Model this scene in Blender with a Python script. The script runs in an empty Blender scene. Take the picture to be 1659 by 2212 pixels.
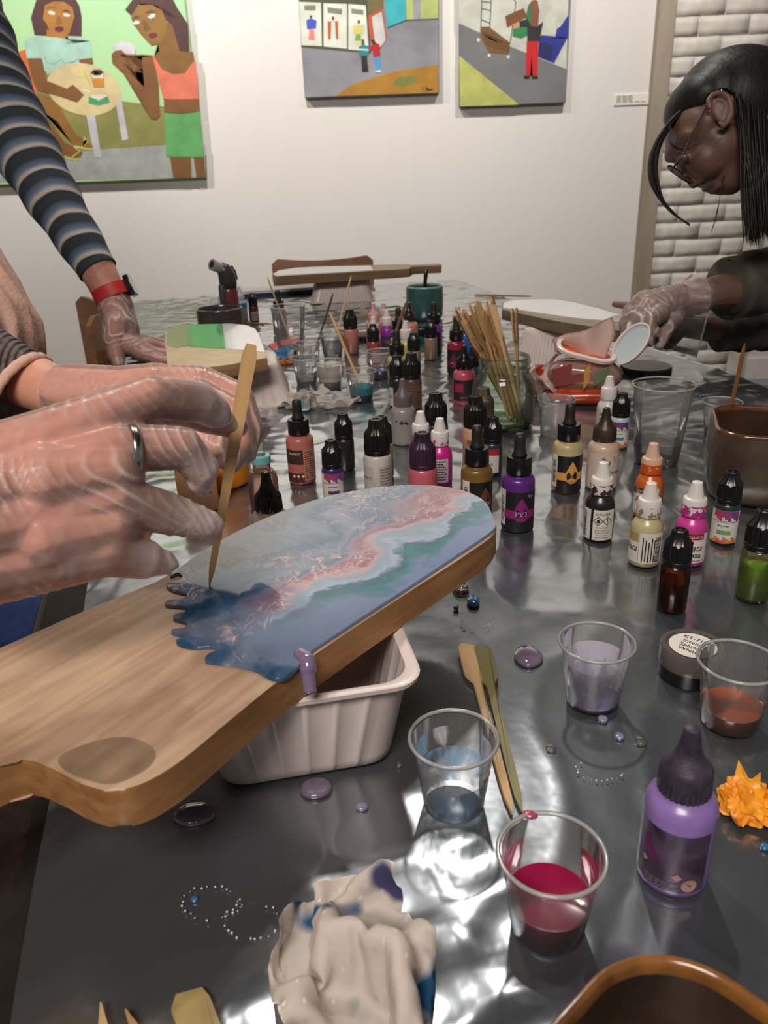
import bpy, bmesh, math, random
from math import sin, cos, pi, atan2, sqrt, radians
from mathutils import Vector, Matrix, noise
random.seed(7)
SC = bpy.context.scene
COL = SC.collection

# ------------------------------------------------------------------ camera
W, H = 1659, 2212
FPX = 1700.0
PITCH = radians(23.4)
ROLL = 0.037
CAMZ = 1.095
CAM = Vector((0, 0, CAMZ))
FW = Vector((0, cos(PITCH), -sin(PITCH)))
R0 = Vector((1, 0, 0))
U0 = Vector((0, sin(PITCH), cos(PITCH)))
RT = (R0 - ROLL * U0).normalized()
UP = (U0 + ROLL * R0).normalized()

def ray(px, py):
    u, v = px - W / 2, py - H / 2
    return FW + RT * (u / FPX) - UP * (v / FPX)
def onz(px, py, z):
    d = ray(px, py); t = (z - CAMZ) / d.z
    return CAM + d * t
def ony(px, py, y):
    d = ray(px, py); return CAM + d * (y / d.y)
def at(px, py, dc):
    return CAM + ray(px, py) * dc

cd = bpy.data.cameras.new('camera')
cam = bpy.data.objects.new('camera', cd); COL.objects.link(cam)
cd.sensor_fit = 'VERTICAL'; cd.sensor_height = 36; cd.lens = FPX / H * 36
cd.clip_start = 0.02
m3 = Matrix((RT, UP, -FW)).transposed()
cam.matrix_world = Matrix.Translation(CAM) @ m3.to_4x4()
cd.dof.use_dof = True; cd.dof.focus_distance = 0.66; cd.dof.aperture_fstop = 15
SC.camera = cam

# ------------------------------------------------------------------ light
SC.view_settings.view_transform = 'Standard'
SC.view_settings.look = 'None'
SC.view_settings.gamma = 1.0
SC.view_settings.use_curve_mapping = False
SC.view_settings.exposure = -0.9
wd = bpy.data.worlds.new('world'); SC.world = wd; wd.use_nodes = True
wd.node_tree.nodes['Background'].inputs[0].default_value = (0.92, 0.90, 0.90, 1)
wd.node_tree.nodes['Background'].inputs[1].default_value = 0.23
SC.cycles.max_bounces = 8; SC.cycles.transparent_max_bounces = 24
SC.cycles.caustics_reflective = False; SC.cycles.caustics_refractive = False
SC.cycles.use_denoising = True
SC.cycles.sample_clamp_indirect = 4.0

def spot(name, loc, tgt, power, angle, blend=0.6, radius=0.05, col=(1, 0.945, 0.87)):
    l = bpy.data.lights.new(name, 'SPOT'); l.energy = power; l.spot_size = radians(angle)
    l.spot_blend = blend; l.shadow_soft_size = radius; l.color = col
    o = bpy.data.objects.new(name, l); COL.objects.link(o)
    o.location = loc
    o.rotation_euler = (Vector(tgt) - Vector(loc)).to_track_quat('-Z', 'Y').to_euler()
    return o
YW = 3.9
# gallery track spots, aimed at the pictures on the back wall
spot('track_spot', (-0.48, 2.55, 2.95), (-0.48, YW, 1.9), 290, 96, 1.0, 0.04)
spot('track_spot', (1.02, 2.55, 2.95), (1.10, YW, 1.75), 250, 84, 1.0, 0.04)
spot('track_spot', (-1.75, 2.45, 2.95), (-1.3, YW, 1.2), 270, 100, 1.0, 0.04)
# track spots over the far half of the table, shining back towards the camera
spot('track_spot', (-0.5, 1.75, 2.95), (-0.05, 0.55, 0.75), 105, 74, 0.8, 0.09)
spot('track_spot', (0.25, 2.25, 2.95), (0.30, 1.25, 0.75), 110, 74, 0.8, 0.05)
# soft panel light of the room behind the camera
la = bpy.data.lights.new('room_panel', 'AREA'); la.shape = 'RECTANGLE'; la.size = 1.2; la.size_y = 0.6; la.energy = 120; la.color = (1, 0.93, 0.86)
lo = bpy.data.objects.new('room_panel', la); COL.objects.link(lo); lo.location = (-0.5, -1.35, 2.85); lo.rotation_euler = (radians(32), 0, 0)

# ------------------------------------------------------------------ materials
def lin(c):
    f = lambda x: x / 12.92 if x <= 0.04045 else ((x + 0.055) / 1.055) ** 2.4
    return tuple(f(x / 255) for x in c[:3]) + (1,)
MATS = {}
def nmat(name):
    m = bpy.data.materials.new(name); m.use_nodes = True
    nt = m.node_tree
    return m, nt, nt.nodes['Principled BSDF']
def N(nt, typ, **kw):
    n = nt.nodes.new(typ)
    for k, v in kw.items():
        if k.startswith('i_'):
            n.inputs[k[2:].replace('_', ' ')].default_value = v
        else: setattr(n, k, v)
    return n
def L(nt, a, b): nt.links.new(a, b)
def bump(nt, bs, scale, strength, dist=0.002, detail=4, coord='Object', stretch=None):
    tc = N(nt, 'ShaderNodeTexCoord'); nz = N(nt, 'ShaderNodeTexNoise')
    nz.inputs['Scale'].default_value = scale; nz.inputs['Detail'].default_value = detail
    src = tc.outputs[coord]
    if stretch:
        mp = N(nt, 'ShaderNodeMapping'); mp.inputs['Scale'].default_value = stretch
        L(nt, src, mp.inputs[0]); src = mp.outputs[0]
    L(nt, src, nz.inputs['Vector'])
    b = N(nt, 'ShaderNodeBump'); b.inputs['Strength'].default_value = strength; b.inputs['Distance'].default_value = dist
    L(nt, nz.outputs['Fac'], b.inputs['Height']); L(nt, b.outputs[0], bs.inputs['Normal'])
    return nz
def M(name, col, rough=0.5, metal=0.0, coat=0.0, spec=0.5, bmp=None, var=None, sss=0, stretch=None, lincol=False):
    """plain principled, optional noise bump (scale,strength) and colour variation (col2, scale)"""
    if name in MATS: return MATS[name]
    m, nt, b = nmat(name)
    c = col if lincol else lin(col)
    b.inputs['Base Color'].default_value = c
    b.inputs['Roughness'].default_value = rough; b.inputs['Metallic'].default_value = metal
    b.inputs['Coat Weight'].default_value = coat; b.inputs['Specular IOR Level'].default_value = spec
    if sss:
        b.inputs['Subsurface Weight'].default_value = sss
        b.inputs['Subsurface Radius'].default_value = (0.012, 0.005, 0.003)
        b.inputs['Subsurface Scale'].default_value = 0.5
    if bmp: bump(nt, b, bmp[0], bmp[1], stretch=stretch)
    if var:
        tc = N(nt, 'ShaderNodeTexCoord'); nz = N(nt, 'ShaderNodeTexNoise')
        nz.inputs['Scale'].default_value = var[1]; nz.inputs['Detail'].default_value = 5
        src = tc.outputs['Object']
        if stretch:
            mp = N(nt, 'ShaderNodeMapping'); mp.inputs['Scale'].default_value = stretch
            L(nt, src, mp.inputs[0]); src = mp.outputs[0]
        L(nt, src, nz.inputs['Vector'])
        cr = N(nt, 'ShaderNodeValToRGB')
        cr.color_ramp.elements[0].position = 0.35; cr.color_ramp.elements[1].position = 0.65
        cr.color_ramp.elements[0].color = c; cr.color_ramp.elements[1].color = lin(var[0])
        L(nt, nz.outputs['Fac'], cr.inputs[0]); L(nt, cr.outputs[0], b.inputs['Base Color'])
    MATS[name] = m
    return m
def CLEAR(name, tint=(255, 255, 255), haze=0.06, hazecol=(225, 222, 220), gl=0.9, rough=0.06):
    """thin clear plastic / glass: see-through, mirror sheen at grazing angles, a little milky haze"""
    if name in MATS: return MATS[name]
    m = bpy.data.materials.new(name); m.use_nodes = True; nt = m.node_tree; nt.nodes.clear()
    out = N(nt, 'ShaderNodeOutputMaterial')
    tr = N(nt, 'ShaderNodeBsdfTransparent'); tr.inputs[0].default_value = lin(tint)
    df = N(nt, 'ShaderNodeBsdfDiffuse'); df.inputs[0].default_value = lin(hazecol)
    tl = N(nt, 'ShaderNodeBsdfTranslucent'); tl.inputs[0].default_value = lin(hazecol)
    gs = N(nt, 'ShaderNodeBsdfGlossy'); gs.inputs['Roughness'].default_value = rough
    ad = N(nt, 'ShaderNodeMixShader'); ad.inputs[0].default_value = 0.5
    L(nt, df.outputs[0], ad.inputs[1]); L(nt, tl.outputs[0], ad.inputs[2])
    m1 = N(nt, 'ShaderNodeMixShader'); m1.inputs[0].default_value = haze
    L(nt, tr.outputs[0], m1.inputs[1]); L(nt, ad.outputs[0], m1.inputs[2])
    lw = N(nt, 'ShaderNodeFresnel'); lw.inputs[0].default_value = 1.42
    ml = N(nt, 'ShaderNodeMath', operation='MULTIPLY'); ml.inputs[1].default_value = gl
    L(nt, lw.outputs[0], ml.inputs[0])
    m2 = N(nt, 'ShaderNodeMixShader')
    L(nt, ml.outputs[0], m2.inputs[0]); L(nt, m1.outputs[0], m2.inputs[1]); L(nt, gs.outputs[0], m2.inputs[2])
    L(nt, m2.outputs[0], out.inputs[0])
    MATS[name] = m
    return m

# ------------------------------------------------------------------ mesh helpers
def tag(o, label=None, cat=None, group=None, kind=None):
    if label: o['label'] = label
    if cat: o['category'] = cat
    if group: o['group'] = group
    if kind: o['kind'] = kind
    return o
def empty(name, loc=(0, 0, 0), rz=0.0, label=None, cat=None, group=None):
    o = bpy.data.objects.new(name, None); COL.objects.link(o)
    o.location = loc; o.rotation_euler = (0, 0, rz); o.empty_display_size = 0.02
    return tag(o, label, cat, group)
def obj(name, bm, mat=None, parent=None, smooth=True, auto=None, rec=False):
    """link a bmesh (or mesh) as one object; coordinates are local to the parent"""
    if isinstance(bm, bmesh.types.BMesh):
        if rec: bmesh.ops.recalc_face_normals(bm, faces=bm.faces)
        me = bpy.data.meshes.new(name); bm.to_mesh(me); bm.free()
    else: me = bm
    mats = mat if isinstance(mat, (list, tuple)) else [mat]
    for mm in mats:
        if mm: me.materials.append(mm)
    if smooth:
        for p in me.polygons: p.use_smooth = True
        if auto:
            me.set_sharp_from_angle(angle=radians(auto))
    o = bpy.data.objects.new(name, me); COL.objects.link(o)
    if parent: o.parent = parent
    return o
def local(bm, root):
    """move world-space geometry into the frame of an unrotated root"""
    bmesh.ops.translate(bm, verts=bm.verts, vec=-Vector(root.location))
    return bm
def lathe(bm, prof, segs=32, cap0=True, cap1=True, cx=0, cy=0, mat=0, warp=None):
    rings = []
    for (r, z) in prof:
        ring = []
        for k in range(segs):
            a = 2 * pi * k / segs
            rr = r if warp is None else r * warp(a, z)
            ring.append(bm.verts.new((cx + rr * cos(a), cy + rr * sin(a), z)))
        rings.append(ring)
    for i in range(len(rings) - 1):
        for k in range(segs):
            f = bm.faces.new((rings[i][k], rings[i][(k + 1) % segs], rings[i + 1][(k + 1) % segs], rings[i + 1][k]))
            f.material_index = mat
    if cap0: bm.faces.new(list(reversed(rings[0]))).material_index = mat
    if cap1: bm.faces.new(rings[-1]).material_index = mat
    return rings
def LATHE(prof, **k):
    bm = bmesh.new(); lathe(bm, prof, **k); return bm
def box(bm, x0, x1, y0, y1, z0, z1, mat=0, mtx=None):
    vs = [Vector((x, y, z)) for z in (z0, z1) for y in (y0, y1) for x in (x0, x1)]
    if mtx: vs = [mtx @ v for v in vs]
    v = [bm.verts.new(p) for p in vs]
    for f in ((0, 2, 3, 1), (4, 5, 7, 6), (0, 1, 5, 4), (2, 6, 7, 3), (0, 4, 6, 2), (1, 3, 7, 5)):
        bm.faces.new([v[i] for i in f]).material_index = mat
    return v
def bevel(bm, w, segs=2):
    bmesh.ops.bevel(bm, geom=list(bm.edges), offset=w, segments=segs, profile=0.5, affect='EDGES')
def prism(bm, pts, z0, z1, mat=0, matside=None):
    """extrude an outline of (x,y) upward; n-gon caps"""
    if sum(pts[i][0] * pts[(i + 1) % len(pts)][1] - pts[(i + 1) % len(pts)][0] * pts[i][1] for i in range(len(pts))) < 0:
        pts = list(reversed(pts))
    a = [bm.verts.new((p[0], p[1], z0)) for p in pts]; b = [bm.verts.new((p[0], p[1], z1)) for p in pts]
    n = len(pts)
    bm.faces.new(list(reversed(a))).material_index = mat
    top = bm.faces.new(b); top.material_index = mat
    for i in range(n):
        bm.faces.new((a[i], a[(i + 1) % n], b[(i + 1) % n], b[i])).material_index = mat if matside is None else matside
    return top
def smooth_closed(pts, n=6):
    """closed Catmull-Rom through 2-D or 3-D points"""
    P = [Vector(p) for p in pts]; out = []; k = len(P)
    for i in range(k):
        p0, p1, p2, p3 = P[i - 1], P[i], P[(i + 1) % k], P[(i + 2) % k]
        for j in range(n):
            t = j / n
            out.append(0.5 * ((2 * p1) + (p2 - p0) * t + (2 * p0 - 5 * p1 + 4 * p2 - p3) * t * t + (3 * p1 - p0 - 3 * p2 + p3) * t ** 3))
    return out
def smooth_open(pts, n=6):
    P = [Vector(p) for p in pts]; Q = [2 * P[0] - P[1]] + P + [2 * P[-1] - P[-2]]; out = []
    for i in range(1, len(Q) - 2):
        p0, p1, p2, p3 = Q[i - 1], Q[i], Q[i + 1], Q[i + 2]
        for j in range(n):
            t = j / n
            out.append(0.5 * ((2 * p1) + (p2 - p0) * t + (2 * p0 - 5 * p1 + 4 * p2 - p3) * t * t + (3 * p1 - p0 - 3 * p2 + p3) * t ** 3))
    out.append(P[-1]); return out
def tube(bm, pts, rads, segs=10, caps=True, flat=None, mat=0):
    """tube through 3-D points, radius per point; flat=(sx,sy) squashes the section"""
    pts = [Vector(p) for p in pts]
    if not isinstance(rads, (list, tuple)): rads = [rads] * len(pts)
    d0 = (pts[1] - pts[0]).normalized()
    ref = Vector((0, 0, 1)) if abs(d0.z) < 0.9 else Vector((1, 0, 0))
    nrm = (ref - d0 * ref.dot(d0)).normalized(); rings = []
    for i, p in enumerate(pts):
        d = (pts[min(i + 1, len(pts) - 1)] - pts[max(i - 1, 0)]).normalized()
        nrm = (nrm - d * nrm.dot(d)).normalized(); bn = d.cross(nrm)
        sx, sy = flat or (1, 1)
        rings.append([bm.verts.new(p + (nrm * cos(2 * pi * k / segs) * sx + bn * sin(2 * pi * k / segs) * sy) * rads[i]) for k in range(segs)])
    for i in range(len(rings) - 1):
        for k in range(segs):
            bm.faces.new((rings[i][k], rings[i][(k + 1) % segs], rings[i + 1][(k + 1) % segs], rings[i + 1][k])).material_index = mat
    if caps:
        bm.faces.new(list(reversed(rings[0]))).material_index = mat; bm.faces.new(rings[-1]).material_index = mat
    return rings
def rrect(w, d, r, n=6, rib=None):
    """rounded rectangle outline, counter-clockwise, centred"""
    pts = []
    for (cx, cy, a0) in ((w / 2 - r, d / 2 - r, 0), (-w / 2 + r, d / 2 - r, pi / 2), (-w / 2 + r, -d / 2 + r, pi), (w / 2 - r, -d / 2 + r, 1.5 * pi)):
        for k in range(n + 1):
            a = a0 + pi / 2 * k / n
            pts.append((cx + r * cos(a), cy + r * sin(a)))
    return pts
def loft(bm, rings, cap0=True, cap1=True, mat=0):
    R = [[bm.verts.new(p) for p in ring] for ring in rings]; n = len(R[0])
    for i in range(len(R) - 1):
        for k in range(n):
            bm.faces.new((R[i][k], R[i][(k + 1) % n], R[i + 1][(k + 1) % n], R[i + 1][k])).material_index = mat
    if cap0: bm.faces.new(list(reversed(R[0]))).material_index = mat
    if cap1: bm.faces.new(R[-1]).material_index = mat
    return R
_TXT = {}
def text_geo(body, size):
    key = (body,)
    if key not in _TXT:
        cu = bpy.data.curves.new('t', 'FONT'); cu.body = body; cu.align_x = 'CENTER'; cu.align_y = 'CENTER'; cu.resolution_u = 3
        o = bpy.data.objects.new('t', cu); COL.objects.link(o)
        me = o.to_mesh()
        _TXT[key] = ([tuple(v.co) for v in me.vertices], [tuple(p.vertices) for p in me.polygons])
        o.to_mesh_clear(); bpy.data.objects.remove(o); bpy.data.curves.remove(cu)
    vs, fs = _TXT[key]
    return [(x * size, y * size) for x, y, z in vs], fs
def put_text(bm, body, size, fn, sx=1.0, mat=0):
    """fn maps flat (s,t) to 3-D"""
    vs, fs = text_geo(body, size)
    v = [bm.verts.new(fn(x * sx, y)) for x, y in vs]
    for f in fs:
        try: bm.faces.new([v[i] for i in f]).material_index = mat
        except ValueError: pass
def wrap(r, s0, z0, off=0.0):
    return lambda s, t: Vector(((r + off) * sin((s + s0) / r), -(r + off) * cos((s + s0) / r), z0 + t))
def patch(bm, fn, s0, s1, t0, t1, ns=8, mat=0):
    a = [bm.verts.new(fn(s0 + (s1 - s0) * k / ns, t0)) for k in range(ns + 1)]
    b = [bm.verts.new(fn(s0 + (s1 - s0) * k / ns, t1)) for k in range(ns + 1)]
    for k in range(ns): bm.faces.new((a[k], a[k + 1], b[k + 1], b[k])).material_index = mat
def poly2(bm, pts, fn, mat=0):
    v = [bm.verts.new(fn(*p)) for p in pts]
    f = bm.faces.new(v); f.material_index = mat
    return f
# ------------------------------------------------------------------ the room
WALL = M('wall_paint', (226, 222, 218), 0.75, bmp=(60, 0.12))
WALLB = M('brick_paint', (228, 224, 216), 0.6, bmp=(45, 0.5), var=((206, 200, 190), 14))
FLOORM = M('floor_boards', (96, 84, 74), 0.45, bmp=(12, 0.2), var=((74, 62, 52), 6), stretch=(1, 8, 1))
CEILM = M('ceiling_paint', (84, 83, 84), 0.85, bmp=(30, 0.1))
def struct(name, bm, mat, **k): return tag(obj(name, bm, mat, smooth=False, **k), kind='structure')
bm = bmesh.new(); box(bm, -3.6, 3.2, -1.6, YW + 0.1, -0.1, 0); struct('floor', bm, FLOORM)
bm = bmesh.new(); box(bm, -3.6, 3.2, -1.6, YW + 0.1, 3.1, 3.2); struct('ceiling', bm, CEILM)
XP = ony(1400, 400, YW).x
bm = bmesh.new(); box(bm, -3.6, XP, YW, YW + 0.1, 0, 3.1); struct('wall_back', bm, WALL)
bm = bmesh.new(); box(bm, -3.7, -3.6, -1.6, YW + 0.1, 0, 3.1); struct('wall_left', bm, WALL)
bm = bmesh.new(); box(bm, 3.2, 3.3, -1.6, YW + 0.6, 0, 3.1); struct('wall_right', bm, WALL)
# post between plaster wall and brick pier (leans a touch in the picture)
a0 = ony(1419, 0, YW - 0.05); a1 = ony(1381, 640, YW - 0.05)
xpost = (a0.x + a1.x) / 2
bm = bmesh.new(); box(bm, xpost - 0.005, xpost + 0.068, YW - 0.05, YW + 0.1, 0, 3.1); bevel(bm, 0.004, 1)
struct('trim_1', bm, M('post_wood', (176, 164, 148), 0.6, bmp=(9, 0.5), var=((150, 136, 118), 7), stretch=(1, 1, 0.15)))
# brick pier: a core with a brick skin, each brick proud of the mortar
bx0, bx1 = xpost + 0.068, xpost + 0.068 + 0.50
bm = bmesh.new(); box(bm, bx0, bx1, YW - 0.02, YW + 0.25, 0, 3.1)
pier = struct('wall_brick_pier', bm, WALLB)
def brick_mesh(w, h, d, seed):
    bm = bmesh.new(); box(bm, 0, w, -d, 0.006, 0, h)
    bmesh.ops.subdivide_edges(bm, edges=bm.edges, cuts=2, use_grid_fill=True)
    rnd = random.Random(seed)
    for v in bm.verts:
        n = noise.noise_vector(v.co * 30 + Vector((seed * 7.3, 0, 0)))
        v.co += Vector((n.x * 0.003, n.y * 0.007, n.z * 0.003))
        if v.co.y < -d * 0.5 and (v.co.x < 0.004 or v.co.x > w - 0.004 or v.co.z < 0.004 or v.co.z > h - 0.004): v.co.y += d * 0.40
    me = bpy.data.meshes.new('brick'); bm.to_mesh(me); bm.free(); me.materials.append(WALLB)
    for p in me.polygons: p.use_smooth = True
    return me
BM_full = [brick_mesh(0.2125, 0.0715, 0.008, s) for s in range(5)]
BM_half = [brick_mesh(0.1045, 0.0715, 0.008, 20 + s) for s in range(3)]
rb = random.Random(3)
for r in range(int(2.3 / 0.075)):
    z = r * 0.075 + 0.005; x = bx0 + 0.003 - (0.108 if r % 2 else 0)
    while x < bx1 - 0.05:
        half = x < bx0 or x + 0.206 > bx1
        if x < bx0: x += 0.108
        me = rb.choice(BM_half if half else BM_full)
        if x + 0.098 <= bx1 + 0.004:
            o = bpy.data.objects.new('brick', me); COL.objects.link(o); o.parent = pier
            o.location = (x, YW - 0.02, z)
        x += 0.108 if half else 0.216
# plain plaster wall set back to the right of the pier, with its skirting
YR = YW + 0.25
bm = bmesh.new(); box(bm, bx1 - 0.02, 3.25, YR, YR + 0.1, 0, 3.1); struct('wall_back_recess', bm, M('wall_paint_warm', (222, 212, 208), 0.75, bmp=(60, 0.1)))
bm = bmesh.new(); box(bm, bx1, 3.2, YR - 0.02, YR, 0, 0.12); bevel(bm, 0.004, 1); struct('baseboard_back', bm, M('skirting_paint', (230, 222, 218), 0.4))
bm = bmesh.new(); box(bm, -3.6, xpost - 0.005, YW - 0.016, YW, 0, 0.12); bevel(bm, 0.004, 1); struct('baseboard_left', bm, MATS['skirting_paint'])

# ------------------------------------------------------------------ paintings (flat paint on stretched canvas)
def canvas(name, c0, c1, zt, label, side, group='canvas paintings on the gallery wall', depth=0.035):
    """c0/c1 lower corners on the wall, built as a box canvas"""
    root = empty(name, (c0.x, YW, c0.z), 0, label, 'painting', group)
    bm = bmesh.new(); box(bm, c0.x, c1.x, YW - depth, YW - 0.001, min(c0.z, c1.z), zt); bevel(bm, 0.003, 1)
    obj('canvas', local(bm, root), side, root, smooth=False)
    return root
def paintset(root, S, ox, depth, lay0=0.0):
    cnt = [0]
    def shapes(name, items):
        bm = bmesh.new(); mats = []
        for col, pts in items:
            cnt[0] += 1
            m = M('paint_%d_%d_%d' % col, col, 0.55, bmp=(160, 0.25), var=(tuple(max(0, int(c * 0.9)) for c in col), 16))
            if m not in mats: mats.append(m)
            y = YW - depth - 0.0004 - cnt[0] * 0.00006
            vs = [bm.verts.new(ony(ox + x * S, yy * S, y) - Vector(root.location)) for x, yy in pts]
            f = bm.faces.new(vs); f.material_index = mats.index(m)
        bmesh.ops.triangulate(bm, faces=bm.faces)
        return obj(name, bm, mats, root, smooth=False)
    return shapes
def ell(cx, cy, rx, ry, n=28, rot=0):
    return [(cx + rx * cos(2 * pi * k / n) * cos(rot) - ry * sin(2 * pi * k / n) * sin(rot), cy + rx * cos(2 * pi * k / n) * sin(rot) + ry * sin(2 * pi * k / n) * cos(rot)) for k in range(n)]
def stroke(pts, w):
    out = []; back = []
    for i, p in enumerate(pts):
        a = Vector(pts[max(0, i - 1)]); b = Vector(pts[min(len(pts) - 1, i + 1)]); d = (b - a).normalized()
        n = Vector((-d.y, d.x)) * w / 2
        out.append((p[0] + n.x, p[1] + n.y)); back.append((p[0] - n.x, p[1] - n.y))
    return out + back[::-1]
D = 0.035
# picture 1: two women at a round table
p_r = ony(443, 384, YW - D)
root = canvas('painting', Vector((p_r.x - 1.25, 0, p_r.z)), p_r, p_r.z + 0.86, 'large green canvas of two women at a round table with cards', M('canvas_mint', (164, 206, 160), 0.6, bmp=(150, 0.3), var=((174, 212, 150), 2.2)))
sh = paintset(root, 460 / 1659, 0, D)
BR, BR2 = (128, 84, 42), (146, 102, 44)
HAIR = (78, 44, 44)
sh('painted_ground', [((140, 138, 76), [(-300, 430), (150, 432), (700, 760), (960, 790), (1280, 830), (1300, 1130), (760, 1165), (-300, 1300)]),
    ((164, 168, 164), [(-300, 1300), (760, 1165), (1300, 1130), (1596, 1118), (1606, 1378), (-300, 1428)])])
sh('painted_seated_woman', [((214, 112, 56), [(135, 405), (200, 385), (300, 700), (270, 720)]),
    (HAIR, [(240, 140), (270, 40), (300, -60), (560, -60), (620, 50), (637, 130), (637, 290), (530, 290), (360, 280), (270, 275)]),
    ((166, 112, 46), [(360, 230), (530, 270), (530, 340), (450, 355), (370, 320)]),
    ((172, 116, 44), [(350, 40), (420, 10), (500, 15), (565, 60), (580, 130), (540, 260), (470, 300), (400, 270), (360, 180), (335, 150)]),
    ((225, 220, 214), [(370, 92), (395, 84), (428, 95), (425, 115), (390, 112)]), ((225, 220, 214), [(490, 105), (520, 104), (548, 118), (535, 132), (500, 126)]),
    ((96, 60, 30), stroke([(365, 70), (395, 55), (430, 62)], 6)), ((96, 60, 30), stroke([(485, 85), (520, 80), (550, 95)], 6)),
    ((146, 92, 38), [(440, 120), (470, 120), (485, 185), (455, 195), (435, 180)]),
    ((112, 28, 48), [(425, 215), (450, 206), (465, 212), (490, 208), (498, 240), (460, 252), (430, 240)]),
    ((168, 206, 190), [(190, 320), (230, 285), (320, 280), (360, 320), (450, 355), (530, 340), (530, 280), (640, 285), (705, 320), (720, 450), (610, 465), (620, 490), (500, 505), (400, 560), (370, 580), (320, 450), (210, 455)]),
    ((128, 176, 172), stroke([(345, 440), (370, 490), (420, 500), (465, 470), (480, 455)], 9)), ((128, 176, 172), stroke([(480, 455), (500, 495), (560, 495), (612, 460)], 9)),
    (BR, [(350, 900), (420, 980), (500, 1110), (590, 1150), (645, 1190), (620, 1240), (490, 1215), (400, 1020)]),
    (BR2, [(290, 720), (420, 770), (480, 850), (520, 930), (600, 1060), (670, 1080), (722, 1150), (640, 1160), (560, 1120), (450, 950), (310, 850)]),
    ((190, 200, 112), stroke([(580, 1140), (680, 1160), (725, 1160)], 14)), ((190, 200, 112), stroke([(650, 1065), (685, 1105), (640, 1140)], 9)),
    ((190, 200, 112), stroke([(480, 1212), (560, 1240), (630, 1240)], 14)), ((190, 200, 112), stroke([(575, 1140), (618, 1180), (560, 1225)], 9))])
sh('painted_table', [((196, 194, 200), [(670, 890), (738, 890), (790, 1225), (738, 1225)]), ((196, 194, 200), [(900, 790), (940, 740), (1000, 1085), (952, 1100)]),
    ((214, 196, 146), ell(650, 695, 292, 200, 32, 0.25)),
    ((190, 176, 80), stroke([(610, 608), (700, 585)], 5)), ((190, 176, 80), stroke([(650, 560), (705, 665)], 8)),
    ((226, 216, 190), [(706, 560), (755, 545), (806, 562), (810, 678), (730, 680)]), ((206, 136, 44), [(720, 610), (808, 612), (810, 678), (731, 678)]),
    ((70, 66, 60), stroke([(706, 565), (730, 546), (780, 546), (806, 562), (780, 584), (735, 586), (706, 565)], 5)), ((70, 66, 60), stroke([(708, 570), (732, 680), (812, 680), (806, 566)], 4)),
    ((60, 160, 100), [(692, 752), (720, 760), (770, 785), (825, 755), (840, 752), (856, 800), (770, 824), (688, 806)]), ((224, 218, 200), [(705, 745), (760, 734), (820, 738), (830, 752), (770, 780), (712, 760)])])
sh('painted_arm', [(BR, [(215, 455), (325, 455), (365, 630), (520, 690), (570, 660), (655, 740), (600, 800), (470, 755), (290, 705), (245, 600)]), (BR, [(615, 465), (720, 452), (725, 500), (620, 488)]),
    ((225, 222, 218), stroke([(640, 700), (705, 716)], 12))])
sh('painted_card_player', [(HAIR, [(975, 75), (1030, 0), (1080, -60), (1320, -60), (1380, 60), (1465, 190), (1475, 400), (1400, 395), (1340, 200), (1290, 150), (1260, 60), (1180, 30), (1080, 30), (1020, 120)]),
    ((130, 92, 40), [(1230, 340), (1300, 170), (1340, 190), (1400, 400), (1505, 405), (1515, 470), (1440, 570), (1350, 580), (1260, 540), (1200, 440), (1240, 400)]),
    ((142, 104, 42), [(1020, 130), (1080, 40), (1180, 35), (1260, 80), (1300, 170), (1295, 260), (1240, 340), (1180, 355), (1100, 270), (1040, 190)]),
    ((228, 224, 220), [(1030, 178), (1060, 160), (1090, 165), (1085, 184), (1050, 192)]), ((228, 224, 220), [(1150, 132), (1180, 108), (1210, 108), (1205, 132), (1170, 148)]),
    ((90, 62, 28), stroke([(1025, 150), (1055, 132), (1090, 130)], 6)), ((90, 62, 28), stroke([(1130, 105), (1170, 84), (1215, 92)], 6)),
    ((116, 80, 34), [(1110, 160), (1135, 160), (1180, 225), (1140, 245), (1120, 235)]),
    ((112, 26, 50), [(1155, 268), (1185, 252), (1218, 256), (1228, 282), (1190, 304), (1162, 292)]),
    ((208, 204, 214), [(876, 362), (950, 325), (1010, 330), (1055, 372), (1050, 470), (1030, 492), (980, 420), (900, 400)]),
    (BR, [(1105, 450), (1190, 430), (1235, 650), (1245, 900), (1210, 935), (1170, 920), (1000, 610), (872, 490), (870, 420), (900, 395), (945, 388), (1000, 450), (1040, 560), (1125, 680)]),
    ((222, 118, 92), [(1185, 430), (1200, 440), (1260, 540), (1350, 580), (1440, 570), (1515, 470), (1525, 480), (1548, 770), (1400, 780), (1270, 770), (1230, 600)]),
    (BR, [(1275, 775), (1548, 770), (1556, 865), (1420, 885), (1280, 875)]),
    ((96, 168, 98), [(1280, 880), (1420, 890), (1558, 870), (1590, 1225), (1295, 1220)]),
    (BR, [(1325, 1222), (1485, 1228), (1490, 1382), (1350, 1384)]), (BR, [(1508, 1228), (1588, 1226), (1602, 1378), (1530, 1380)])])
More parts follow.
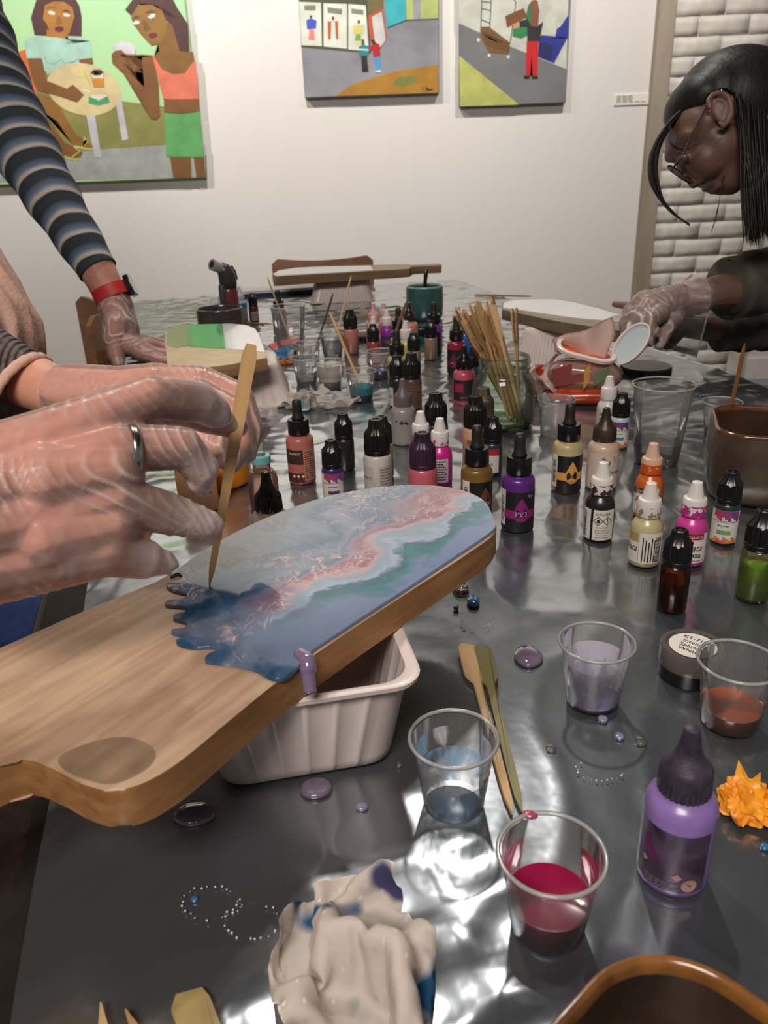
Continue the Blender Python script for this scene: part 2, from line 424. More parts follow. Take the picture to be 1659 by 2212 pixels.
# picture 2: street with shop windows
S2 = 640 / 1659
a, b = ony(658, 211, YW - D), ony(949, 202, YW - D)
zz = (a.z + b.z) / 2
root = canvas('painting', Vector((a.x, 0, zz)), Vector((b.x, 0, zz)), zz + 0.50, 'canvas of a grey street with shop windows and two walkers', M('canvas_road', (122, 122, 130), 0.55, bmp=(120, 0.3), var=((150, 150, 156), 5)))
sh = paintset(root, S2, 620, D)
sh('painted_shop_front', [((74, 80, 54), [(66, -90), (450, -90), (470, 300), (80, 266)]),
    ((226, 230, 216), [(66, 10), (190, 15), (195, 258), (82, 253)]), ((226, 230, 216), [(203, 18), (335, 22), (335, 273), (205, 260)]), ((226, 230, 216), [(343, 22), (440, 30), (458, 288), (343, 277)]),
    ((128, 134, 118), [(95, 30), (160, 30), (160, 60), (97, 58)]), ((128, 134, 118), [(226, 40), (308, 50), (308, 82), (228, 72)]), ((128, 134, 118), [(360, 48), (428, 55), (428, 84), (362, 76)]),
    ((62, 84, 190), [(108, 112), (135, 102), (166, 116), (162, 160), (112, 165)]), ((230, 138, 128), [(124, 165), (152, 165), (156, 226), (120, 222)]), ((40, 40, 44), ell(134, 94, 7, 9, 10)),
    ((196, 98, 34), [(228, 120), (286, 118), (286, 220), (230, 220)]), ((234, 236, 228), [(248, 122), (268, 122), (278, 262), (244, 256)]), ((40, 40, 44), ell(258, 102, 7, 11, 10)),
    ((226, 214, 122), [(368, 142), (428, 140), (426, 192), (372, 192)]), ((110, 190, 70), [(386, 192), (412, 190), (416, 228), (380, 226)]), ((226, 224, 150), [(386, 228), (412, 228), (412, 250), (386, 248)]), ((40, 40, 44), ell(402, 122, 7, 11, 10))])
sh('painted_buildings', [((118, 106, 60), [(445, -90), (540, -90), (540, 50), (455, 80)]), ((52, 176, 188), [(540, -90), (665, -90), (665, 115), (560, 155)]), ((178, 192, 112), [(665, -90), (846, -90), (846, 105), (668, 112)]), ((150, 152, 156), [(705, -90), (745, -90), (750, 106), (706, 110)]),
    ((40, 44, 44), stroke([(560, 156), (668, 112), (846, 106)], 4)), ((200, 84, 44), [(455, 85), (535, 45), (558, 210), (525, 272), (480, 245), (460, 190)]), ((210, 210, 208), [(474, 95), (530, 65), (553, 222), (525, 262), (492, 232)])])
sh('painted_bank', [((178, 128, 38), [(270, 538), (370, 470), (470, 440), (600, 400), (846, 362), (848, 518)]), ((128, 132, 62), ell(660, 455, 70, 26, 14, -0.2)),
    ((50, 42, 30), stroke([(752, 490), (768, 486), (760, 512), (752, 508)], 3)), ((50, 42, 30), stroke([(776, 512), (780, 490), (792, 494), (780, 502), (792, 510), (800, 500), (806, 506), (824, 498)], 3))])
sh('painted_walkers', [((32, 32, 34), [(415, 312), (446, 312), (456, 402), (440, 402), (432, 330), (434, 402), (420, 402)]), ((24, 138, 150), [(402, 262), (425, 250), (455, 258), (460, 290), (452, 312), (405, 312)]), ((226, 226, 220), [(403, 272), (456, 276), (456, 284), (403, 280)]), ((128, 76, 36), [(418, 220), (430, 218), (434, 252), (416, 250)]),
    ((74, 158, 214), [(488, 322), (520, 316), (527, 394), (502, 398)]), ((176, 24, 36), [(460, 262), (490, 244), (516, 244), (522, 315), (486, 322), (478, 280), (462, 285)]), ((66, 34, 30), [(468, 222), (488, 220), (500, 250), (480, 250)]), ((232, 230, 228), [(494, 396), (528, 392), (526, 404), (500, 406)])])
# picture 3: figure with boxes and a trolley
a, b = ony(992, 231, YW - D), ony(1222, 222, YW - D)
zz = (a.z + b.z) / 2
root = canvas('painting', Vector((a.x, 0, zz)), Vector((b.x, 0, zz)), zz + 0.52, 'canvas of a red-trousered figure carrying a box beside a trolley', M('canvas_floor', (108, 108, 112), 0.55, bmp=(120, 0.3), var=((122, 122, 124), 5)))
sh = paintset(root, S2, 620, D)
sh('painted_room', [((206, 206, 196), [(962, -90), (1578, -90), (1565, 388), (1260, 265), (962, 130)]), ((192, 196, 108), [(964, 312), (1300, 586), (968, 596)]),
    ((36, 132, 72), [(1350, 30), (1375, 0), (1365, 140), (1345, 200), (1312, 218), (1262, 205), (1265, 160), (1330, 130)]), ((36, 52, 148), [(1578, 80), (1572, 210), (1495, 355), (1405, 320), (1412, 195), (1500, 220), (1510, 160), (1530, 150)]), ((28, 36, 104), [(1412, 230), (1490, 250), (1480, 345), (1408, 318)])])
sh('painted_trolley', [((122, 82, 42), [(1082, 150), (1130, 148), (1250, 240), (1242, 305), (1130, 295), (1080, 200)])] +
    [((96, 60, 28), stroke([(1086 + 6 * k, 168 + 22 * k), (1134 + 3 * k, 205 + 18 * k), (1246, 250 + 12 * k)], 5)) for k in range(4)] +
    [((60, 60, 64), stroke(q, 5)) for q in ([(1092, -60), (1086, 150)], [(1146, -60), (1136, 150)], [(1091, 8), (1144, 14)], [(1090, 48), (1142, 60)], [(1088, 110), (1138, 130)], [(1248, -30), (1282, 12), (1250, 240)])] +
    [((216, 216, 220), ell(x, y, 9, 11, 10)) for x, y in ((1072, 224), (1132, 310), (1238, 318))])
sh('painted_carrier', [((122, 74, 36), [(1222, 90), (1325, 45), (1345, 95), (1232, 155)]), ((198, 142, 100), [(1262, 135), (1300, 126), (1300, 155), (1270, 162)]), ((198, 142, 100), [(1414, 170), (1426, 170), (1424, 205), (1414, 195)]),
    ((34, 34, 38), [(1300, 120), (1345, 105), (1365, 140), (1405, 145), (1435, 120), (1418, 190), (1412, 232), (1345, 232), (1345, 150), (1305, 150)]), ((132, 86, 52), [(1364, 15), (1385, -4), (1404, 5), (1413, 60), (1405, 150), (1365, 145)]),
    ((206, 20, 34), [(1342, 232), (1408, 232), (1402, 425), (1375, 425), (1370, 280), (1362, 425), (1337, 425)]), ((26, 26, 28), [(1325, 424), (1360, 424), (1358, 440), (1328, 440)]), ((26, 26, 28), [(1372, 424), (1404, 424), (1404, 440), (1370, 440)])])
# caption card beside picture 3
q = ony(1366, 215, YW)
root = empty('caption_card', (q.x, YW, q.z), 0, 'small white caption card between the trolley painting and the post', 'card')
bm = bmesh.new(); box(bm, -0.082, 0.082, -0.006, 0, -0.022, 0.022); bevel(bm, 0.001, 1); obj('card', bm, M('card_paper', (236, 232, 224), 0.6), root, smooth=False)
bm = bmesh.new()
for k in range(5):
    for s in range(3 if k < 4 else 5):
        x0 = -0.072 + s * 0.025 * (1 if k < 4 else 1.1); box(bm, x0, x0 + 0.02 + 0.004 * ((k * s) % 2), -0.0068, -0.006, 0.013 - k * 0.006, 0.0155 - k * 0.006)
obj('caption_lines', bm, M('print_grey', (120, 112, 112), 0.7), root, smooth=False)

# ------------------------------------------------------------------ table and its plastic sheet
ZT = 0.75
TL0 = Vector((-0.182, 0.2535)); TD = Vector((-0.238, 0.971)).normalized(); TN = Vector((TD.y, -TD.x))
def tw(s, w): p = TL0 + TD * s + TN * w; return p
S0, S1, W1 = -0.45, 2.33, 1.03
root = empty('work_table', tuple(tw(1.0, 0.5)) + (0,), 0, 'long dark-edged work table covered by grey plastic sheeting', 'table')
DARKW = M('table_edge', (46, 42, 40), 0.22, bmp=(8, 0.1), var=((34, 30, 28), 20), coat=0.3)
bm = bmesh.new()
c = [tw(S0, -0.045), tw(S1 + 0.02, -0.045), tw(S1 + 0.02, W1 + 0.02), tw(S0, W1 + 0.02)]
prism(bm, [tuple(p) for p in c], 0.715, 0.7465); bevel(bm, 0.012, 4)
obj('tabletop', local(bm, root), DARKW, root)
for (s, w) in ((0.0, 0.06), (S1 - 0.1, 0.06), (S1 - 0.1, W1 - 0.08), (0.0, W1 - 0.08)):
    p = tw(s, w); bm = bmesh.new(); box(bm, p.x - 0.03, p.x + 0.03, p.y - 0.03, p.y + 0.03, 0, 0.715); bevel(bm, 0.006, 2)
    obj('leg', local(bm, root), M('table_leg', (40, 38, 36), 0.4, metal=0.5), root)
bm = bmesh.new()
for w in (0.06, W1 - 0.08):
    a, b = tw(0, w), tw(S1 - 0.1, w); tube(bm, [(a.x, a.y, 0.69), (b.x, b.y, 0.69)], 0.02, 8)
obj('apron_rail', local(bm, root), MATS['table_leg'], root)
def wr(s, w):
    """height of the wrinkled sheet"""
    far = min(1, max(0, (s - 0.10) / 0.7))
    p = Vector((s, w, 0))
    warp = noise.noise(Vector((s * 2.3, w * 2.3, 3.1))) * 0.5
    n1 = noise.noise(Vector((s * 5 + warp, w * 2.6 + warp, 0.0)))
    n2 = noise.noise(Vector((s * 17 + warp * 4, w * 6.5 - warp * 3, 5.0)))
    n3 = noise.noise(Vector((s * 44 + warp * 9, w * 17, 9.0)))
    n4 = noise.noise(Vector((s * 8 - w * 9 + warp, w * 9 + s * 3, 21.0)))
    rid = (1 - abs(n2)) ** 4; rid2 = (1 - abs(n4)) ** 9
    n5 = noise.noise(Vector((s * 15 - w * 7 + warp * 3, w * 20 + s * 4, 33.0))); rid3 = (1 - abs(n5)) ** 10
    h = 0.0022 * n1 * (0.5 + far) + far * (0.0016 * rid + 0.0006 * n3) + 0.0021 * rid2 * (0.4 + 0.6 * far) + 0.0012 * rid3 * (0.15 + 0.85 * far)
    # smoother in front, with a crumpled patch by the wipe
    q = tw(s, w); d = (q - Vector((0.0, 0.215))).length
    if d < 0.17:
        k = min(1, (1 - d / 0.17) * 1.6)
        h += k * (0.0030 * (1 - abs(noise.noise(Vector((s * 21 + warp * 5, w * 19, 2))))) ** 3 + 0.0011 * noise.noise(Vector((s * 40, w * 36, 4))))
    return h
bm = bmesh.new(); NS, NW = 470, 190; grid = []
for i in range(NS + 1):
    row = []
    for j in range(NW + 1):
        s = S0 + (S1 - S0) * i / NS; w = W1 * j / NW
        ww = w + 0.004 * noise.noise(Vector((s * 4, 7.7, 0))) * (1 if j in (0, NW) else 0)
        p = tw(s, ww); row.append(bm.verts.new((p.x, p.y, ZT - 0.0012 + wr(s, w))))
    grid.append(row)
for i in range(NS):
    for j in range(NW): bm.faces.new((grid[i][j], grid[i][j + 1], grid[i + 1][j + 1], grid[i + 1][j]))
# hanging skirt at far, right and left edges
def skirt(line, out, drop):
    prev = line
    for k in range(1, 4):
        cur = [bm.verts.new((v.co.x + out.x * 0.012 * min(k, 1), v.co.y + out.y * 0.012 * min(k, 1), ZT - 0.003 - drop * k / 3)) for v in line]
        for i in range(len(line) - 1): bm.faces.new((prev[i], prev[i + 1], cur[i + 1], cur[i]))
        prev = cur
skirt(grid[-1], TD, 0.03); skirt([r[-1] for r in grid], TN, 0.12)
m, nt, b = nmat('plastic_sheet')
b.inputs['Base Color'].default_value = (0.285, 0.31, 0.335, 1); b.inputs['Metallic'].default_value = 0.84
b.inputs['Roughness'].default_value = 0.20; b.inputs['Coat Weight'].default_value = 0.6; b.inputs['Coat Roughness'].default_value = 0.12; b.inputs['Coat IOR'].default_value = 1.8
nz = bump(nt, b, 26, 0.10, 0.004, 3)
cloth = obj('plastic_sheet', bm, m)
tag(cloth, 'glossy wrinkled grey plastic sheet spread over the whole table', 'table cover')
# ------------------------------------------------------------------ table-top objects
BLACKP = M('black_plastic', (20, 20, 21), 0.28, spec=0.5)
BLACKR = M('black_rubber', (30, 28, 27), 0.5)
WHITEP = M('white_plastic', (226, 218, 212), 0.35, sss=0.0)
INKW = M('label_paper', (224, 216, 206), 0.55)
INKB = M('print_black', (26, 24, 24), 0.6)
PLAST = CLEAR('clear_plastic', haze=0.13, hazecol=(238, 235, 232))
PLAST2 = CLEAR('frosted_plastic', haze=0.30, rough=0.15)
GLASS = CLEAR('jar_glass', tint=(244, 250, 245), haze=0.03, gl=0.75, rough=0.02)
def bodymat(col, rough=0.3, glassy=0.0):
    return M('bottle_%d_%d_%d' % col, col, rough, coat=0.5 if glassy else 0.15, var=(tuple(int(c * 0.82) for c in col), 30))
def face_rot(p): return atan2(-p.x, p.y)
def placed(px, py, h):
    """table position of something h tall whose top shows at this pixel"""
    p = onz(px, py, ZT + h); return Vector((p.x, p.y, ZT))
def barcode(bm, fn, s0, s1, t0, t1, n=13, mat=0):
    rnd = random.Random(int((s0 + t1) * 1e6)); t = t0
    for k in range(n):
        dt = (t1 - t0) / n
        patch(bm, fn, s0, s1, t0 + k * dt, t0 + k * dt + dt * rnd.uniform(0.25, 0.75), 3, mat)
def lines(bm, fn, s0, s1, t0, t1, n=5, mat=0, rag=0.3):
    rnd = random.Random(int((s0 + t1 + n) * 1e6)); dt = (t1 - t0) / n
    for k in range(n):
        s = s0
        e = s1 - (s1 - s0) * rnd.uniform(0, rag)
        while s < e - 0.0005:
            w = min(rnd.uniform(0.0012, 0.0035), e - s)
            patch(bm, fn, s, s + w, t0 + k * dt + dt * 0.3, t0 + k * dt + dt * 0.72, 2, mat); s += w + 0.0006
def ribbed(n, amp): return lambda a, z: 1 + amp * (0.5 + 0.5 * cos(n * a))
def label_part(root, r, a0, a1, z0, z1, mat, prints=(), name='label'):
    """label wrapped on a body of radius r; angles in degrees, 0 faces the camera; prints = [(mat, fn(bm, wrapfn))]"""
    bm = bmesh.new(); patch(bm, wrap(r, 0, 0, 0.0003), r * radians(a0), r * radians(a1), z0, z1, max(6, int((a1 - a0) / 8)))
    lab = obj(name, bm, mat, root)
    for k, (pm, fn, nm) in enumerate(prints):
        bm = bmesh.new(); fn(bm, wrap(r, 0, 0, 0.0005 + 0.00012 * k)); obj(nm, bm, pm, lab, smooth=False)
    return lab
G_B = 'ink and pigment bottles on the table'
def bottle(px, py, kind, body, label, cap=None, rot=0.0, lab=None, stain=None, h=None, liquid=None, cat='bottle', name=None, scale=1.0):
    H_ = {'dropper': 0.103, 'ink': 0.073, 'tall': 0.09, 'cone': 0.080, 'squeeze': 0.095}[kind] * scale
    p = placed(px, py, H_)
    root = empty(name or {'dropper': 'dropper_bottle', 'ink': 'ink_bottle', 'tall': 'pigment_bottle', 'cone': 'nozzle_bottle', 'squeeze': 'squeeze_bottle'}[kind], p, face_rot(p) + radians(rot), label, cat, G_B)
    root.scale = (scale, scale, scale)
    cap = cap or BLACKP
    bmat = bodymat(body) if isinstance(body, tuple) else body
    sw = 0.0
    if kind == 'dropper':
        r = 0.0166
        obj('body', LATHE([(r * 0.86, 0), (r * 0.97, 0.001), (r, 0.003), (r, 0.052), (r * 0.97, 0.0555), (r * 0.86, 0.058), (0.0105, 0.0595), (0.0095, 0.064)], segs=36), bmat, root)
        obj('collar', LATHE([(0.0122, 0.0615), (0.0126, 0.062), (0.0122, 0.078), (0.0118, 0.079), (0.008, 0.0792), (0.008, 0.0785)], segs=64, warp=ribbed(32, 0.02)), cap, root, auto=40)
        obj('rubber_bulb', LATHE([(0.0072, 0.0785), (0.0074, 0.081), (0.0062, 0.084), (0.0056, 0.088), (0.0057, 0.096), (0.0054, 0.1), (0.0042, 0.1022), (0.002, 0.103)], segs=24), BLACKR, root)
    elif kind in ('ink', 'tall'):
        k = 0.09 / 0.073 if kind == 'tall' else 1
        r = 0.0123 if kind == 'ink' else 0.0155; zc = 0.041 * k
        if liquid:
            obj('body', LATHE([(r * 0.9, 0), (r, 0.002), (r, zc - 0.003), (r * 0.93, zc), (r * 0.7, zc + 0.003)], segs=32), bmat, root)
            obj('liquid', LATHE([(r * 0.8, 0.0015), (r * 0.93, 0.003), (r * 0.93, liquid[1])], segs=28), liquid[0], root, auto=40)
        else:
            obj('body', LATHE([(r * 0.9, 0), (r, 0.002), (r, zc - 0.003), (r * 0.93, zc), (r * 0.78, zc + 0.002)], segs=32), bmat, root)
        rc = r * 0.93
        obj('cap_ring', LATHE([(rc * 0.98, zc + 0.001), (rc, zc + 0.0015), (rc, zc + 0.0055), (rc * 0.97, zc + 0.006)], segs=32), cap, root)
        z1 = zc + 0.006; zt = 0.073 * k
        obj('cap', LATHE([(rc * 0.94, z1), (rc * 0.97, z1 + 0.0005), (rc * 0.93, z1 + 0.0135 * k), (rc * 0.90, z1 + 0.0150 * k), (rc * 0.60, z1 + 0.0195 * k), (rc * 0.52, zt - 0.0008), (rc * 0.46, zt), (rc * 0.3, zt), (rc * 0.28, zt - 0.001)], segs=48, warp=lambda a, z: 1 + (0.035 * cos(24 * a) if z < zt - 0.012 * k else 0.07 * cos(6 * a))), cap, root, auto=28)
    elif kind == 'cone':
        r = 0.0145
        obj('body', LATHE([(r * 0.88, 0), (r * 0.98, 0.0012), (r, 0.003), (r, 0.034), (r * 0.96, 0.039), (r * 0.84, 0.043), (r * 0.68, 0.0455), (r * 0.64, 0.047), (r * 0.64, 0.05)], segs=36), bmat, root)
        rc = r * 0.72
        obj('cap', LATHE([(rc, 0.0485), (rc * 1.02, 0.049), (rc, 0.0625), (rc * 0.93, 0.0645), (rc * 0.72, 0.0655), (rc * 0.46, 0.0775), (rc * 0.43, 0.0795), (rc * 0.32, 0.08)], segs=48, warp=ribbed(24, 0.015)), cap, root, auto=40)
        if stain:
            obj('cap_stain', LATHE([(rc * 1.05, 0.0484), (rc * 1.05, 0.0495), (rc * 1.035, 0.059)], segs=48, cap0=False, cap1=False), stain, root)
    elif kind == 'squeeze':
        r = 0.0178
        obj('body', LATHE([(r * 0.88, 0), (r * 0.98, 0.0015), (r, 0.004), (r, 0.047), (r * 0.96, 0.051), (r * 0.82, 0.0545), (r * 0.66, 0.056), (r * 0.64, 0.059)], segs=40), bmat, root)
        rc = r * 0.71
        obj('cap', LATHE([(rc, 0.0575), (rc * 1.02, 0.058), (rc * 0.98, 0.0705), (rc * 0.9, 0.073), (rc * 0.62, 0.077), (rc * 0.44, 0.083), (rc * 0.33, 0.0915), (rc * 0.3, 0.094), (rc * 0.2, 0.095)], segs=60, warp=lambda a, z: 1 + (0.025 * cos(30 * a) if z < 0.0712 else 0)), cap, root, auto=40)
        if stain:
            obj('cap_stain', LATHE([(rc * 1.06, 0.0574), (rc * 1.06, 0.0585), (rc * 1.03, 0.0705)], segs=40, cap0=False, cap1=False), stain, root)
    if lab: lab(root)
    return root
def STAIN(col, name, thr=0.5):
    """blotchy ink smears: alpha by noise"""
    key = 'stain_' + name
    if key in MATS: return MATS[key]
    m, nt, b = nmat(key); b.inputs['Base Color'].default_value = lin(col); b.inputs['Roughness'].default_value = 0.35
    tc = N(nt, 'ShaderNodeTexCoord'); nz = N(nt, 'ShaderNodeTexNoise'); nz.inputs['Scale'].default_value = 190; nz.inputs['Detail'].default_value = 6
    L(nt, tc.outputs['Object'], nz.inputs['Vector'])
    cr = N(nt, 'ShaderNodeValToRGB'); cr.color_ramp.elements[0].position = thr; cr.color_ramp.elements[1].position = thr + 0.04
    L(nt, nz.outputs['Fac'], cr.inputs[0]); L(nt, cr.outputs[0], b.inputs['Alpha'])
    MATS[key] = m; return m
# ---- label designs
def lab_drop(code, dropcol, txtcol, bg=(30, 28, 30), a=14, brand=None, small=None):
    """dark art label with a big colour drop and a code, bar-code strip to its left"""
    def f(root):
        r = 0.0166; a_ = radians(a) * r
        def drop(bm, fn):
            pts = [(a_ + 0.0105 * sin(t) * (sin(t / 2) ** 1.25), 0.0265 + 0.0135 * cos(t)) for t in [2 * pi * k / 30 for k in range(30)]]
            v = [bm.verts.new(fn(*q)) for q in pts]; c = bm.verts.new(fn(a_, 0.022))
            for k in range(30): bm.faces.new((v[(k + 1) % 30], v[k], c))
            patch(bm, fn, a_ - 0.0185, a_ - 0.006, 0.017, 0.026, 6); patch(bm, fn, a_ + 0.006, a_ + 0.016, 0.017, 0.026, 6)
        def txt(bm, fn):
            put_text(bm, code, 0.0078 if code == 'PV3' else 0.0064, lambda s, t: fn(s + a_, t + 0.0215))
            if small: put_text(bm, small, 0.0028, lambda s, t: fn(s + a_ * 0.75, t + 0.0155))
            if brand: put_text(bm, brand, 0.0045, lambda s, t: fn(s + a_ + 0.009, t + 0.041))
        label_part(root, r, a - 66, a + 75, 0.002, 0.0455, M('label_dark_%d' % bg[0], bg, 0.4), [(M('drop_%d_%d_%d' % dropcol, dropcol, 0.45), drop, 'drop_print'), (M('txt_%d_%d_%d' % txtcol, txtcol, 0.5), txt, 'lettering')])
        label_part(root, r, a - 92, a - 60, 0.008, 0.0465, INKW, [(INKB, lambda bm, fn: barcode(bm, fn, radians(a - 84) * r, radians(a - 66) * r, 0.013, 0.040, 16), 'barcode')], 'barcode_label')
    return f
def lab_ink(topcol, bandcol, a=0, r=0.0123):
    """white label with splashes top and bottom, ALCOHOL INK between"""
    def f(root):
        def spl(bm, fn):
            for k in range(9):
                s = (-0.011 + 0.0026 * k); patch(bm, fn, s, s + 0.0028, 0.030 - 0.002 * ((k * 7) % 3), 0.0365, 2)
        def spl2(bm, fn):
            for k in range(9):
                s = (-0.011 + 0.0026 * k); patch(bm, fn, s, s + 0.0028, 0.003, 0.006 + 0.0016 * ((k * 5) % 3), 2)
        def txt(bm, fn):
            put_text(bm, 'ALCOHOL INK', 0.0033, lambda s, t: fn(s + radians(a) * r, t + 0.0255)); lines(bm, fn, -0.006, 0.008, 0.0195, 0.0225, 1)
        def band(bm, fn): patch(bm, fn, -0.006, 0.006, 0.0125, 0.0165, 4)
        label_part(root, r, a - 70, a + 75, 0.003, 0.0365, INKW, [(M('splash_%d_%d_%d' % topcol, topcol, 0.5, var=((60, 70, 150), 120)), spl, 'splash_print'), (M('splash2_%d' % topcol[0], (190, 50, 90), 0.5, var=((226, 150, 60), 160)), spl2, 'splash_print'), (M('print_grey', (120, 112, 112), 0.7), txt, 'lettering'), (M('band_%d_%d_%d' % bandcol, bandcol, 0.5), band, 'colour_band')])
    return f
def lab_plain(col, z0, z1, a0, a1, r, textcol=None, text=None, size=0.004, nlines=0, brand_z=None, sub=None):
    def f(root):
        pr = []
        zc = (z0 + z1) / 2
        if text:
            pr.append((M('txt_%d_%d_%d' % textcol, textcol, 0.5), lambda bm, fn: put_text(bm, text, size, lambda s, t: fn(s + radians((a0 + a1) / 2) * r, t + (brand_z or zc))), 'lettering'))
        if nlines:
            pr.append((M('txt_%d_%d_%d' % (textcol or (40, 36, 36)), textcol or (40, 36, 36), 0.5), lambda bm, fn: lines(bm, fn, radians(a0 + 8) * r, radians(a1 - 8) * r, z0 + 0.002, z0 + (z1 - z0) * (0.5 if text else 0.95), nlines), 'small_print'))
        label_part(root, r, a0, a1, z0, z1, M('lab_%d_%d_%d' % col, col, 0.5), pr)
        if sub: sub(root)
    return f
# ---- foreground and right-hand bottles
def lab_danger(root):
    r = 0.0145
    def art(bm, fn):
        put_text(bm, 'DANGER', 0.0036, lambda s, t: fn(s + 0.004, t + 0.0305))
        for cx in (-0.0005, 0.0085):
            d = 0.0045
            for k in range(4):
                a, b = [(cx + d * cos(pi / 2 * q), 0.0235 + d * sin(pi / 2 * q)) for q in (k, k + 1)]
                n = Vector((b[1] - a[1], a[0] - b[0])).normalized() * 0.00035
                poly2(bm, [(a[0] - n.x, a[1] - n.y), (a[0] + n.x, a[1] + n.y), (b[0] + n.x, b[1] + n.y), (b[0] - n.x, b[1] - n.y)], fn)
        poly2(bm, [(-0.0018, 0.0215), (0.0008, 0.0215), (0.0016, 0.0235), (0.0006, 0.0243), (0.0002, 0.0262), (-0.0008, 0.0246), (-0.0014, 0.0252), (-0.002, 0.0232)], fn)
        patch(bm, fn, 0.0080, 0.0090, 0.0232, 0.0262, 2); patch(bm, fn, 0.0080, 0.0090, 0.0212, 0.0222, 2)
        for k, w in enumerate(('FLAMMABLE', 'Keep away from', 'flames and heat', 'Toxic vapour', 'Harm if inhaled')):
            put_text(bm, w, 0.0022, lambda s, t: fn(s + 0.004, t + 0.0165 - k * 0.0027))
    label_part(root, r, -22, 66, 0.003, 0.035, INKW, [(INKB, art, 'warning_print')])
    label_part(root, r, -75, -32, 0.003, 0.035, INKW, [(INKB, lambda bm, fn: barcode(bm, fn, radians(-70) * r, radians(-52) * r, 0.005, 0.033, 16), 'barcode')], 'barcode_label')
def lab_pinata(a=0, full=True, name='Senorita Magenta', top=(150, 30, 60), ink=(70, 30, 20), left=(206, 92, 84)):
    def f(root):
        r = 0.0145
        def head(bm, fn): patch(bm, fn, radians(a - 20) * r, radians(a + 50) * r, 0.0285, 0.0345, 8)
        def script(bm, fn):
            put_text(bm, 'Piñata', 0.0094, lambda s, t: fn(s + radians(a + 12) * r + t * 0.25, t + 0.0205), 0.82)
            for k, ch in enumerate('COLOR'):
                s0 = radians(a + 12) * r - 0.006 + k * 0.0029
                patch(bm, fn, s0, s0 + 0.0025, 0.0108, 0.0142, 2)
            put_text(bm, name.upper(), 0.0024, lambda s, t: fn(s + radians(a + 12) * r, t + 0.0075))
        def neg(bm, fn):
            for k, ch in enumerate('COLOR'):
                put_text(bm, ch, 0.0033, lambda s, t: fn(s + radians(a + 12) * r - 0.00475 + k * 0.0029, t + 0.0125))
            put_text(bm, 'Jacquard', 0.0044, lambda s, t: fn(s + radians(a + 14) * r + t * 0.25, t + 0.0315))
        def sidebar(bm, fn): patch(bm, fn, radians(a - 62) * r, radians(a - 24) * r, 0.027, 0.0345, 5)
        def tear(bm, fn): poly2(bm, [(0.0015 + radians(a) * r, 0.0255), (0.0028 + radians(a) * r, 0.0285), (0.004 + radians(a) * r, 0.0255), (0.0028 + radians(a) * r, 0.0245)], fn)
        label_part(root, r, a - 64, a + 72, 0.005, 0.0345, INKW, [(M('lab_top_%d' % top[0], top, 0.5), head, 'header_print'), (M('lab_side_%d' % left[0], left, 0.5), sidebar, 'side_print'), (M('lab_ink', (52, 30, 26), 0.5), script, 'lettering'), (INKW, neg, 'reversed_lettering'), (M('tear_red', (196, 40, 40), 0.5), tear, 'drop_print')])
    return f
def lab_pinata_back(root):
    r = 0.0145
    def art(bm, fn):
        barcode(bm, fn, radians(38) * r, radians(62) * r, 0.0065, 0.032, 20)
        put_text(bm, 'ñata', 0.0094, lambda s, t: fn(s + radians(-50) * r + t * 0.25, t + 0.0195), 0.82)
        for k in range(5):
            patch(bm, fn, -0.0022 + k * 0.0026, -0.0012 + k * 0.0026, 0.0065 + 0.001 * (k % 2), 0.031 - 0.002 * (k % 3), 2)
    label_part(root, r, -80, -22, 0.005, 0.0345, INKW, [(M('lab_gold', (176, 150, 84), 0.5), lambda bm, fn: patch(bm, fn, radians(-78) * r, radians(-24) * r, 0.026, 0.0345, 5), 'header_print')])
    label_part(root, r, -20, 72, 0.005, 0.0355, INKW, [(INKB, art, 'small_print')], 'back_label')
FRAMEP = CLEAR('amber_glass', tint=(228, 160, 110), haze=0.05, hazecol=(170, 90, 50), gl=1.2, rough=0.03)
bottle(1470, 1143, 'ink', FRAMEP, 'clear amber-brown ink bottle, unlabelled, in front of the magenta bottle', liquid=(M('amber_ink', (44, 22, 20), 0.2, coat=0.4), 0.027))
bottle(1583, 1018, 'ink', (34, 54, 50), 'dark-capped bottle labelled ALCOHOL INK in front of the big brown pot', lab=lab_ink((196, 66, 60), (120, 158, 110), -6))
bottle(1655, 1100, 'ink', CLEAR('clear_bottle', tint=(250, 244, 226), haze=0.10, hazecol=(220, 190, 140)), 'black-capped bottle of bright green ink at the right edge', liquid=(M('green_ink', (126, 190, 20), 0.2, coat=0.5, var=((70, 160, 20), 60)), 0.029), scale=1.12)
bottle(1304, 998, 'cone', (36, 30, 32), 'dark bottle with white cap and DANGER warning label', cap=WHITEP, lab=lab_danger, stain=STAIN((60, 44, 40), 'dark', 0.5))
bottle(1507, 1040, 'cone', (206, 62, 150), 'magenta bottle with white cap and a label of flowing script', cap=WHITEP, lab=lab_pinata(0), stain=STAIN((186, 40, 130), 'mag', 0.46))
bottle(1408, 1042, 'cone', (192, 180, 132), 'beige-filled bottle with white cap and a bar code on its label', cap=WHITEP, lab=lab_pinata_back, stain=STAIN((150, 128, 90), 'beige', 0.56))
bottle(1413, 957, 'cone', (204, 96, 36), 'orange ink bottle with an orange-stained cap behind the beige one', cap=M('cap_orange', (216, 176, 150), 0.4), lab=lab_pinata(-30, name='Calabaza orange', top=(110, 40, 24), left=(140, 52, 26)), stain=STAIN((206, 84, 28), 'orange', 0.38))
bottle(1124, 935, 'dropper', (98, 40, 128), 'purple dropper bottle with a magenta drop reading PV3', lab=lab_drop('PV3', (140, 34, 110), (206, 160, 200), brand='Sol'))
bottle(1233, 870, 'dropper', (196, 180, 132), 'pale gold dropper bottle with an orange drop reading GB2', lab=lab_drop('GB2', (226, 160, 84), (70, 48, 36), a=22, small='bronze'))
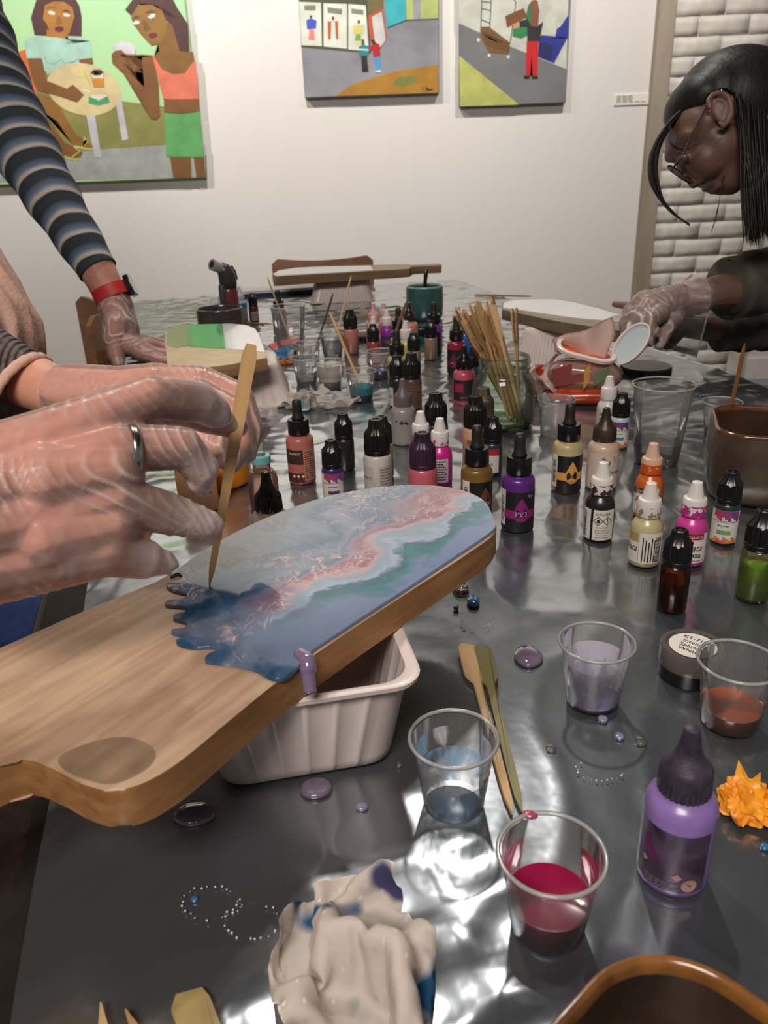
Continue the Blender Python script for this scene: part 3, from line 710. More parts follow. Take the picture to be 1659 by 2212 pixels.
bottle(1031, 918, 'dropper', (128, 92, 44), 'bronze dropper bottle marked GB6 behind the tip of the poured board', lab=lab_drop('GB6', (110, 66, 44), (206, 180, 160), a=34))
def lab_brown(root):
    r = 0.0166
    label_part(root, r, -80, 8, 0.027, 0.045, M('lab_brown', (62, 40, 36), 0.5), [(INKW, lambda bm, fn: put_text(bm, 'PIGMENT', 0.0036, lambda s, t: fn(s - 0.008, t + 0.040)), 'lettering')])
    label_part(root, r, 10, 70, 0.006, 0.045, M('lab_copper', (190, 132, 116), 0.5), [(M('print_brown', (96, 52, 44), 0.6), lambda bm, fn: lines(bm, fn, radians(14) * r, radians(62) * r, 0.008, 0.043, 12), 'small_print')], 'side_label')
    def dia(bm, fn):
        for k, c in enumerate((-0.010, -0.0045, 0.001)):
            poly2(bm, [(c - 0.002, 0.012), (c, 0.010), (c + 0.002, 0.012), (c, 0.014)], fn)
    label_part(root, r, -80, 8, 0.004, 0.0155, M('lab_darkred', (84, 36, 32), 0.5), [(INKW, dia, 'hazard_print')], 'lower_label')
bottle(640, 862, 'dropper', (190, 112, 100), 'copper-pink dropper bottle with brown label left of the poured board tip', lab=lab_brown)
bottle(986, 683, 'dropper', (150, 34, 72), 'crimson dropper bottle beside the jar of sticks', lab=lab_drop('PR2', (120, 24, 60), (190, 140, 150), a=-20))
bottle(937, 652, 'dropper', (146, 60, 160), 'violet dropper bottle in front of the teal mug', lab=lab_drop('PV1', (126, 60, 150), (200, 180, 210), a=-30))
bottle(856, 712, 'dropper', (196, 186, 120), 'yellowish dropper bottle in the middle of the bottle crowd', lab=lab_drop('PY', (180, 160, 60), (60, 50, 30), a=-60))
bottle(860, 664, 'dropper', (60, 66, 84), 'dark dropper bottle with olive bulb behind a leaning stick', lab=lab_drop('PB', (60, 70, 110), (160, 170, 190), a=20))
bottle(599, 626, 'dropper', (60, 52, 50), 'dark dropper bottle behind the tall clear cup', lab=lab_drop('PB1', (70, 60, 58), (160, 150, 146), a=-20))
bottle(714, 950, 'ink', (58, 34, 92), 'purple ink bottle with ALCOHOL INK label just behind the poured board', lab=lab_ink((200, 58, 50), (96, 50, 80), -12))
bottle(740, 893, 'ink', (40, 34, 36), 'small black ink bottle behind the purple one', lab=lab_plain((196, 186, 178), 0.006, 0.034, -80, -24, 0.0123, (180, 40, 36), 'INK', 0.008))
bottle(812, 905, 'tall', (206, 198, 186), 'white pigment bottle with black cap and pale grey label', lab=lab_plain((180, 176, 168), 0.006, 0.04, 4, 70, 0.0155, (120, 114, 108), nlines=9, sub=lab_plain((190, 182, 172), 0.012, 0.04, -78, -20, 0.0155, (90, 84, 80), 'MENT', 0.005)), scale=1.03)
bottle(824, 899, 'ink', (190, 186, 120), 'yellow-green ink bottle half hidden behind the white one', scale=1.05)
bottle(941, 848, 'tall', (62, 68, 56), 'dark green bottle with black cap behind two white-capped ones', lab=lab_plain((120, 120, 104), 0.006, 0.036, -60, 60, 0.0155, (40, 44, 36), nlines=6))
bottle(1065, 900, 'ink', (38, 48, 66), 'navy ink bottle with red-topped label beside the bronze dropper', lab=lab_plain((206, 198, 192), 0.006, 0.028, -60, 40, 0.0123, (90, 86, 86), 'INK', 0.005, sub=lab_plain((170, 44, 44), 0.028, 0.036, -60, 40, 0.0123)))
bottle(1027, 855, 'tall', (206, 160, 132), 'peach pigment bottle with black cap left of the glass jar', lab=lab_plain((160, 98, 64), 0.008, 0.038, -40, 70, 0.0155, (90, 50, 36), nlines=7))
bottle(1044, 837, 'tall', (196, 150, 134), 'pink-beige bottle with smeared black cap standing against the glass jar', cap=M('cap_smeared', (50, 44, 38), 0.4, var=((92, 78, 60), 60)))
bottle(1345, 848, 'ink', (196, 206, 210), 'black-capped bottle with cyan and red ALCOHOL INK label', lab=lab_ink((150, 40, 70), (84, 120, 130), 0))
bottle(930, 692, 'ink', (150, 122, 104), 'taupe ink bottle with black cap in front of the violet dropper', scale=1.04)
bottle(893, 718, 'ink', (150, 130, 124), 'grey-pink ink bottle with black cap left of the taupe one', scale=1.04)
bottle(888, 762, 'tall', (92, 66, 58), 'brown pigment bottle with black cap behind the silver one', lab=lab_plain((104, 76, 66), 0.006, 0.042, -60, 70, 0.0155, (70, 46, 40), nlines=8))
bottle(857, 768, 'ink', (30, 34, 34), 'black ink bottle with red-striped label behind the silver bottle', lab=lab_plain((196, 188, 184), 0.004, 0.03, -84, -30, 0.0123, (170, 40, 40), 'INK', 0.006), scale=1.12)
bottle(805, 700, 'ink', (158, 66, 70), 'red ink bottle with black cap behind the blue cup', lab=lab_plain((190, 150, 146), 0.004, 0.026, -60, 60, 0.0123, (110, 40, 44), nlines=5), scale=1.04)
bottle(544, 633, 'ink', (100, 34, 34), 'small dark red ink bottle alone near the far edge', lab=lab_plain((190, 176, 168), 0.006, 0.028, -40, 70, 0.0123, (60, 40, 40), nlines=4))
bottle(755, 668, 'tall', (190, 124, 110), 'copper-pink bottle with black cap beside the leaning sticks', lab=None)
bottle(912, 934, 'tall', (200, 96, 106), 'pink bottle reading METALLIC PIGMENT with purple-smeared cap', cap=M('cap_purple', (64, 40, 62), 0.35, var=((40, 24, 40), 40)), lab=lab_plain((206, 110, 112), 0.008, 0.036, -70, 70, 0.0155, (110, 44, 54), 'METALLIC PIGMENT', 0.0048, nlines=2, brand_z=0.028))
# squeeze bottles with long nozzle caps
def lab_galaxy(root):
    r = 0.0178
    m = M('lab_galaxy', (44, 34, 46), 0.4, var=((86, 66, 92), 70))
    def art(bm, fn):
        for (c, z, s) in ((-0.013, 0.019, 0.002), (0.004, 0.0155, 0.0026)):
            poly2(bm, [(c - s, z), (c, z - s), (c + s, z), (c, z + s)], fn)
        poly2(bm, [(0.0105 + 0.004 * cos(t), 0.0105 + 0.004 * sin(t)) for t in [2 * pi * k / 16 for k in range(16)]], fn)
    def tl(bm, fn): lines(bm, fn, -0.012, 0.006, 0.0065, 0.0115, 3)
    def neb(bm, fn): poly2(bm, [(-0.0145, 0.034), (-0.012, 0.036), (-0.010, 0.030), (-0.006, 0.024), (-0.008, 0.021), (-0.012, 0.024), (-0.0145, 0.028)], fn)
    label_part(root, r, -62, 62, 0.0055, 0.0425, m, [(M('galaxy_magenta', (104, 24, 84), 0.45), neb, 'nebula_print'), (M('galaxy_pink', (178, 140, 136), 0.5), art, 'hazard_print'), (M('galaxy_text', (130, 116, 110), 0.5), tl, 'small_print')])
bottle(1497, 1570, 'squeeze', (150, 118, 186), 'large lavender squeeze bottle with dark smeared nozzle cap in the foreground', cap=M('cap_lavender', (78, 64, 84), 0.5, var=((30, 26, 30), 55), bmp=(200, 0.3)), lab=lab_galaxy, rot=-4)
def lab_silver(root):
    r = 0.0178
    def eye(bm, fn):
        poly2(bm, [(-0.006, 0.034), (-0.003, 0.0385), (0.001, 0.0395), (0.005, 0.037), (0.008, 0.033), (0.004, 0.0325), (0.001, 0.035), (-0.002, 0.0325)], fn)
        poly2(bm, [(-0.0115, 0.038), (-0.0095, 0.039), (-0.0085, 0.0375), (-0.01, 0.035)], fn)
    def sm(bm, fn): lines(bm, fn, -0.004, 0.011, 0.006, 0.024, 9)
    label_part(root, r, -66, 66, 0.004, 0.042, M('lab_silver', (150, 142, 140), 0.45), [(M('silver_violet', (58, 44, 70), 0.5), eye, 'emblem_print'), (M('silver_text', (176, 166, 162), 0.5), sm, 'small_print')])
bottle(869, 818, 'squeeze', (152, 144, 142), 'silver-grey squeeze bottle with ribbed nozzle cap', cap=M('cap_silver', (112, 100, 98), 0.45, var=((92, 82, 82), 50)), lab=lab_silver, scale=0.95)
bottle(1003, 745, 'squeeze', (204, 92, 108), 'pink squeeze bottle with black label touching the glass jar', lab=lab_plain((40, 30, 34), 0.008, 0.042, -70, 70, 0.0178, (196, 120, 130), 'pigment', 0.004, brand_z=0.014, sub=lab_plain((166, 40, 72), 0.022, 0.036, -55, -5, 0.01785)), scale=0.98)
def lab_fluid(text, sub, dot):
    def f(root):
        r = 0.0178
        def art(bm, fn):
            put_text(bm, text, 0.0135, lambda s, t: fn(s + t * 0.22, t + 0.035), 0.85)
            if sub: put_text(bm, sub, 0.0044, lambda s, t: fn(s + 0.006, t + 0.023)); lines(bm, fn, -0.002, 0.012, 0.008, 0.019, 5)
        def blob(bm, fn): poly2(bm, [(0.003 + 0.009 * cos(t) * (1 + 0.12 * sin(3 * t)), 0.036 + 0.0085 * sin(t)) for t in [2 * pi * k / 20 for k in range(20)]], fn)
        label_part(root, r, -66, 66, 0.004, 0.046, M('lab_cream', (212, 190, 176), 0.5), [(M('blob_%d' % dot[0], dot, 0.45), blob, 'paint_blob_print'), (INKB, art, 'lettering')])
    return f
bottle(573, 1018, 'squeeze', (206, 180, 168), 'cream bottle with black nozzle cap and a brown blob reading fluid', cap=M('cap_black_worn', (26, 22, 22), 0.3, var=((44, 34, 32), 40)), lab=lab_fluid('fluid', None, (140, 70, 48)))
bottle(1311, 880, 'squeeze', (206, 178, 156), 'cream bottle reading fluid GOLD PEARL with brown-stained nozzle cap', cap=M('cap_brown', (70, 52, 42), 0.4, var=((36, 28, 24), 40)), lab=lab_fluid('flu', 'GOLD PEARL', (176, 150, 128)), rot=12)
bottle(806, 655, 'squeeze', (206, 150, 140), 'pink nozzle bottle at the back of the bottle crowd', cap=M('cap_pink', (206, 152, 146), 0.4), scale=0.95)
bottle(883, 653, 'squeeze', (214, 150, 112), 'orange-peach bottle with dark glassy nozzle before the teal mug', cap=M('cap_dark_gloss', (46, 38, 36), 0.2, coat=0.4), lab=lab_plain((214, 120, 70), 0.008, 0.042, -40, 40, 0.0178))
bottle(478, 621, 'squeeze', (214, 208, 198), 'white nozzle bottle behind the dark grey pot', cap=WHITEP, scale=0.95)
bottle(516, 619, 'squeeze', (206, 210, 220), 'white nozzle bottle with a blue shoulder right of the grey pot', cap=M('cap_blueish', (198, 190, 206), 0.4), lab=lab_plain((60, 160, 210), 0.036, 0.05, -90, 90, 0.0179), scale=0.9)
# smaller cone-capped bottles
bottle(950, 903, 'cone', (206, 34, 134), 'hot pink bottle with white cap beside the METALLIC PIGMENT bottle', cap=WHITEP, stain=STAIN((200, 60, 150), 'pink', 0.58), lab=lab_plain((214, 196, 204), 0.005, 0.034, -30, 40, 0.0145, (40, 30, 36), nlines=8))
bottle(908, 888, 'cone', (120, 60, 120), 'purple bottle with white cap behind the pink ones', cap=WHITEP, stain=STAIN((70, 40, 90), 'purple', 0.55), lab=lab_plain((196, 190, 130), 0.005, 0.034, -60, 20, 0.0145, (60, 50, 50), nlines=6))
bottle(1318, 812, 'cone', (206, 202, 196), 'translucent white bottle with white cap behind the ALCOHOL INK bottle', cap=WHITEP, lab=lab_plain((190, 190, 182), 0.005, 0.034, -50, 50, 0.0145, (90, 110, 90), nlines=4))
bottle(835, 669, 'cone', (158, 46, 160), 'bright violet bottle with white cap at the back of the crowd', cap=WHITEP, lab=lab_plain((80, 56, 84), 0.004, 0.028, -70, 70, 0.0145, (160, 140, 160), 'Piñata', 0.008))
bottle(806, 684, 'cone', (206, 206, 204), 'clear-white bottle with white cap behind the red ink bottle', cap=WHITEP)
bottle(988, 662, 'cone', (110, 176, 190), 'pale teal bottle with pinkish cap left of the sticks', cap=M('cap_pink2', (206, 176, 176), 0.4))
bottle(1022, 748, 'cone', (70, 110, 100), 'sea-green bottle seen beside the rim of the glass jar', cap=BLACKP)
bottle(828, 655, 'cone', (206, 172, 176), 'pale pink bottle with thin nozzle next to the white tub', cap=M('cap_pink2', (206, 176, 176), 0.4), scale=0.9)
bottle(876, 693, 'cone', (206, 190, 120), 'yellow bottle with white cap behind the yellowish dropper', cap=WHITEP, lab=lab_plain((206, 190, 80), 0.005, 0.034, -60, 60, 0.0145), scale=1.05)
# uncapped clear bottle by the orange jar
p = placed(560, 958, 0.086)
root = empty('nozzle_bottle', p, face_rot(p), 'empty clear bottle with bare nozzle and teal ring beside the orange jar', 'bottle', G_B)
obj('body', LATHE([(0.0145, 0), (0.016, 0.002), (0.016, 0.046), (0.0145, 0.052), (0.011, 0.055)], segs=32), CLEAR('pinkish_clear', tint=(250, 226, 216), haze=0.35, hazecol=(206, 160, 148)), root)
obj('neck', LATHE([(0.0125, 0.0545), (0.0125, 0.056), (0.0095, 0.0562), (0.0095, 0.066)], segs=28), CLEAR('pink_neck', tint=(240, 210, 200), haze=0.4, hazecol=(206, 170, 160)), root, auto=40)
obj('teal_ring', LATHE([(0.0102, 0.0645), (0.0106, 0.065), (0.0104, 0.0725), (0.0095, 0.0735)], segs=28), M('teal_ring', (120, 178, 180), 0.35), root, auto=40)
obj('nozzle', LATHE([(0.0055, 0.0735), (0.0045, 0.082), (0.004, 0.086)], segs=20), PLAST2, root)

# ---- plastic cups
G_C = 'small clear mixing cups'
FILM = {}
def film(col, thr, seed, name):
    m, nt, b = nmat('residue_' + name); b.inputs['Base Color'].default_value = lin(col); b.inputs['Roughness'].default_value = 0.15
    tc = N(nt, 'ShaderNodeTexCoord'); mp = N(nt, 'ShaderNodeMapping'); mp.inputs['Scale'].default_value = (1, 1, 0.35); mp.inputs['Location'].default_value = (seed, seed, 0)
    nz = N(nt, 'ShaderNodeTexNoise'); nz.inputs['Scale'].default_value = 70; nz.inputs['Detail'].default_value = 4
    L(nt, tc.outputs['Object'], mp.inputs[0]); L(nt, mp.outputs[0], nz.inputs['Vector'])
    cr = N(nt, 'ShaderNodeValToRGB'); cr.color_ramp.elements[0].position = thr; cr.color_ramp.elements[1].position = thr + 0.12
    cr.color_ramp.elements[1].color = (0.75, 0.75, 0.75, 1)
    L(nt, nz.outputs['Fac'], cr.inputs[0]); L(nt, cr.outputs[0], b.inputs['Alpha'])
    return m
def cup(px, py, label, fill=None, res=(), h=0.05, rt=0.0250, rb=0.0178, mat=None, name='mixing_cup', tilt=None, cat='cup', group=G_C, ridge=False):
    """rim centre at the pixel; fill=(mat, height); res=[(mat,z0,z1)] smears on the wall"""
    p = placed(px, py, h)
    root = empty(name, p, face_rot(p), label, cat, group)
    m = mat or PLAST
    R = lambda z: rb + (rt - 0.0012 - rb) * z / h
    prof = [(0.001, 0.0008), (rb * 0.9, 0.0008), (rb, 0.002)]
    if ridge: prof += [(R(h * 0.78), h * 0.78), (R(h * 0.8) + 0.0016, h * 0.8)]
    prof += [(R(h * 0.96) + (0.0008 if ridge else 0), h * 0.96)]
    obj('wall', LATHE(prof, segs=48, cap1=False), m, root)
    bm = bmesh.new(); mr, tr = rt, 0.0012
    for i in range(48):
        pass
    rings = [[Vector(((mr + tr * cos(b)) * cos(a), (mr + tr * cos(b)) * sin(a), h - tr + tr * sin(b))) for b in [2 * pi * k / 8 for k in range(8)]] for a in [2 * pi * i / 48 for i in range(48)]]
    V = [[bm.verts.new(v) for v in r_] for r_ in rings]
    for i in range(48):
        for k in range(8): bm.faces.new((V[i][k], V[(i + 1) % 48][k], V[(i + 1) % 48][(k + 1) % 8], V[i][(k + 1) % 8]))
    obj('rim', bm, CLEAR('cup_rim', haze=0.55, hazecol=(240, 238, 235), gl=1.4, rough=0.12) if mat is None else mat, root)
    if fill:
        z = fill[1]
        obj('contents', LATHE([(rb * 0.85, 0.0012), (R(0.003) - 0.0004, 0.003), (R(z) - 0.0004, z), (R(z) - 0.002, z - 0.0004)], segs=40), fill[0], root, auto=50)
    for (fm, z0, z1) in res:
        obj('residue', LATHE([(R(z0) - 0.0005, z0), (R((z0 + z1) / 2) - 0.0005, (z0 + z1) / 2), (R(z1) - 0.0005, z1)], segs=40, cap0=False, cap1=False), fm, root)
    return root
RESIN = lambda n, c, r=0.12: M(n, c, r, coat=0.6, var=(tuple(int(x * 0.85) for x in c), 40))
cup(1290, 1383, 'clear cup with lavender dregs standing beyond the two loose sticks', (RESIN('lav_resin', (160, 156, 214)), 0.005), [(film((214, 206, 224), 0.40, 1, 'lav'), 0.005, 0.036), (film((110, 112, 180), 0.60, 5, 'lav2'), 0.005, 0.02)])
cup(980, 1590, 'clear cup streaked with pale blue beside the two loose sticks', None, [(film((150, 190, 226), 0.44, 2, 'blue'), 0.002, 0.026), (film((228, 224, 230), 0.47, 8, 'white'), 0.008, 0.040), (film((150, 110, 180), 0.72, 3, 'vio'), 0.02, 0.04)])
c3 = cup(1192, 1838, 'clear cup a third full of crimson resin in the foreground', (RESIN('crimson_resin', (178, 24, 78)), 0.021))
bm = bmesh.new(); bmesh.ops.create_icosphere(bm, subdivisions=2, radius=0.0028, matrix=Matrix.Translation((-0.0118, 0.0222, 0.0485)) @ Matrix.Diagonal((1.5, 1, 0.6, 1)))
obj('crimson_drip', bm, RESIN('pink_drip', (200, 90, 110)), c3)
cup(1597, 1425, 'clear cup half full of orange-brown resin at the right edge', (RESIN('orange_resin', (204, 92, 38)), 0.0150))
G_D = 'small cups in the middle of the table'
cup(659, 771, 'clear cup of water-clear resin left of the milky cup', (CLEAR('grey_resin', tint=(214, 210, 206), haze=0.25, hazecol=(170, 166, 164)), 0.017), group=G_D)
cup(711, 779, 'milky cup of white resin between the clear and the teal cups', (RESIN('white_resin', (236, 222, 214)), 0.016), [(film((240, 232, 226), 0.30, 4, 'milk'), 0.01, 0.044)], group=G_D)
cup(779, 800, 'cup of bright teal ink with a stick leaning in it', (RESIN('teal_ink', (4, 74, 88), 0.08), 0.012), [(CLEAR('teal_film', tint=(40, 190, 206), haze=0.45, hazecol=(20, 170, 190)), 0.011, 0.0245)], group=G_D)
cup(822, 757, 'cup of deep blue ink half hidden by a dark bottle', (RESIN('blue_ink', (14, 66, 170), 0.08), 0.0165), group=G_D)
cup(716, 722, 'cup smeared grey-blue behind the milky cup', None, [(film((120, 140, 156), 0.34, 6, 'greyb'), 0.004, 0.042), (film((190, 150, 90), 0.62, 9, 'och'), 0.01, 0.034)], group=G_D)
cup(664, 740, 'cup smeared with orange paint behind the water-clear cup', None, [(film((214, 140, 40), 0.46, 7, 'orange'), 0.004, 0.04), (film((206, 170, 160), 0.55, 12, 'pk'), 0.004, 0.04)], group=G_D)
cup(1203, 861, 'empty milky cup with a double rim beside the wipes pack', None, [], mat=PLAST2, h=0.052, rt=0.0255, rb=0.020, ridge=True)
cup(1561, 866, 'clear cup with dark teal dregs beside the big brown pot', (RESIN('dkteal_resin', (30, 62, 60)), 0.009), [(film((180, 190, 180), 0.5, 10, 'g'), 0.005, 0.04)])
cup(1435, 828, 'tall clear tumbler with a little water by the white-capped bottle', (CLEAR('water', tint=(236, 236, 232), haze=0.06, gl=1.3), 0.028), h=0.10, rt=0.0365, rb=0.0265, name='plastic_tumbler', group='tall clear tumblers')
cup(621, 660, 'tall clear tumbler with a stick standing in it near the far end', None, h=0.10, rt=0.0365, rb=0.0265, name='plastic_tumbler', group='tall clear tumblers')
# ------------------------------------------------------------------ boards on their tubs
def WOOD(name, c1, c2, ang, scale=(3, 60, 60), rough=0.5, off=(0, 0, 0)):
    m, nt, b = nmat(name); b.inputs['Roughness'].default_value = rough
    tc = N(nt, 'ShaderNodeTexCoord'); mp = N(nt, 'ShaderNodeMapping'); mp.vector_type = 'POINT'
    mp.inputs['Rotation'].default_value = (0, 0, -ang); mp.inputs['Location'].default_value = off
    mp2 = N(nt, 'ShaderNodeMapping'); mp2.inputs['Scale'].default_value = scale
    L(nt, tc.outputs['Object'], mp.inputs[0]); L(nt, mp.outputs[0], mp2.inputs[0])
    nz = N(nt, 'ShaderNodeTexNoise'); nz.inputs['Scale'].default_value = 2.2; nz.inputs['Detail'].default_value = 6; nz.inputs['Distortion'].default_value = 0.6
    L(nt, mp2.outputs[0], nz.inputs['Vector'])
    n2 = N(nt, 'ShaderNodeTexNoise'); n2.inputs['Scale'].default_value = 16; n2.inputs['Detail'].default_value = 3
    L(nt, mp.outputs[0], n2.inputs['Vector'])
    mx = N(nt, 'ShaderNodeMath', operation='MULTIPLY_ADD'); mx.inputs[1].default_value = 0.45
    L(nt, n2.outputs['Fac'], mx.inputs[0]); ml = N(nt, 'ShaderNodeMath', operation='MULTIPLY'); ml.inputs[1].default_value = 0.6
    L(nt, nz.outputs['Fac'], ml.inputs[0]); L(nt, ml.outputs[0], mx.inputs[2])
    cr = N(nt, 'ShaderNodeValToRGB'); cr.color_ramp.elements[0].position = 0.36; cr.color_ramp.elements[1].position = 0.68
    cr.color_ramp.elements[0].color = lin(c2); cr.color_ramp.elements[1].color = lin(c1)
    L(nt, mx.outputs[0], cr.inputs[0]); L(nt, cr.outputs[0], b.inputs['Base Color'])
    bp = N(nt, 'ShaderNodeBump'); bp.inputs['Strength'].default_value = 0.15; bp.inputs['Distance'].default_value = 0.001
    L(nt, nz.outputs['Fac'], bp.inputs['Height']); L(nt, bp.outputs[0], b.inputs['Normal'])
    return m
def tub(name, cx, cy, z0, w, d, h, rz, label, flip=False, flare=0.012, group='white ribbed tubs propping the boards', n_rib=(6, 5)):
    """ribbed plastic tub; flip stands it upside down"""
    root = empty(name, (cx, cy, z0), rz, label, 'tub', group)
    def ring(ww, dd, z, rib, inset=0):
        pts = []; r = 0.018
        base = rrect(ww, dd, r, 6)
        # subdivide the straight sides with ribs
        out = []
        for i, p in enumerate(base):
            q = base[(i + 1) % len(base)]; out.append(p)
            if i % 7 == 6:
                nn = n_rib[0] if abs(q[0] - p[0]) > abs(q[1] - p[1]) else n_rib[1]
                for k in range(nn):
                    t = (k + 0.5) / nn
                    nx, ny = (q[1] - p[1]), -(q[0] - p[0]); l = sqrt(nx * nx + ny * ny); nx, ny = nx / l, ny / l
                    for dt, o in ((-0.028, 0), (-0.012, rib), (0.012, rib), (0.028, 0)):
                        out.append((p[0] + (q[0] - p[0]) * (t + dt) + nx * o, p[1] + (q[1] - p[1]) * (t + dt) + ny * o))
        return [(x, y, (h - z) if flip else z) for x, y in out]
    rings = [ring(w - 0.008, d - 0.008, 0.0, 0), ring(w, d, 0.004, 0.0), ring(w + 0.002, d + 0.002, 0.010, 0.0016), ring(w + 2 * flare - 0.004, d + 2 * flare - 0.004, h - 0.008, 0.0016), ring(w + 2 * flare - 0.002, d + 2 * flare - 0.002, h - 0.005, 0),
             ring(w + 2 * flare + 0.008, d + 2 * flare + 0.008, h - 0.004, 0), ring(w + 2 * flare + 0.009, d + 2 * flare + 0.009, h - 0.001, 0), ring(w + 2 * flare + 0.004, d + 2 * flare + 0.004, h, 0), ring(w + 2 * flare - 0.006, d + 2 * flare - 0.006, h - 0.002, 0),
             ring(w - 0.004, d - 0.004, 0.004, -0.0006), ring(w - 0.01, d - 0.01, 0.0025, 0)]
    bm = bmesh.new(); loft(bm, rings, True, True)
    if flip: bmesh.ops.reverse_faces(bm, faces=bm.faces)
    obj('shell', bm, TUBM, root, auto=50)
    return root
TUBM = M('tub_plastic', (222, 206, 200), 0.34, coat=0.1)
ZB = ZT + 0.094                      # top of the poured board
def edge_prism(name, pts, z0, z1, mats, root, bev=0.0025):
    bm = bmesh.new(); prism(bm, [(p.x, p.y) for p in pts], z0, z1)
    hor = [e for e in bm.edges if abs(e.verts[0].co.z - e.verts[1].co.z) < 1e-6]
    bmesh.ops.bevel(bm, geom=hor, offset=bev, segments=2, profile=0.5, affect='EDGES')
    bmesh.ops.triangulate(bm, faces=[f for f in bm.faces if len(f.verts) > 4])
    bmesh.ops.recalc_face_normals(bm, faces=bm.faces)
    for f in bm.faces: f.material_index = 0 if abs(f.normal.z) > 0.6 or len(mats) == 1 else 1
    return obj(name, local(bm, root), mats, root, auto=30)
AX = Vector((0.59, 0.807)).normalized(); ANG = atan2(AX.y, AX.x)
px_far = [(370, 1242), (440, 1190), (520, 1145), (620, 1101), (720, 1070), (830, 1052), (930, 1050), (1000, 1062), (1045, 1086), (1066, 1118), (1068, 1152)]
px_right = [(1000, 1203), (900, 1268), (800, 1333), (700, 1400), (600, 1472), (500, 1553), (420, 1620), (360, 1664), (300, 1695), (240, 1708), (180, 1694), (120, 1664), (60, 1642), (0, 1655)]
left = [(0, 1400), (200, 1312)]
W2 = lambda L_, z: [onz(x, y, z).xy for x, y in L_]
handle = [Vector((-0.235, 0.277)), Vector((-0.258, 0.243)), Vector((-0.276, 0.230)), Vector((-0.296, 0.236)), Vector((-0.303, 0.255)), Vector((-0.296, 0.285)), Vector((-0.278, 0.33)), Vector((-0.266, 0.375)), Vector((-0.262, 0.402))]
handle = [q * 0.947 for q in handle]
outl = [Vector(q) for q in smooth_closed(W2(px_far, ZB) + W2(px_right, ZB) + handle + W2(left, ZB), 4)]
c0 = sum(outl, Vector((0, 0))) / len(outl)
root = empty('serving_board', (c0.x, c0.y, ZB - 0.022), 0, 'long pale wooden serving board with marbled blue resin, held over a tub', 'board')
wtop = WOOD('board_wood', (204, 172, 142), (158, 124, 94), ANG, (3.5, 42, 42), off=(0.3, 0.1, 0))
wside = WOOD('board_side', (180, 130, 80), (122, 82, 46), ANG, (4, 30, 60), 0.42)
edge_prism('board', outl, ZB - 0.022, ZB, [wtop, wside], root, 0.0018)
# damp oval stain and the dark knot on the edge
st = smooth_closed([(130, 1632), (200, 1602), (270, 1592), (325, 1610), (335, 1640), (300, 1672), (240, 1694), (180, 1682), (135, 1660)], 5)
bm = bmesh.new(); bm.faces.new([bm.verts.new(tuple(onz(p.x, p.y, ZB + 0.0003))) for p in st])
m, nt, b = nmat('damp_stain'); b.inputs['Base Color'].default_value = lin((104, 78, 52)); b.inputs['Roughness'].default_value = 0.35
tc = N(nt, 'ShaderNodeTexCoord'); nz = N(nt, 'ShaderNodeTexNoise'); nz.inputs['Scale'].default_value = 60; L(nt, tc.outputs['Object'], nz.inputs['Vector'])
cr = N(nt, 'ShaderNodeValToRGB'); cr.color_ramp.elements[0].position = 0.3; cr.color_ramp.elements[0].color = (.22, .22, .22, 1); cr.color_ramp.elements[1].color = (.5, .5, .5, 1); L(nt, nz.outputs['Fac'], cr.inputs[0]); L(nt, cr.outputs[0], b.inputs['Alpha'])
obj('damp_patch', local(bm, root), m, root, smooth=False)
# the poured resin
rag = [(612, 1470), (585, 1469), (560, 1455), (520, 1443), (480, 1438), (447, 1433), (450, 1420), (474, 1408), (455, 1402), (425, 1404), (390, 1397), (383, 1388), (402, 1380), (376, 1372), (374, 1366), (400, 1362), (404, 1350), (380, 1342), (378, 1334), (404, 1326), (402, 1316), (364, 1312), (362, 1304), (398, 1298), (404, 1288), (372, 1278), (362, 1266), (390, 1258), (394, 1248), (384, 1243)]
rright = [(1066, 1130), (1064, 1150), (996, 1198), (900, 1262), (800, 1327), (720, 1380), (676, 1410), (648, 1440)]
res_px = [(x + 3, y + 4) for x, y in px_far[:-2]] + rright + rag
rp = [Vector(q) for q in smooth_closed(W2(res_px, ZB), 4)]
m, nt, b = nmat('marbled_resin'); b.inputs['Roughness'].default_value = 0.05; b.inputs['Coat Weight'].default_value = 0.35; b.inputs['Coat Roughness'].default_value = 0.03; b.inputs['Specular IOR Level'].default_value = 0.5
tc = N(nt, 'ShaderNodeTexCoord'); mp = N(nt, 'ShaderNodeMapping'); mp.inputs['Rotation'].default_value = (0, 0, -ANG)
L(nt, tc.outputs['Object'], mp.inputs[0])
def warped(src, sc, amt, seed):
    nz = N(nt, 'ShaderNodeTexNoise'); nz.inputs['Scale'].default_value = sc; nz.inputs['Detail'].default_value = 4
    ad0 = N(nt, 'ShaderNodeVectorMath', operation='ADD'); ad0.inputs[1].default_value = (seed, seed * 2, 0); L(nt, src, ad0.inputs[0]); L(nt, ad0.outputs[0], nz.inputs['Vector'])
    s1 = N(nt, 'ShaderNodeVectorMath', operation='SUBTRACT'); s1.inputs[1].default_value = (.5, .5, .5); L(nt, nz.outputs['Color'], s1.inputs[0])
    s2 = N(nt, 'ShaderNodeVectorMath', operation='SCALE'); s2.inputs['Scale'].default_value = amt; L(nt, s1.outputs[0], s2.inputs[0])
    ad = N(nt, 'ShaderNodeVectorMath', operation='ADD'); L(nt, src, ad.inputs[0]); L(nt, s2.outputs[0], ad.inputs[1]); return ad.outputs[0]
w1 = warped(mp.outputs[0], 11, 0.13, 1.3); w2 = warped(warped(w1, 26, 0.07, 4.1), 75, 0.02, 2.6)
sx = N(nt, 'ShaderNodeSeparateXYZ'); L(nt, w2, sx.inputs[0])
YO = 0.0
mr = N(nt, 'ShaderNodeMapRange')
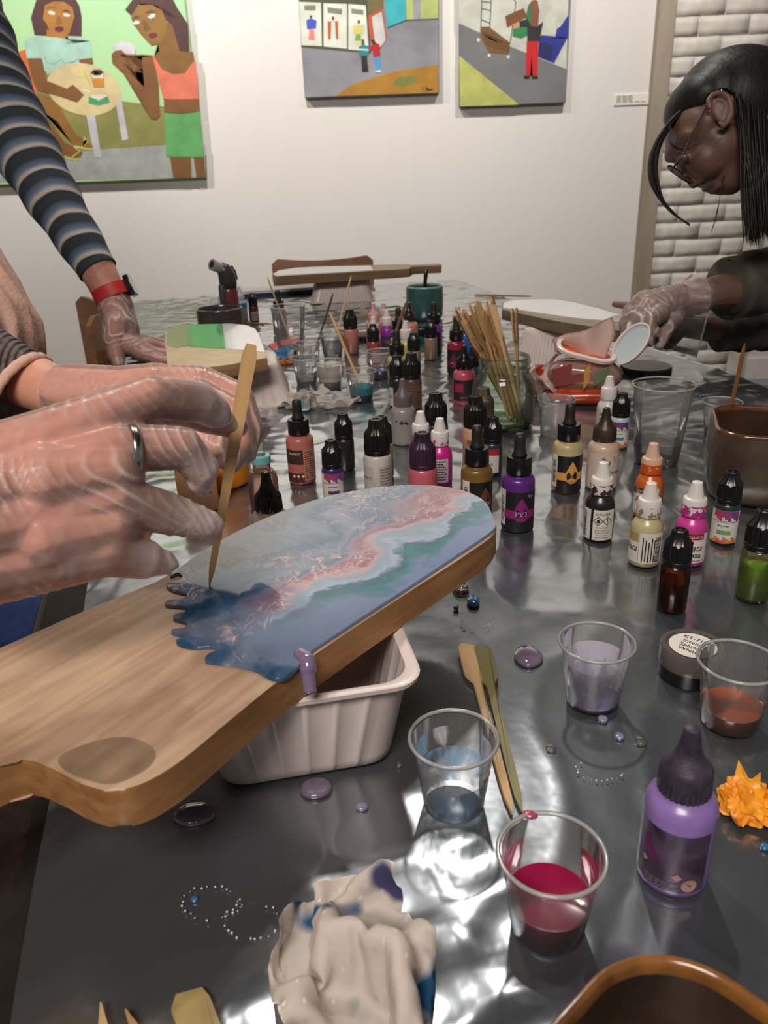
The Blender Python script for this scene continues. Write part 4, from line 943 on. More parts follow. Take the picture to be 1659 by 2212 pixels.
# across the board: left edge -> right edge in the rotated frame
def rotframe(p): q = Vector((p.x - c0.x, p.y - c0.y)); return Vector((q.x * cos(-ANG) - q.y * sin(-ANG), q.x * sin(-ANG) + q.y * cos(-ANG)))
yl = rotframe(onz(620, 1101, ZB)).y; yr = rotframe(onz(900, 1268, ZB)).y
mr.inputs['From Min'].default_value = yl; mr.inputs['From Max'].default_value = yr
L(nt, sx.outputs['Y'], mr.inputs['Value'])
cr = N(nt, 'ShaderNodeValToRGB'); els = cr.color_ramp.elements
stops = [(0.0, (66, 84, 96)), (0.12, (104, 124, 142)), (0.24, (40, 84, 116)), (0.34, (112, 126, 146)), (0.44, (62, 96, 126)), (0.52, (136, 120, 138)), (0.58, (138, 80, 98)), (0.65, (176, 146, 160)), (0.72, (126, 150, 164)), (0.79, (156, 170, 192)), (0.85, (26, 92, 108)), (0.92, (44, 116, 126)), (0.97, (92, 122, 150)), (1.0, (112, 130, 166))]
els[0].position, els[0].color = stops[0][0], lin(stops[0][1]); els[1].position, els[1].color = 1.0, lin(stops[-1][1])
for q, c in stops[1:-1]: e = els.new(q); e.color = lin(c)
L(nt, mr.outputs[0], cr.inputs[0])
# slate-blue mass at the ragged end
xl = rotframe(onz(450, 1300, ZB)).x; xr = rotframe(onz(620, 1250, ZB)).x
mr2 = N(nt, 'ShaderNodeMapRange'); mr2.inputs['From Min'].default_value = xl; mr2.inputs['From Max'].default_value = xr; L(nt, sx.outputs['X'], mr2.inputs['Value'])
w3 = warped(w1, 45, 0.03, 7.7)
nb = N(nt, 'ShaderNodeTexNoise'); nb.inputs['Scale'].default_value = 15; nb.inputs['Detail'].default_value = 2; L(nt, w3, nb.inputs['Vector'])
cb = N(nt, 'ShaderNodeValToRGB'); cb.color_ramp.elements[0].position = 0.38; cb.color_ramp.elements[0].color = lin((26, 70, 100)); cb.color_ramp.elements[1].position = 0.56; cb.color_ramp.elements[1].color = lin((106, 120, 144))
L(nt, nb.outputs['Fac'], cb.inputs[0])
mixa = N(nt, 'ShaderNodeMix', data_type='RGBA'); L(nt, mr2.outputs[0], mixa.inputs['Factor']); L(nt, cb.outputs[0], mixa.inputs[6]); L(nt, cr.outputs[0], mixa.inputs[7])
# copper filigree: thin contour lines of a heavily warped noise, in patches
w4 = warped(warped(mp.outputs[0], 22, 0.06, 2.2), 60, 0.02, 9.1)
nf = N(nt, 'ShaderNodeTexNoise'); nf.inputs['Scale'].default_value = 26; nf.inputs['Detail'].default_value = 2; L(nt, w4, nf.inputs['Vector'])
pf = N(nt, 'ShaderNodeMath', operation='MULTIPLY'); pf.inputs[1].default_value = 13.0; L(nt, nf.outputs['Fac'], pf.inputs[0])
pp = N(nt, 'ShaderNodeMath', operation='PINGPONG'); pp.inputs[1].default_value = 0.5; L(nt, pf.outputs[0], pp.inputs[0])
cf = N(nt, 'ShaderNodeValToRGB'); cf.color_ramp.elements[0].position = 0.0; cf.color_ramp.elements[0].color = (1, 1, 1, 1); cf.color_ramp.elements[1].position = 0.19; cf.color_ramp.elements[1].color = (0, 0, 0, 1)
L(nt, pp.outputs[0], cf.inputs[0])
nm = N(nt, 'ShaderNodeTexNoise'); nm.inputs['Scale'].default_value = 13; nm.inputs['Detail'].default_value = 3; L(nt, w1, nm.inputs['Vector'])
cm = N(nt, 'ShaderNodeValToRGB'); cm.color_ramp.elements[0].position = 0.47; cm.color_ramp.elements[1].position = 0.60; L(nt, nm.outputs['Fac'], cm.inputs[0])
fm = N(nt, 'ShaderNodeMath', operation='MULTIPLY'); L(nt, cf.outputs[0], fm.inputs[0]); L(nt, cm.outputs[0], fm.inputs[1])
# keep the copper to the left two thirds
mr3 = N(nt, 'ShaderNodeMapRange'); mr3.inputs['From Min'].default_value = 0.72; mr3.inputs['From Max'].default_value = 0.62; L(nt, mr.outputs[0], mr3.inputs['Value'])
fm2 = N(nt, 'ShaderNodeMath', operation='MULTIPLY'); L(nt, fm.outputs[0], fm2.inputs[0]); L(nt, mr3.outputs[0], fm2.inputs[1])
mixb = N(nt, 'ShaderNodeMix', data_type='RGBA'); mixb.inputs[7].default_value = lin((206, 168, 150)); L(nt, fm2.outputs[0], mixb.inputs['Factor']); L(nt, mixa.outputs[2], mixb.inputs[6])
L(nt, mixb.outputs[2], b.inputs['Base Color'])
RESM = m
bm = bmesh.new()
# sheet with a rounded lip, filled by constrained triangulation
from mathutils.geometry import delaunay_2d_cdt
nR = len(rp)
vo, eo, fo, *_r = delaunay_2d_cdt([Vector((p.x * 100, p.y * 100)) for p in rp], [(i, (i + 1) % nR) for i in range(nR)], [], 1, 1e-5)
tv = [bm.verts.new((v.x / 100, v.y / 100, ZB + 0.0023)) for v in vo]
for f in fo:
    try: bm.faces.new([tv[i] for i in f])
    except ValueError: pass
bmesh.ops.recalc_face_normals(bm, faces=bm.faces)
if sum(f.normal.z for f in bm.faces) < 0: bmesh.ops.reverse_faces(bm, faces=bm.faces)
be = [e for e in bm.edges if e.is_boundary]; od = {}
for e in be:
    f = e.link_faces[0]; m_ = (e.verts[0].co + e.verts[1].co) / 2; d_ = e.verts[1].co - e.verts[0].co; n_ = Vector((d_.y, -d_.x, 0)).normalized()
    if n_.dot(f.calc_center_median() - m_) > 0: n_ = -n_
    for v in e.verts: od[v] = od.get(v, Vector((0, 0, 0))) + n_
cur = {v: v for v in od}
for outw, z in ((0.0003, ZB + 0.0020), (0.0005, ZB + 0.0012), (0.0005, ZB - 0.0003)):
    nxt = {v: bm.verts.new((v.co.x + od[v].normalized().x * outw, v.co.y + od[v].normalized().y * outw, z)) for v in od}
    for e in be:
        a, b2 = e.verts
        bm.faces.new((cur[a], cur[b2], nxt[b2], nxt[a]))
    cur = nxt
bmesh.ops.recalc_face_normals(bm, faces=bm.faces)
resin = obj('resin_pour', local(bm, root), RESM, root)
for p_ in resin.data.polygons:
    if p_.normal.z > 0.999: p_.use_smooth = False
tag(resin, 'glossy marbled resin in blue, teal, pink and copper')
bm = bmesh.new(); d0 = onz(660, 1428, ZB + 0.001)
tube(bm, smooth_open([d0 + Vector((-0.004, 0.006, 0.0)), d0 + Vector((0.0015, -0.0015, 0.0005)), at(664, 1455, d0.dot(FW) / 1 if False else (d0 - CAM).dot(FW) - 0.003), at(668, 1480, (d0 - CAM).dot(FW) - 0.004), at(669, 1500, (d0 - CAM).dot(FW) - 0.005)], 4), [0.0045] * 4 + [0.0048] * 4 + [0.004] * 4 + [0.0038] * 4 + [0.0022], 12)
obj('resin_drip', local(bm, root), M('drip_resin', (124, 104, 132), 0.06, coat=1.0), root)
tub('plastic_tub', -0.062, 0.436, ZT, 0.110, 0.106, 0.0715, radians(10.7), 'white ribbed plastic tub under the marbled board', n_rib=(5, 5))
# the loose stick held upright is built with the hand; other boards:
def board(name, px, label, z, mats, paint=(), th=0.02, group='painted boards around the table'):
    pts = W2(px, z); c = sum(pts, Vector((0, 0))) / len(pts)
    root = empty(name, (c.x, c.y, z - th), 0, label, 'board', group)
    edge_prism('board', pts, z - th, z, mats, root, 0.002)
    for k, (nm, ppx, pm) in enumerate(paint):
        bm = bmesh.new(); pr = [(q.x, q.y) for q in W2(ppx, z)]
        prism(bm, pr, z - 0.0005, z + 0.0008 + 0.0002 * k)
        bmesh.ops.triangulate(bm, faces=[f for f in bm.faces if len(f.verts) > 4]); obj(nm, local(bm, root), pm, root, smooth=False)
    return root
WPAINT = M('white_gloss_paint', (226, 222, 222), 0.12, coat=0.6)
GPAINT = M('green_gloss_paint', (84, 168, 112), 0.12, coat=0.6)
SPAINT = M('sage_gloss_paint', (140, 160, 132), 0.12, coat=0.6)
lw1 = WOOD('board_wood_pale', (206, 186, 150), (180, 156, 118), 0.2, (4, 40, 40)); lw2 = WOOD('board_side_pale', (172, 134, 100), (130, 96, 66), 0.2, (4, 40, 60))
ZL = ZT + 0.088
board('serving_board', [(357, 745), (358, 722), (364, 710), (378, 703), (440, 700), (500, 699), (532, 702), (552, 710), (560, 722), (570, 748), (577, 772), (500, 786), (430, 795), (362, 798)], 'serving board with green and white gloss bands behind the gloved hands', ZL, [lw1, lw2],
      [('sage_band', [(359, 744), (360, 722), (366, 711), (379, 704.5), (404, 702.5), (407, 748), (380, 752)], SPAINT), ('green_band', [(402, 702.5), (440, 701.5), (482, 700.5), (488, 754), (450, 752), (405, 748)], GPAINT), ('white_band', [(481, 700.5), (500, 700.5), (531, 703.5), (551, 711.5), (558, 722), (567, 748), (572, 762), (540, 758), (487, 754)], WPAINT)])
q = onz(470, 770, ZT)
tub('plastic_tub', -0.225, 1.31, ZT, 0.11, 0.115, 0.067, radians(8), 'upturned white tub under the green and white board', flip=True, flare=0.018)
rw1 = WOOD('board_wood_right', (150, 136, 112), (116, 100, 80), 2.1, (4, 40, 40)); rw2 = WOOD('board_side_right', (128, 116, 92), (92, 80, 60), 2.1, (4, 40, 60))
ZR = ZT + 0.092
board('serving_board', [(1084, 668), (1085, 654), (1105, 648), (1150, 645), (1200, 645), (1240, 651), (1290, 664), (1330, 676), (1370, 685), (1405, 692), (1418, 700), (1420, 714), (1400, 722), (1350, 716), (1300, 708), (1240, 700), (1170, 687), (1110, 674)], 'white-topped serving board held by the woman at right', ZR, [rw1, rw2],
      [('white_coat', [(1087, 666), (1088, 655), (1107, 649.5), (1150, 647), (1199, 647), (1238, 653), (1290, 666), (1330, 678), (1368, 687), (1400, 694), (1412, 701), (1380, 700), (1330, 694), (1270, 690), (1210, 683), (1150, 674), (1110, 668)], WPAINT)])
q = onz(1222, 760, ZT + 0.03)
qq = (onz(1145, 668, ZR) + onz(1300, 690, ZR)) / 2
tub('plastic_tub', qq.x, qq.y, ZT, 0.125, 0.095, 0.0715, radians(-38), 'upturned white ribbed tub under the white-topped board', flip=True, flare=0.012, n_rib=(14, 12))
ZF = ZT + 0.087
fw1 = WOOD('board_wood_far', (196, 176, 146), (168, 146, 114), 0.15, (4, 40, 40)); fw2 = WOOD('board_side_far', (142, 112, 82), (112, 84, 58), 0.15, (4, 40, 60))
board('serving_board', [(588, 592), (600, 584), (640, 578), (700, 575), (760, 574), (800, 573), (850, 571), (885, 571), (891, 576), (884, 580), (840, 583), (800, 585), (740, 589), (680, 592), (630, 595), (596, 597)], 'serving board with glossy white top on the tub at the far end', ZF, [fw1, fw2],
      [('white_coat', [(590, 592), (602, 585), (640, 579), (700, 576), (760, 575), (800, 574), (806, 584), (740, 588), (680, 591), (630, 594), (598, 596)], WPAINT)], th=0.024)
board('serving_board', [(886, 572), (950, 569), (954, 571), (952, 573), (886, 576)], 'second wooden board end just beyond the white one', ZF + 0.002, [fw1, fw2], th=0.022)
q = onz(738, 650, ZT)
tub('plastic_tub', q.x, q.y + 0.03, ZT, 0.15, 0.10, 0.061, radians(4), 'upturned white ribbed tub under the far white board', flip=True, flare=0.016, n_rib=(15, 8))

# ------------------------------------------------------------------ picks
PICKS = [M('bamboo_%d' % k, c, 0.55, var=(tuple(int(x * 0.86) for x in c), 90), stretch=(1, 1, 0.1)) for k, c in enumerate(((206, 166, 116), (188, 146, 98), (172, 132, 86), (214, 176, 128)))]
OLIVE = M('bamboo_green', (132, 122, 74), 0.5, var=((112, 104, 62), 60), stretch=(1, 1, 0.1))
def pick_mesh(taper=False, head=0.042, hw=0.0065, shaft=0.0021, length=0.165, th=0.0012, blunt=False):
    """flat paddle pick: point at z=0, paddle end at the top"""
    if taper: out = [(-0.0003, 0), (0.0003, 0), (0.0018, 0.010), (0.0026, 0.05), (0.0040, 0.10), (0.0046, length - 0.007), (0.0030, length), (-0.0030, length), (-0.0046, length - 0.007), (-0.0040, 0.10), (-0.0026, 0.05), (-0.0018, 0.010)]
    elif blunt: out = [(-shaft, 0), (shaft, 0), (shaft * 1.6, length), (-shaft * 1.6, length)]
    else:
        out = [(-0.0003, 0), (0.0003, 0), (shaft * 0.8, 0.012), (shaft, 0.03), (shaft, length - head - 0.006), (hw * 0.9, length - head + 0.002), (hw, length - head + 0.006), (hw, length - 0.006), (hw * 0.55, length), (-hw * 0.8, length - 0.002), (-hw, length - 0.008), (-hw, length - head + 0.006), (-hw * 0.9, length - head + 0.002), (-shaft, length - head - 0.006), (-shaft, 0.03), (-shaft * 0.8, 0.012)]
    bm = bmesh.new(); f = [bm.verts.new((x, -th, z)) for x, z in out]; g = [bm.verts.new((x, th, z)) for x, z in out]; n = len(out)
    bm.faces.new(f); bm.faces.new(g[::-1])
    for i in range(n): bm.faces.new((f[i], g[i], g[(i + 1) % n], f[(i + 1) % n]))
    bmesh.ops.triangulate(bm, faces=[q for q in bm.faces if len(q.verts) > 4])
    bmesh.ops.recalc_face_normals(bm, faces=bm.faces)
    me = bpy.data.meshes.new('paddle_pick'); bm.to_mesh(me); bm.free(); return me
def skewer_mesh(length=0.17, r=0.0016):
    bm = bmesh.new(); lathe(bm, [(0.0002, 0), (r * 0.7, 0.008), (r, 0.018), (r, length - 0.001), (r * 0.8, length)], segs=8)
    me = bpy.data.meshes.new('skewer'); bm.to_mesh(me); bm.free(); return me
def along(o, a, b, roll=0.0):
    """put a z-long object with its point at a, pointing to b"""
    d = (Vector(b) - Vector(a)).normalized()
    o.rotation_mode = 'QUATERNION'
    o.rotation_quaternion = d.to_track_quat('Z', 'Y') @ Matrix.Rotation(roll, 3, 'Z').to_quaternion()
    o.location = a
PM = {}
def pick(a, b, label, mat, roll=0.0, group=None, kind='pick', name='paddle_pick', **kw):
    key = (kind, mat.name, tuple(sorted(kw.items())))
    if key not in PM:
        me = pick_mesh(**kw) if kind == 'pick' else skewer_mesh(**kw); me.materials.append(mat); PM[key] = me
    o = bpy.data.objects.new(name, PM[key]); COL.objects.link(o)
    along(o, a, b, roll); tag(o, label, 'stick', group); return o
# two loose picks in the foreground
a = onz(1106, 1757, ZT + 0.0030); b_ = onz(1008, 1392, ZT + 0.0030)
pick(a, b_, 'pale paddle stick lying on the sheet beside a blue-streaked cup', PICKS[3], 0.15, length=(b_ - a).length, head=0.045, hw=0.0078, shaft=0.0027)
a = onz(1128, 1756, ZT + 0.0028); b_ = onz(1038, 1397, ZT + 0.0028)
pick(a, b_, 'olive-green paddle stick lying beside the pale one', OLIVE, -0.1, length=(b_ - a).length, head=0.045, hw=0.0075, shaft=0.0027)
# three tips at the bottom edge
pick(onz(219, 2168, ZT + 0.004), onz(235, 2330, ZT + 0.004), 'pointed stick tip at the bottom edge, leftmost of two', PICKS[3], 0.1, length=0.15, shaft=0.0026)
pick(onz(272, 2183, ZT + 0.004), onz(330, 2300, ZT + 0.004), 'pointed stick tip at the bottom edge, right of its neighbour', PICKS[1], 0.1, length=0.15, shaft=0.0026)
a = onz(470, 2330, ZT + 0.004); b_ = onz(402, 2142, ZT + 0.004)
pick(b_ + (a - b_).normalized() * 0.16, b_, 'blunt paddle end of a stick at the bottom edge', M('bamboo_yellow', (176, 152, 96), 0.5, var=((150, 126, 76), 50)), 0.1, length=0.16, head=0.06, hw=0.0085)
# picks lying far away
for (x0, y0, x1, y1, lb) in ((590, 700, 455, 694, 'long stick lying flat behind the green and white board'), (742, 683, 790, 681, 'stick lying in front of the far white tub'), (1150, 640, 985, 636, 'stick lying on the sheet right of the teal mug'), (955, 700, 1010, 690, 'short stick lying beside the violet dropper bottle')):
    pick(onz(x0, y0, ZT + 0.004), onz(x1, y1, ZT + 0.004), lb, PICKS[2], 0, kind='skewer', name='skewer', length=0.17, r=0.0024)
# skewers standing in cups
def lean(cx, cy, zb, tx, ty, dz, lb, mat, L_=0.17, r=0.002, name='skewer'):
    """from a foot inside a cup to a tip seen at a pixel"""
    a = onz(cx, cy, zb); d = None
    for k in range(400):
        dc = 0.5 + k * 0.006; t = at(tx, ty, dc)
        if (t - a).length < L_ + 0.004 and (d is None or abs((t - a).length - L_) < abs((d - a).length - L_)): d = t
    if d is None: d = at(tx, ty, (a - CAM).dot(FW))
    # the point is up: put the blunt end in the cup
    return pick(d, a, lb, mat, 0, kind='skewer', name=name, length=(d - a).length, r=r)
lean(628, 735, ZT + 0.006, 577, 598, 0, 'thin skewer leaning left out of the far tumbler', PICKS[2])
lean(680, 760, ZT + 0.006, 720, 632, 0, 'dark skewer leaning right out of the orange-smeared cup', M('skewer_dark', (110, 94, 76), 0.5))
lean(722, 745, ZT + 0.006, 759, 594, 0, 'pale skewer leaning right behind the grey-smeared cup', PICKS[0], 0.19)
lean(786, 850, ZT + 0.006, 711, 672, 0, 'brown skewer leaning left out of the teal ink cup', PICKS[1], 0.185, 0.0026)
lean(826, 800, ZT + 0.006, 880, 646, 0, 'tan skewer leaning right out of the blue ink cup', PICKS[2], 0.19, 0.0024)
lean(1562, 962, ZT + 0.006, 1609, 741, 0, 'orange-brown skewer standing behind the big brown pot', M('skewer_orange', (178, 118, 66), 0.5), 0.17, 0.0024)
# ------------------------------------------------------------------ glass jar with its sticks
pj = placed(1090, 768, 0.102)
root = empty('glass_jar', pj, 0, 'clear glass jar holding a bundle of paddle sticks', 'jar')
jp = [(0.030, 0.0), (0.038, 0.001), (0.0435, 0.006), (0.0445, 0.012), (0.0445, 0.058), (0.0425, 0.068), (0.0375, 0.075), (0.0355, 0.079), (0.0352, 0.083), (0.0368, 0.0845), (0.0368, 0.0865), (0.0354, 0.088), (0.0354, 0.092), (0.037, 0.0935), (0.037, 0.0955), (0.0355, 0.097), (0.0358, 0.1), (0.0352, 0.1018), (0.0335, 0.102), (0.0325, 0.1), (0.0322, 0.08), (0.0405, 0.064), (0.0415, 0.014), (0.036, 0.008), (0.001, 0.008)]
obj('glass', LATHE(jp, segs=56, cap1=False), GLASS, root)
obj('glass_base', LATHE([(0.030, 0.0006), (0.0425, 0.0065), (0.0412, 0.013), (0.034, 0.0085), (0.001, 0.0082)], segs=40), CLEAR('green_glass_base', tint=(206, 226, 196), haze=0.10, hazecol=(150, 170, 120), gl=1.6, rough=0.03), root)
rs = random.Random(11)
FWX = Vector((-0.82, -0.10, 0))
n_st = 34
for k in range(n_st):
    u, v = rs.uniform(-1, 1), rs.uniform(-1, 1)
    foot = pj + Vector((0.022 + 0.010 * u, 0.014 * v, 0.012))
    head = pj + Vector((-0.036 + 0.030 * u - 0.006 * abs(v), 0.020 * v + 0.012, 0.16))
    ln = rs.uniform(0.158, 0.176)
    if k < 4: foot = pj + Vector((0.005 + 0.006 * k, -0.03, 0.012)); head = pj + Vector((-0.034 + 0.006 * k, 0.004, 0.16))
    if k in (4, 5): foot = pj + Vector((0.026, 0.01 * (k - 4), 0.012)); head = pj + Vector((0.010 + 0.006 * (k - 4), 0.008, 0.16)); ln = 0.155
    pick(foot, head, 'pale bamboo paddle stick in the bundle standing in the glass jar', PICKS[k % 4], rs.uniform(-0.6, 0.6), 'paddle sticks in the glass jar', length=round(ln, 3), head=0.046, hw=0.0062)
# ------------------------------------------------------------------ ceramic pots and mugs
def pot(name, cx, cy, z0, w, d, r, h, rz, mats, label, cat='pot', wall=0.006, bulge=0.004, group='ceramic pots'):
    root = empty(name, (cx, cy, z0), rz, label, cat, group)
    def ring(dw, z, rr=None):
        return [(x, y, z) for x, y in rrect(w + dw, d + dw, max(0.004, (rr or r) + dw / 2), 10)]
    bm = bmesh.new()
    loft(bm, [ring(-0.03, 0.0), ring(-0.012, 0.002), ring(-0.002, 0.009), ring(bulge, h * 0.35), ring(bulge, h * 0.6), ring(0.0, h * 0.9), ring(-0.001, h - 0.004)], True, False)
    obj('body', bm, mats[0], root)
    bm = bmesh.new()
    loft(bm, [ring(-0.001, h - 0.005), ring(-0.0005, h - 0.002), ring(-0.003, h), ring(-wall * 1.2, h + 0.0004), ring(-wall * 1.9, h - 0.002), ring(-wall * 2, h - 0.006)], False, False)
    obj('rim', bm, mats[1], root)
    bm = bmesh.new(); loft(bm, [ring(-wall * 2, h - 0.006), ring(-wall * 2.1, h * 0.3), ring(-wall * 4, 0.008), ring(-w * 0.6, 0.006)], False, True)
    bmesh.ops.reverse_faces(bm, faces=bm.faces); obj('inside', bm, mats[2], root)
    return root
BRN = M('brown_glaze', (86, 74, 54), 0.32, coat=0.3, var=((64, 52, 44), 28), bmp=(60, 0.15))
BRR = M('brown_rim', (112, 66, 44), 0.18, coat=0.6, var=((70, 44, 30), 60))
BRI = M('brown_inside', (72, 50, 40), 0.25, coat=0.4, var=((54, 40, 30), 30))
q = onz(1640, 1050, ZT)
pot('ceramic_pot', 0.428, 0.818, ZT, 0.125, 0.125, 0.034, 0.082, radians(-18), (BRN, BRR, BRI), 'big rounded-square brown glazed pot at the right edge')
BR2M = M('dark_glaze_inside', (60, 42, 24), 0.4, coat=0.15, var=((40, 30, 22), 46), bmp=(120, 0.1))
BR2R = M('caramel_rim', (142, 92, 44), 0.2, coat=0.5, var=((96, 62, 34), 70))
pt = onz(1372, 2056, ZT + 0.09)
pot('ceramic_pot', pt.x + 0.002, pt.y - 0.078, ZT, 0.132, 0.132, 0.036, 0.09, radians(41), (BRN, BR2R, BR2M), 'dark brown pot with caramel rim cut by the bottom edge', wall=0.0045)
p = placed(917, 616, 0.083)
TEAL = M('teal_glaze', (62, 102, 102), 0.25, coat=0.5, var=((40, 72, 74), 16)); TEALR = M('teal_rim', (126, 160, 156), 0.2, coat=0.5)
r_ = 0.046
rt_ = empty('ceramic_mug', p, 0, 'teal glazed mug holding a dark spoon at the far end', 'mug', 'ceramic pots')
obj('body', LATHE([(0.034, 0), (0.041, 0.002), (0.0455, 0.012), (0.0465, 0.04), (0.046, 0.079)], segs=40, cap1=False), TEAL, rt_)
obj('rim', LATHE([(0.046, 0.0785), (0.0462, 0.0815), (0.0445, 0.083), (0.0425, 0.0815), (0.0422, 0.0775)], segs=40, cap0=False, cap1=False), TEALR, rt_)
obj('inside', LATHE([(0.0422, 0.078), (0.041, 0.01), (0.002, 0.006)], segs=40, cap0=False), TEAL, rt_)
bm = bmesh.new(); tube(bm, [p + Vector((-0.004, 0.01, 0.012)), p + Vector((0, 0.012, 0.07)), p + Vector((0.004, 0.014, 0.100)), p + Vector((0.005, 0.014, 0.116)), p + Vector((0.005, 0.0145, 0.1185))], [0.003, 0.0035, 0.005, 0.006, 0.003], 12, flat=(1, 0.6))
tag(obj('spoon', bm, BLACKP), 'black spoon handle sticking out of the teal mug', 'spoon')
p = placed(473, 664, 0.08)
GRY = M('plum_glaze', (78, 66, 68), 0.3, coat=0.4, var=((60, 52, 58), 26)); GRYR = M('plum_rim', (70, 58, 60), 0.15, coat=0.6)
rt_ = empty('ceramic_pot', p, 0, 'dark plum-grey pot behind the green and white board', 'pot', 'ceramic pots')
obj('body', LATHE([(0.036, 0), (0.044, 0.002), (0.0495, 0.012), (0.0505, 0.04), (0.051, 0.076)], segs=40, cap1=False), GRY, rt_)
obj('rim', LATHE([(0.051, 0.0755), (0.0512, 0.0785), (0.0495, 0.08), (0.0475, 0.0785), (0.047, 0.0745)], segs=40, cap0=False, cap1=False), GRYR, rt_)
obj('inside', LATHE([(0.047, 0.075), (0.045, 0.01), (0.002, 0.006)], segs=40, cap0=False), GRY, rt_)
# orange jar and kraft-labelled box behind the hands
p = onz(478, 1040, ZT); 
rt_ = empty('orange_jar', (p.x, p.y, ZT), 0, 'squat orange plastic jar behind the gloved hands', 'jar')
ORJ = M('orange_plastic', (226, 132, 24), 0.3, coat=0.3)
obj('body', LATHE([(0.034, 0), (0.0375, 0.002), (0.038, 0.006), (0.038, 0.05), (0.035, 0.055), (0.031, 0.057)], segs=40), ORJ, rt_)
obj('lid', LATHE([(0.0345, 0.056), (0.035, 0.057), (0.035, 0.068), (0.033, 0.07), (0.001, 0.0705)], segs=60, warp=ribbed(40, 0.015)), M('orange_lid', (206, 116, 26), 0.35), rt_, auto=40)
p = onz(440, 1098, ZT)
rt_ = empty('kraft_box', (p.x, p.y, ZT), radians(14), 'small kraft paper carton with lines of print beside the orange jar', 'box')
bm = bmesh.new(); box(bm, -0.026, 0.018, -0.012, 0.012, 0, 0.058); bevel(bm, 0.0012, 1); obj('carton', bm, M('kraft_paper', (178, 130, 92), 0.7, bmp=(200, 0.2)), rt_, smooth=False)
bm = bmesh.new()
for k, w in enumerate(('All surfaces', 'To pour and', 'finish with', 'High gloss')): put_text(bm, w, 0.0052, lambda s, t: Vector((s + 0.0, -0.01225, t + 0.046 - k * 0.0075)))
obj('lettering', bm, M('print_brown', (96, 52, 44), 0.6), rt_, smooth=False)
# ------------------------------------------------------------------ torch
p = placed(487, 560, 0.172)
rt_ = empty('blow_torch', p, radians(0), 'dark red kitchen blow torch with silver nozzle standing at the far left', 'torch')
DG = M('torch_grey', (60, 56, 60), 0.35); DR = M('torch_red', (112, 44, 48), 0.3, coat=0.3)
obj('fuel_body', LATHE([(0.026, 0), (0.030, 0.003), (0.030, 0.01), (0.0215, 0.016), (0.0205, 0.05), (0.020, 0.1), (0.0185, 0.112)], segs=32), DR, rt_)
bm = bmesh.new(); box(bm, -0.02, -0.006, -0.022, -0.014, 0.02, 0.118); bevel(bm, 0.004, 2); obj('grip_panel', bm, DG, rt_)
bm = bmesh.new(); tube(bm, [(0, 0, 0.108), (0, 0, 0.125), (-0.001, -0.002, 0.138), (-0.006, -0.006, 0.150), (-0.014, -0.012, 0.158)], [0.0195, 0.0205, 0.020, 0.017, 0.012], 20); obj('head', bm, DG, rt_)
bm = bmesh.new(); tube(bm, [(0.004, 0.002, 0.14), (0.012, 0.01, 0.152), (0.014, 0.012, 0.146), (0.018, 0.014, 0.125)], [0.006, 0.006, 0.005, 0.004], 10); obj('trigger', bm, BLACKP, rt_)
bm = bmesh.new(); t0, t1 = Vector((-0.010, -0.009, 0.154)), Vector((-0.027, -0.028, 0.164)); tube(bm, [t0, t1], [0.0125, 0.0132], 24, caps=True)
bm2 = bm; obj('nozzle', bm, M('brushed_steel', (206, 202, 196), 0.4, metal=0.6), rt_, auto=40)
bm = bmesh.new(); d = (t1 - t0).normalized(); tube(bm, [t1 - d * 0.001, t1 + d * 0.0006], [0.0078, 0.0078], 20); obj('nozzle_bore', bm, M('bore_dark', (38, 34, 32), 0.7), rt_, auto=40)  # bore drawn as a solid dark disc on the nozzle end
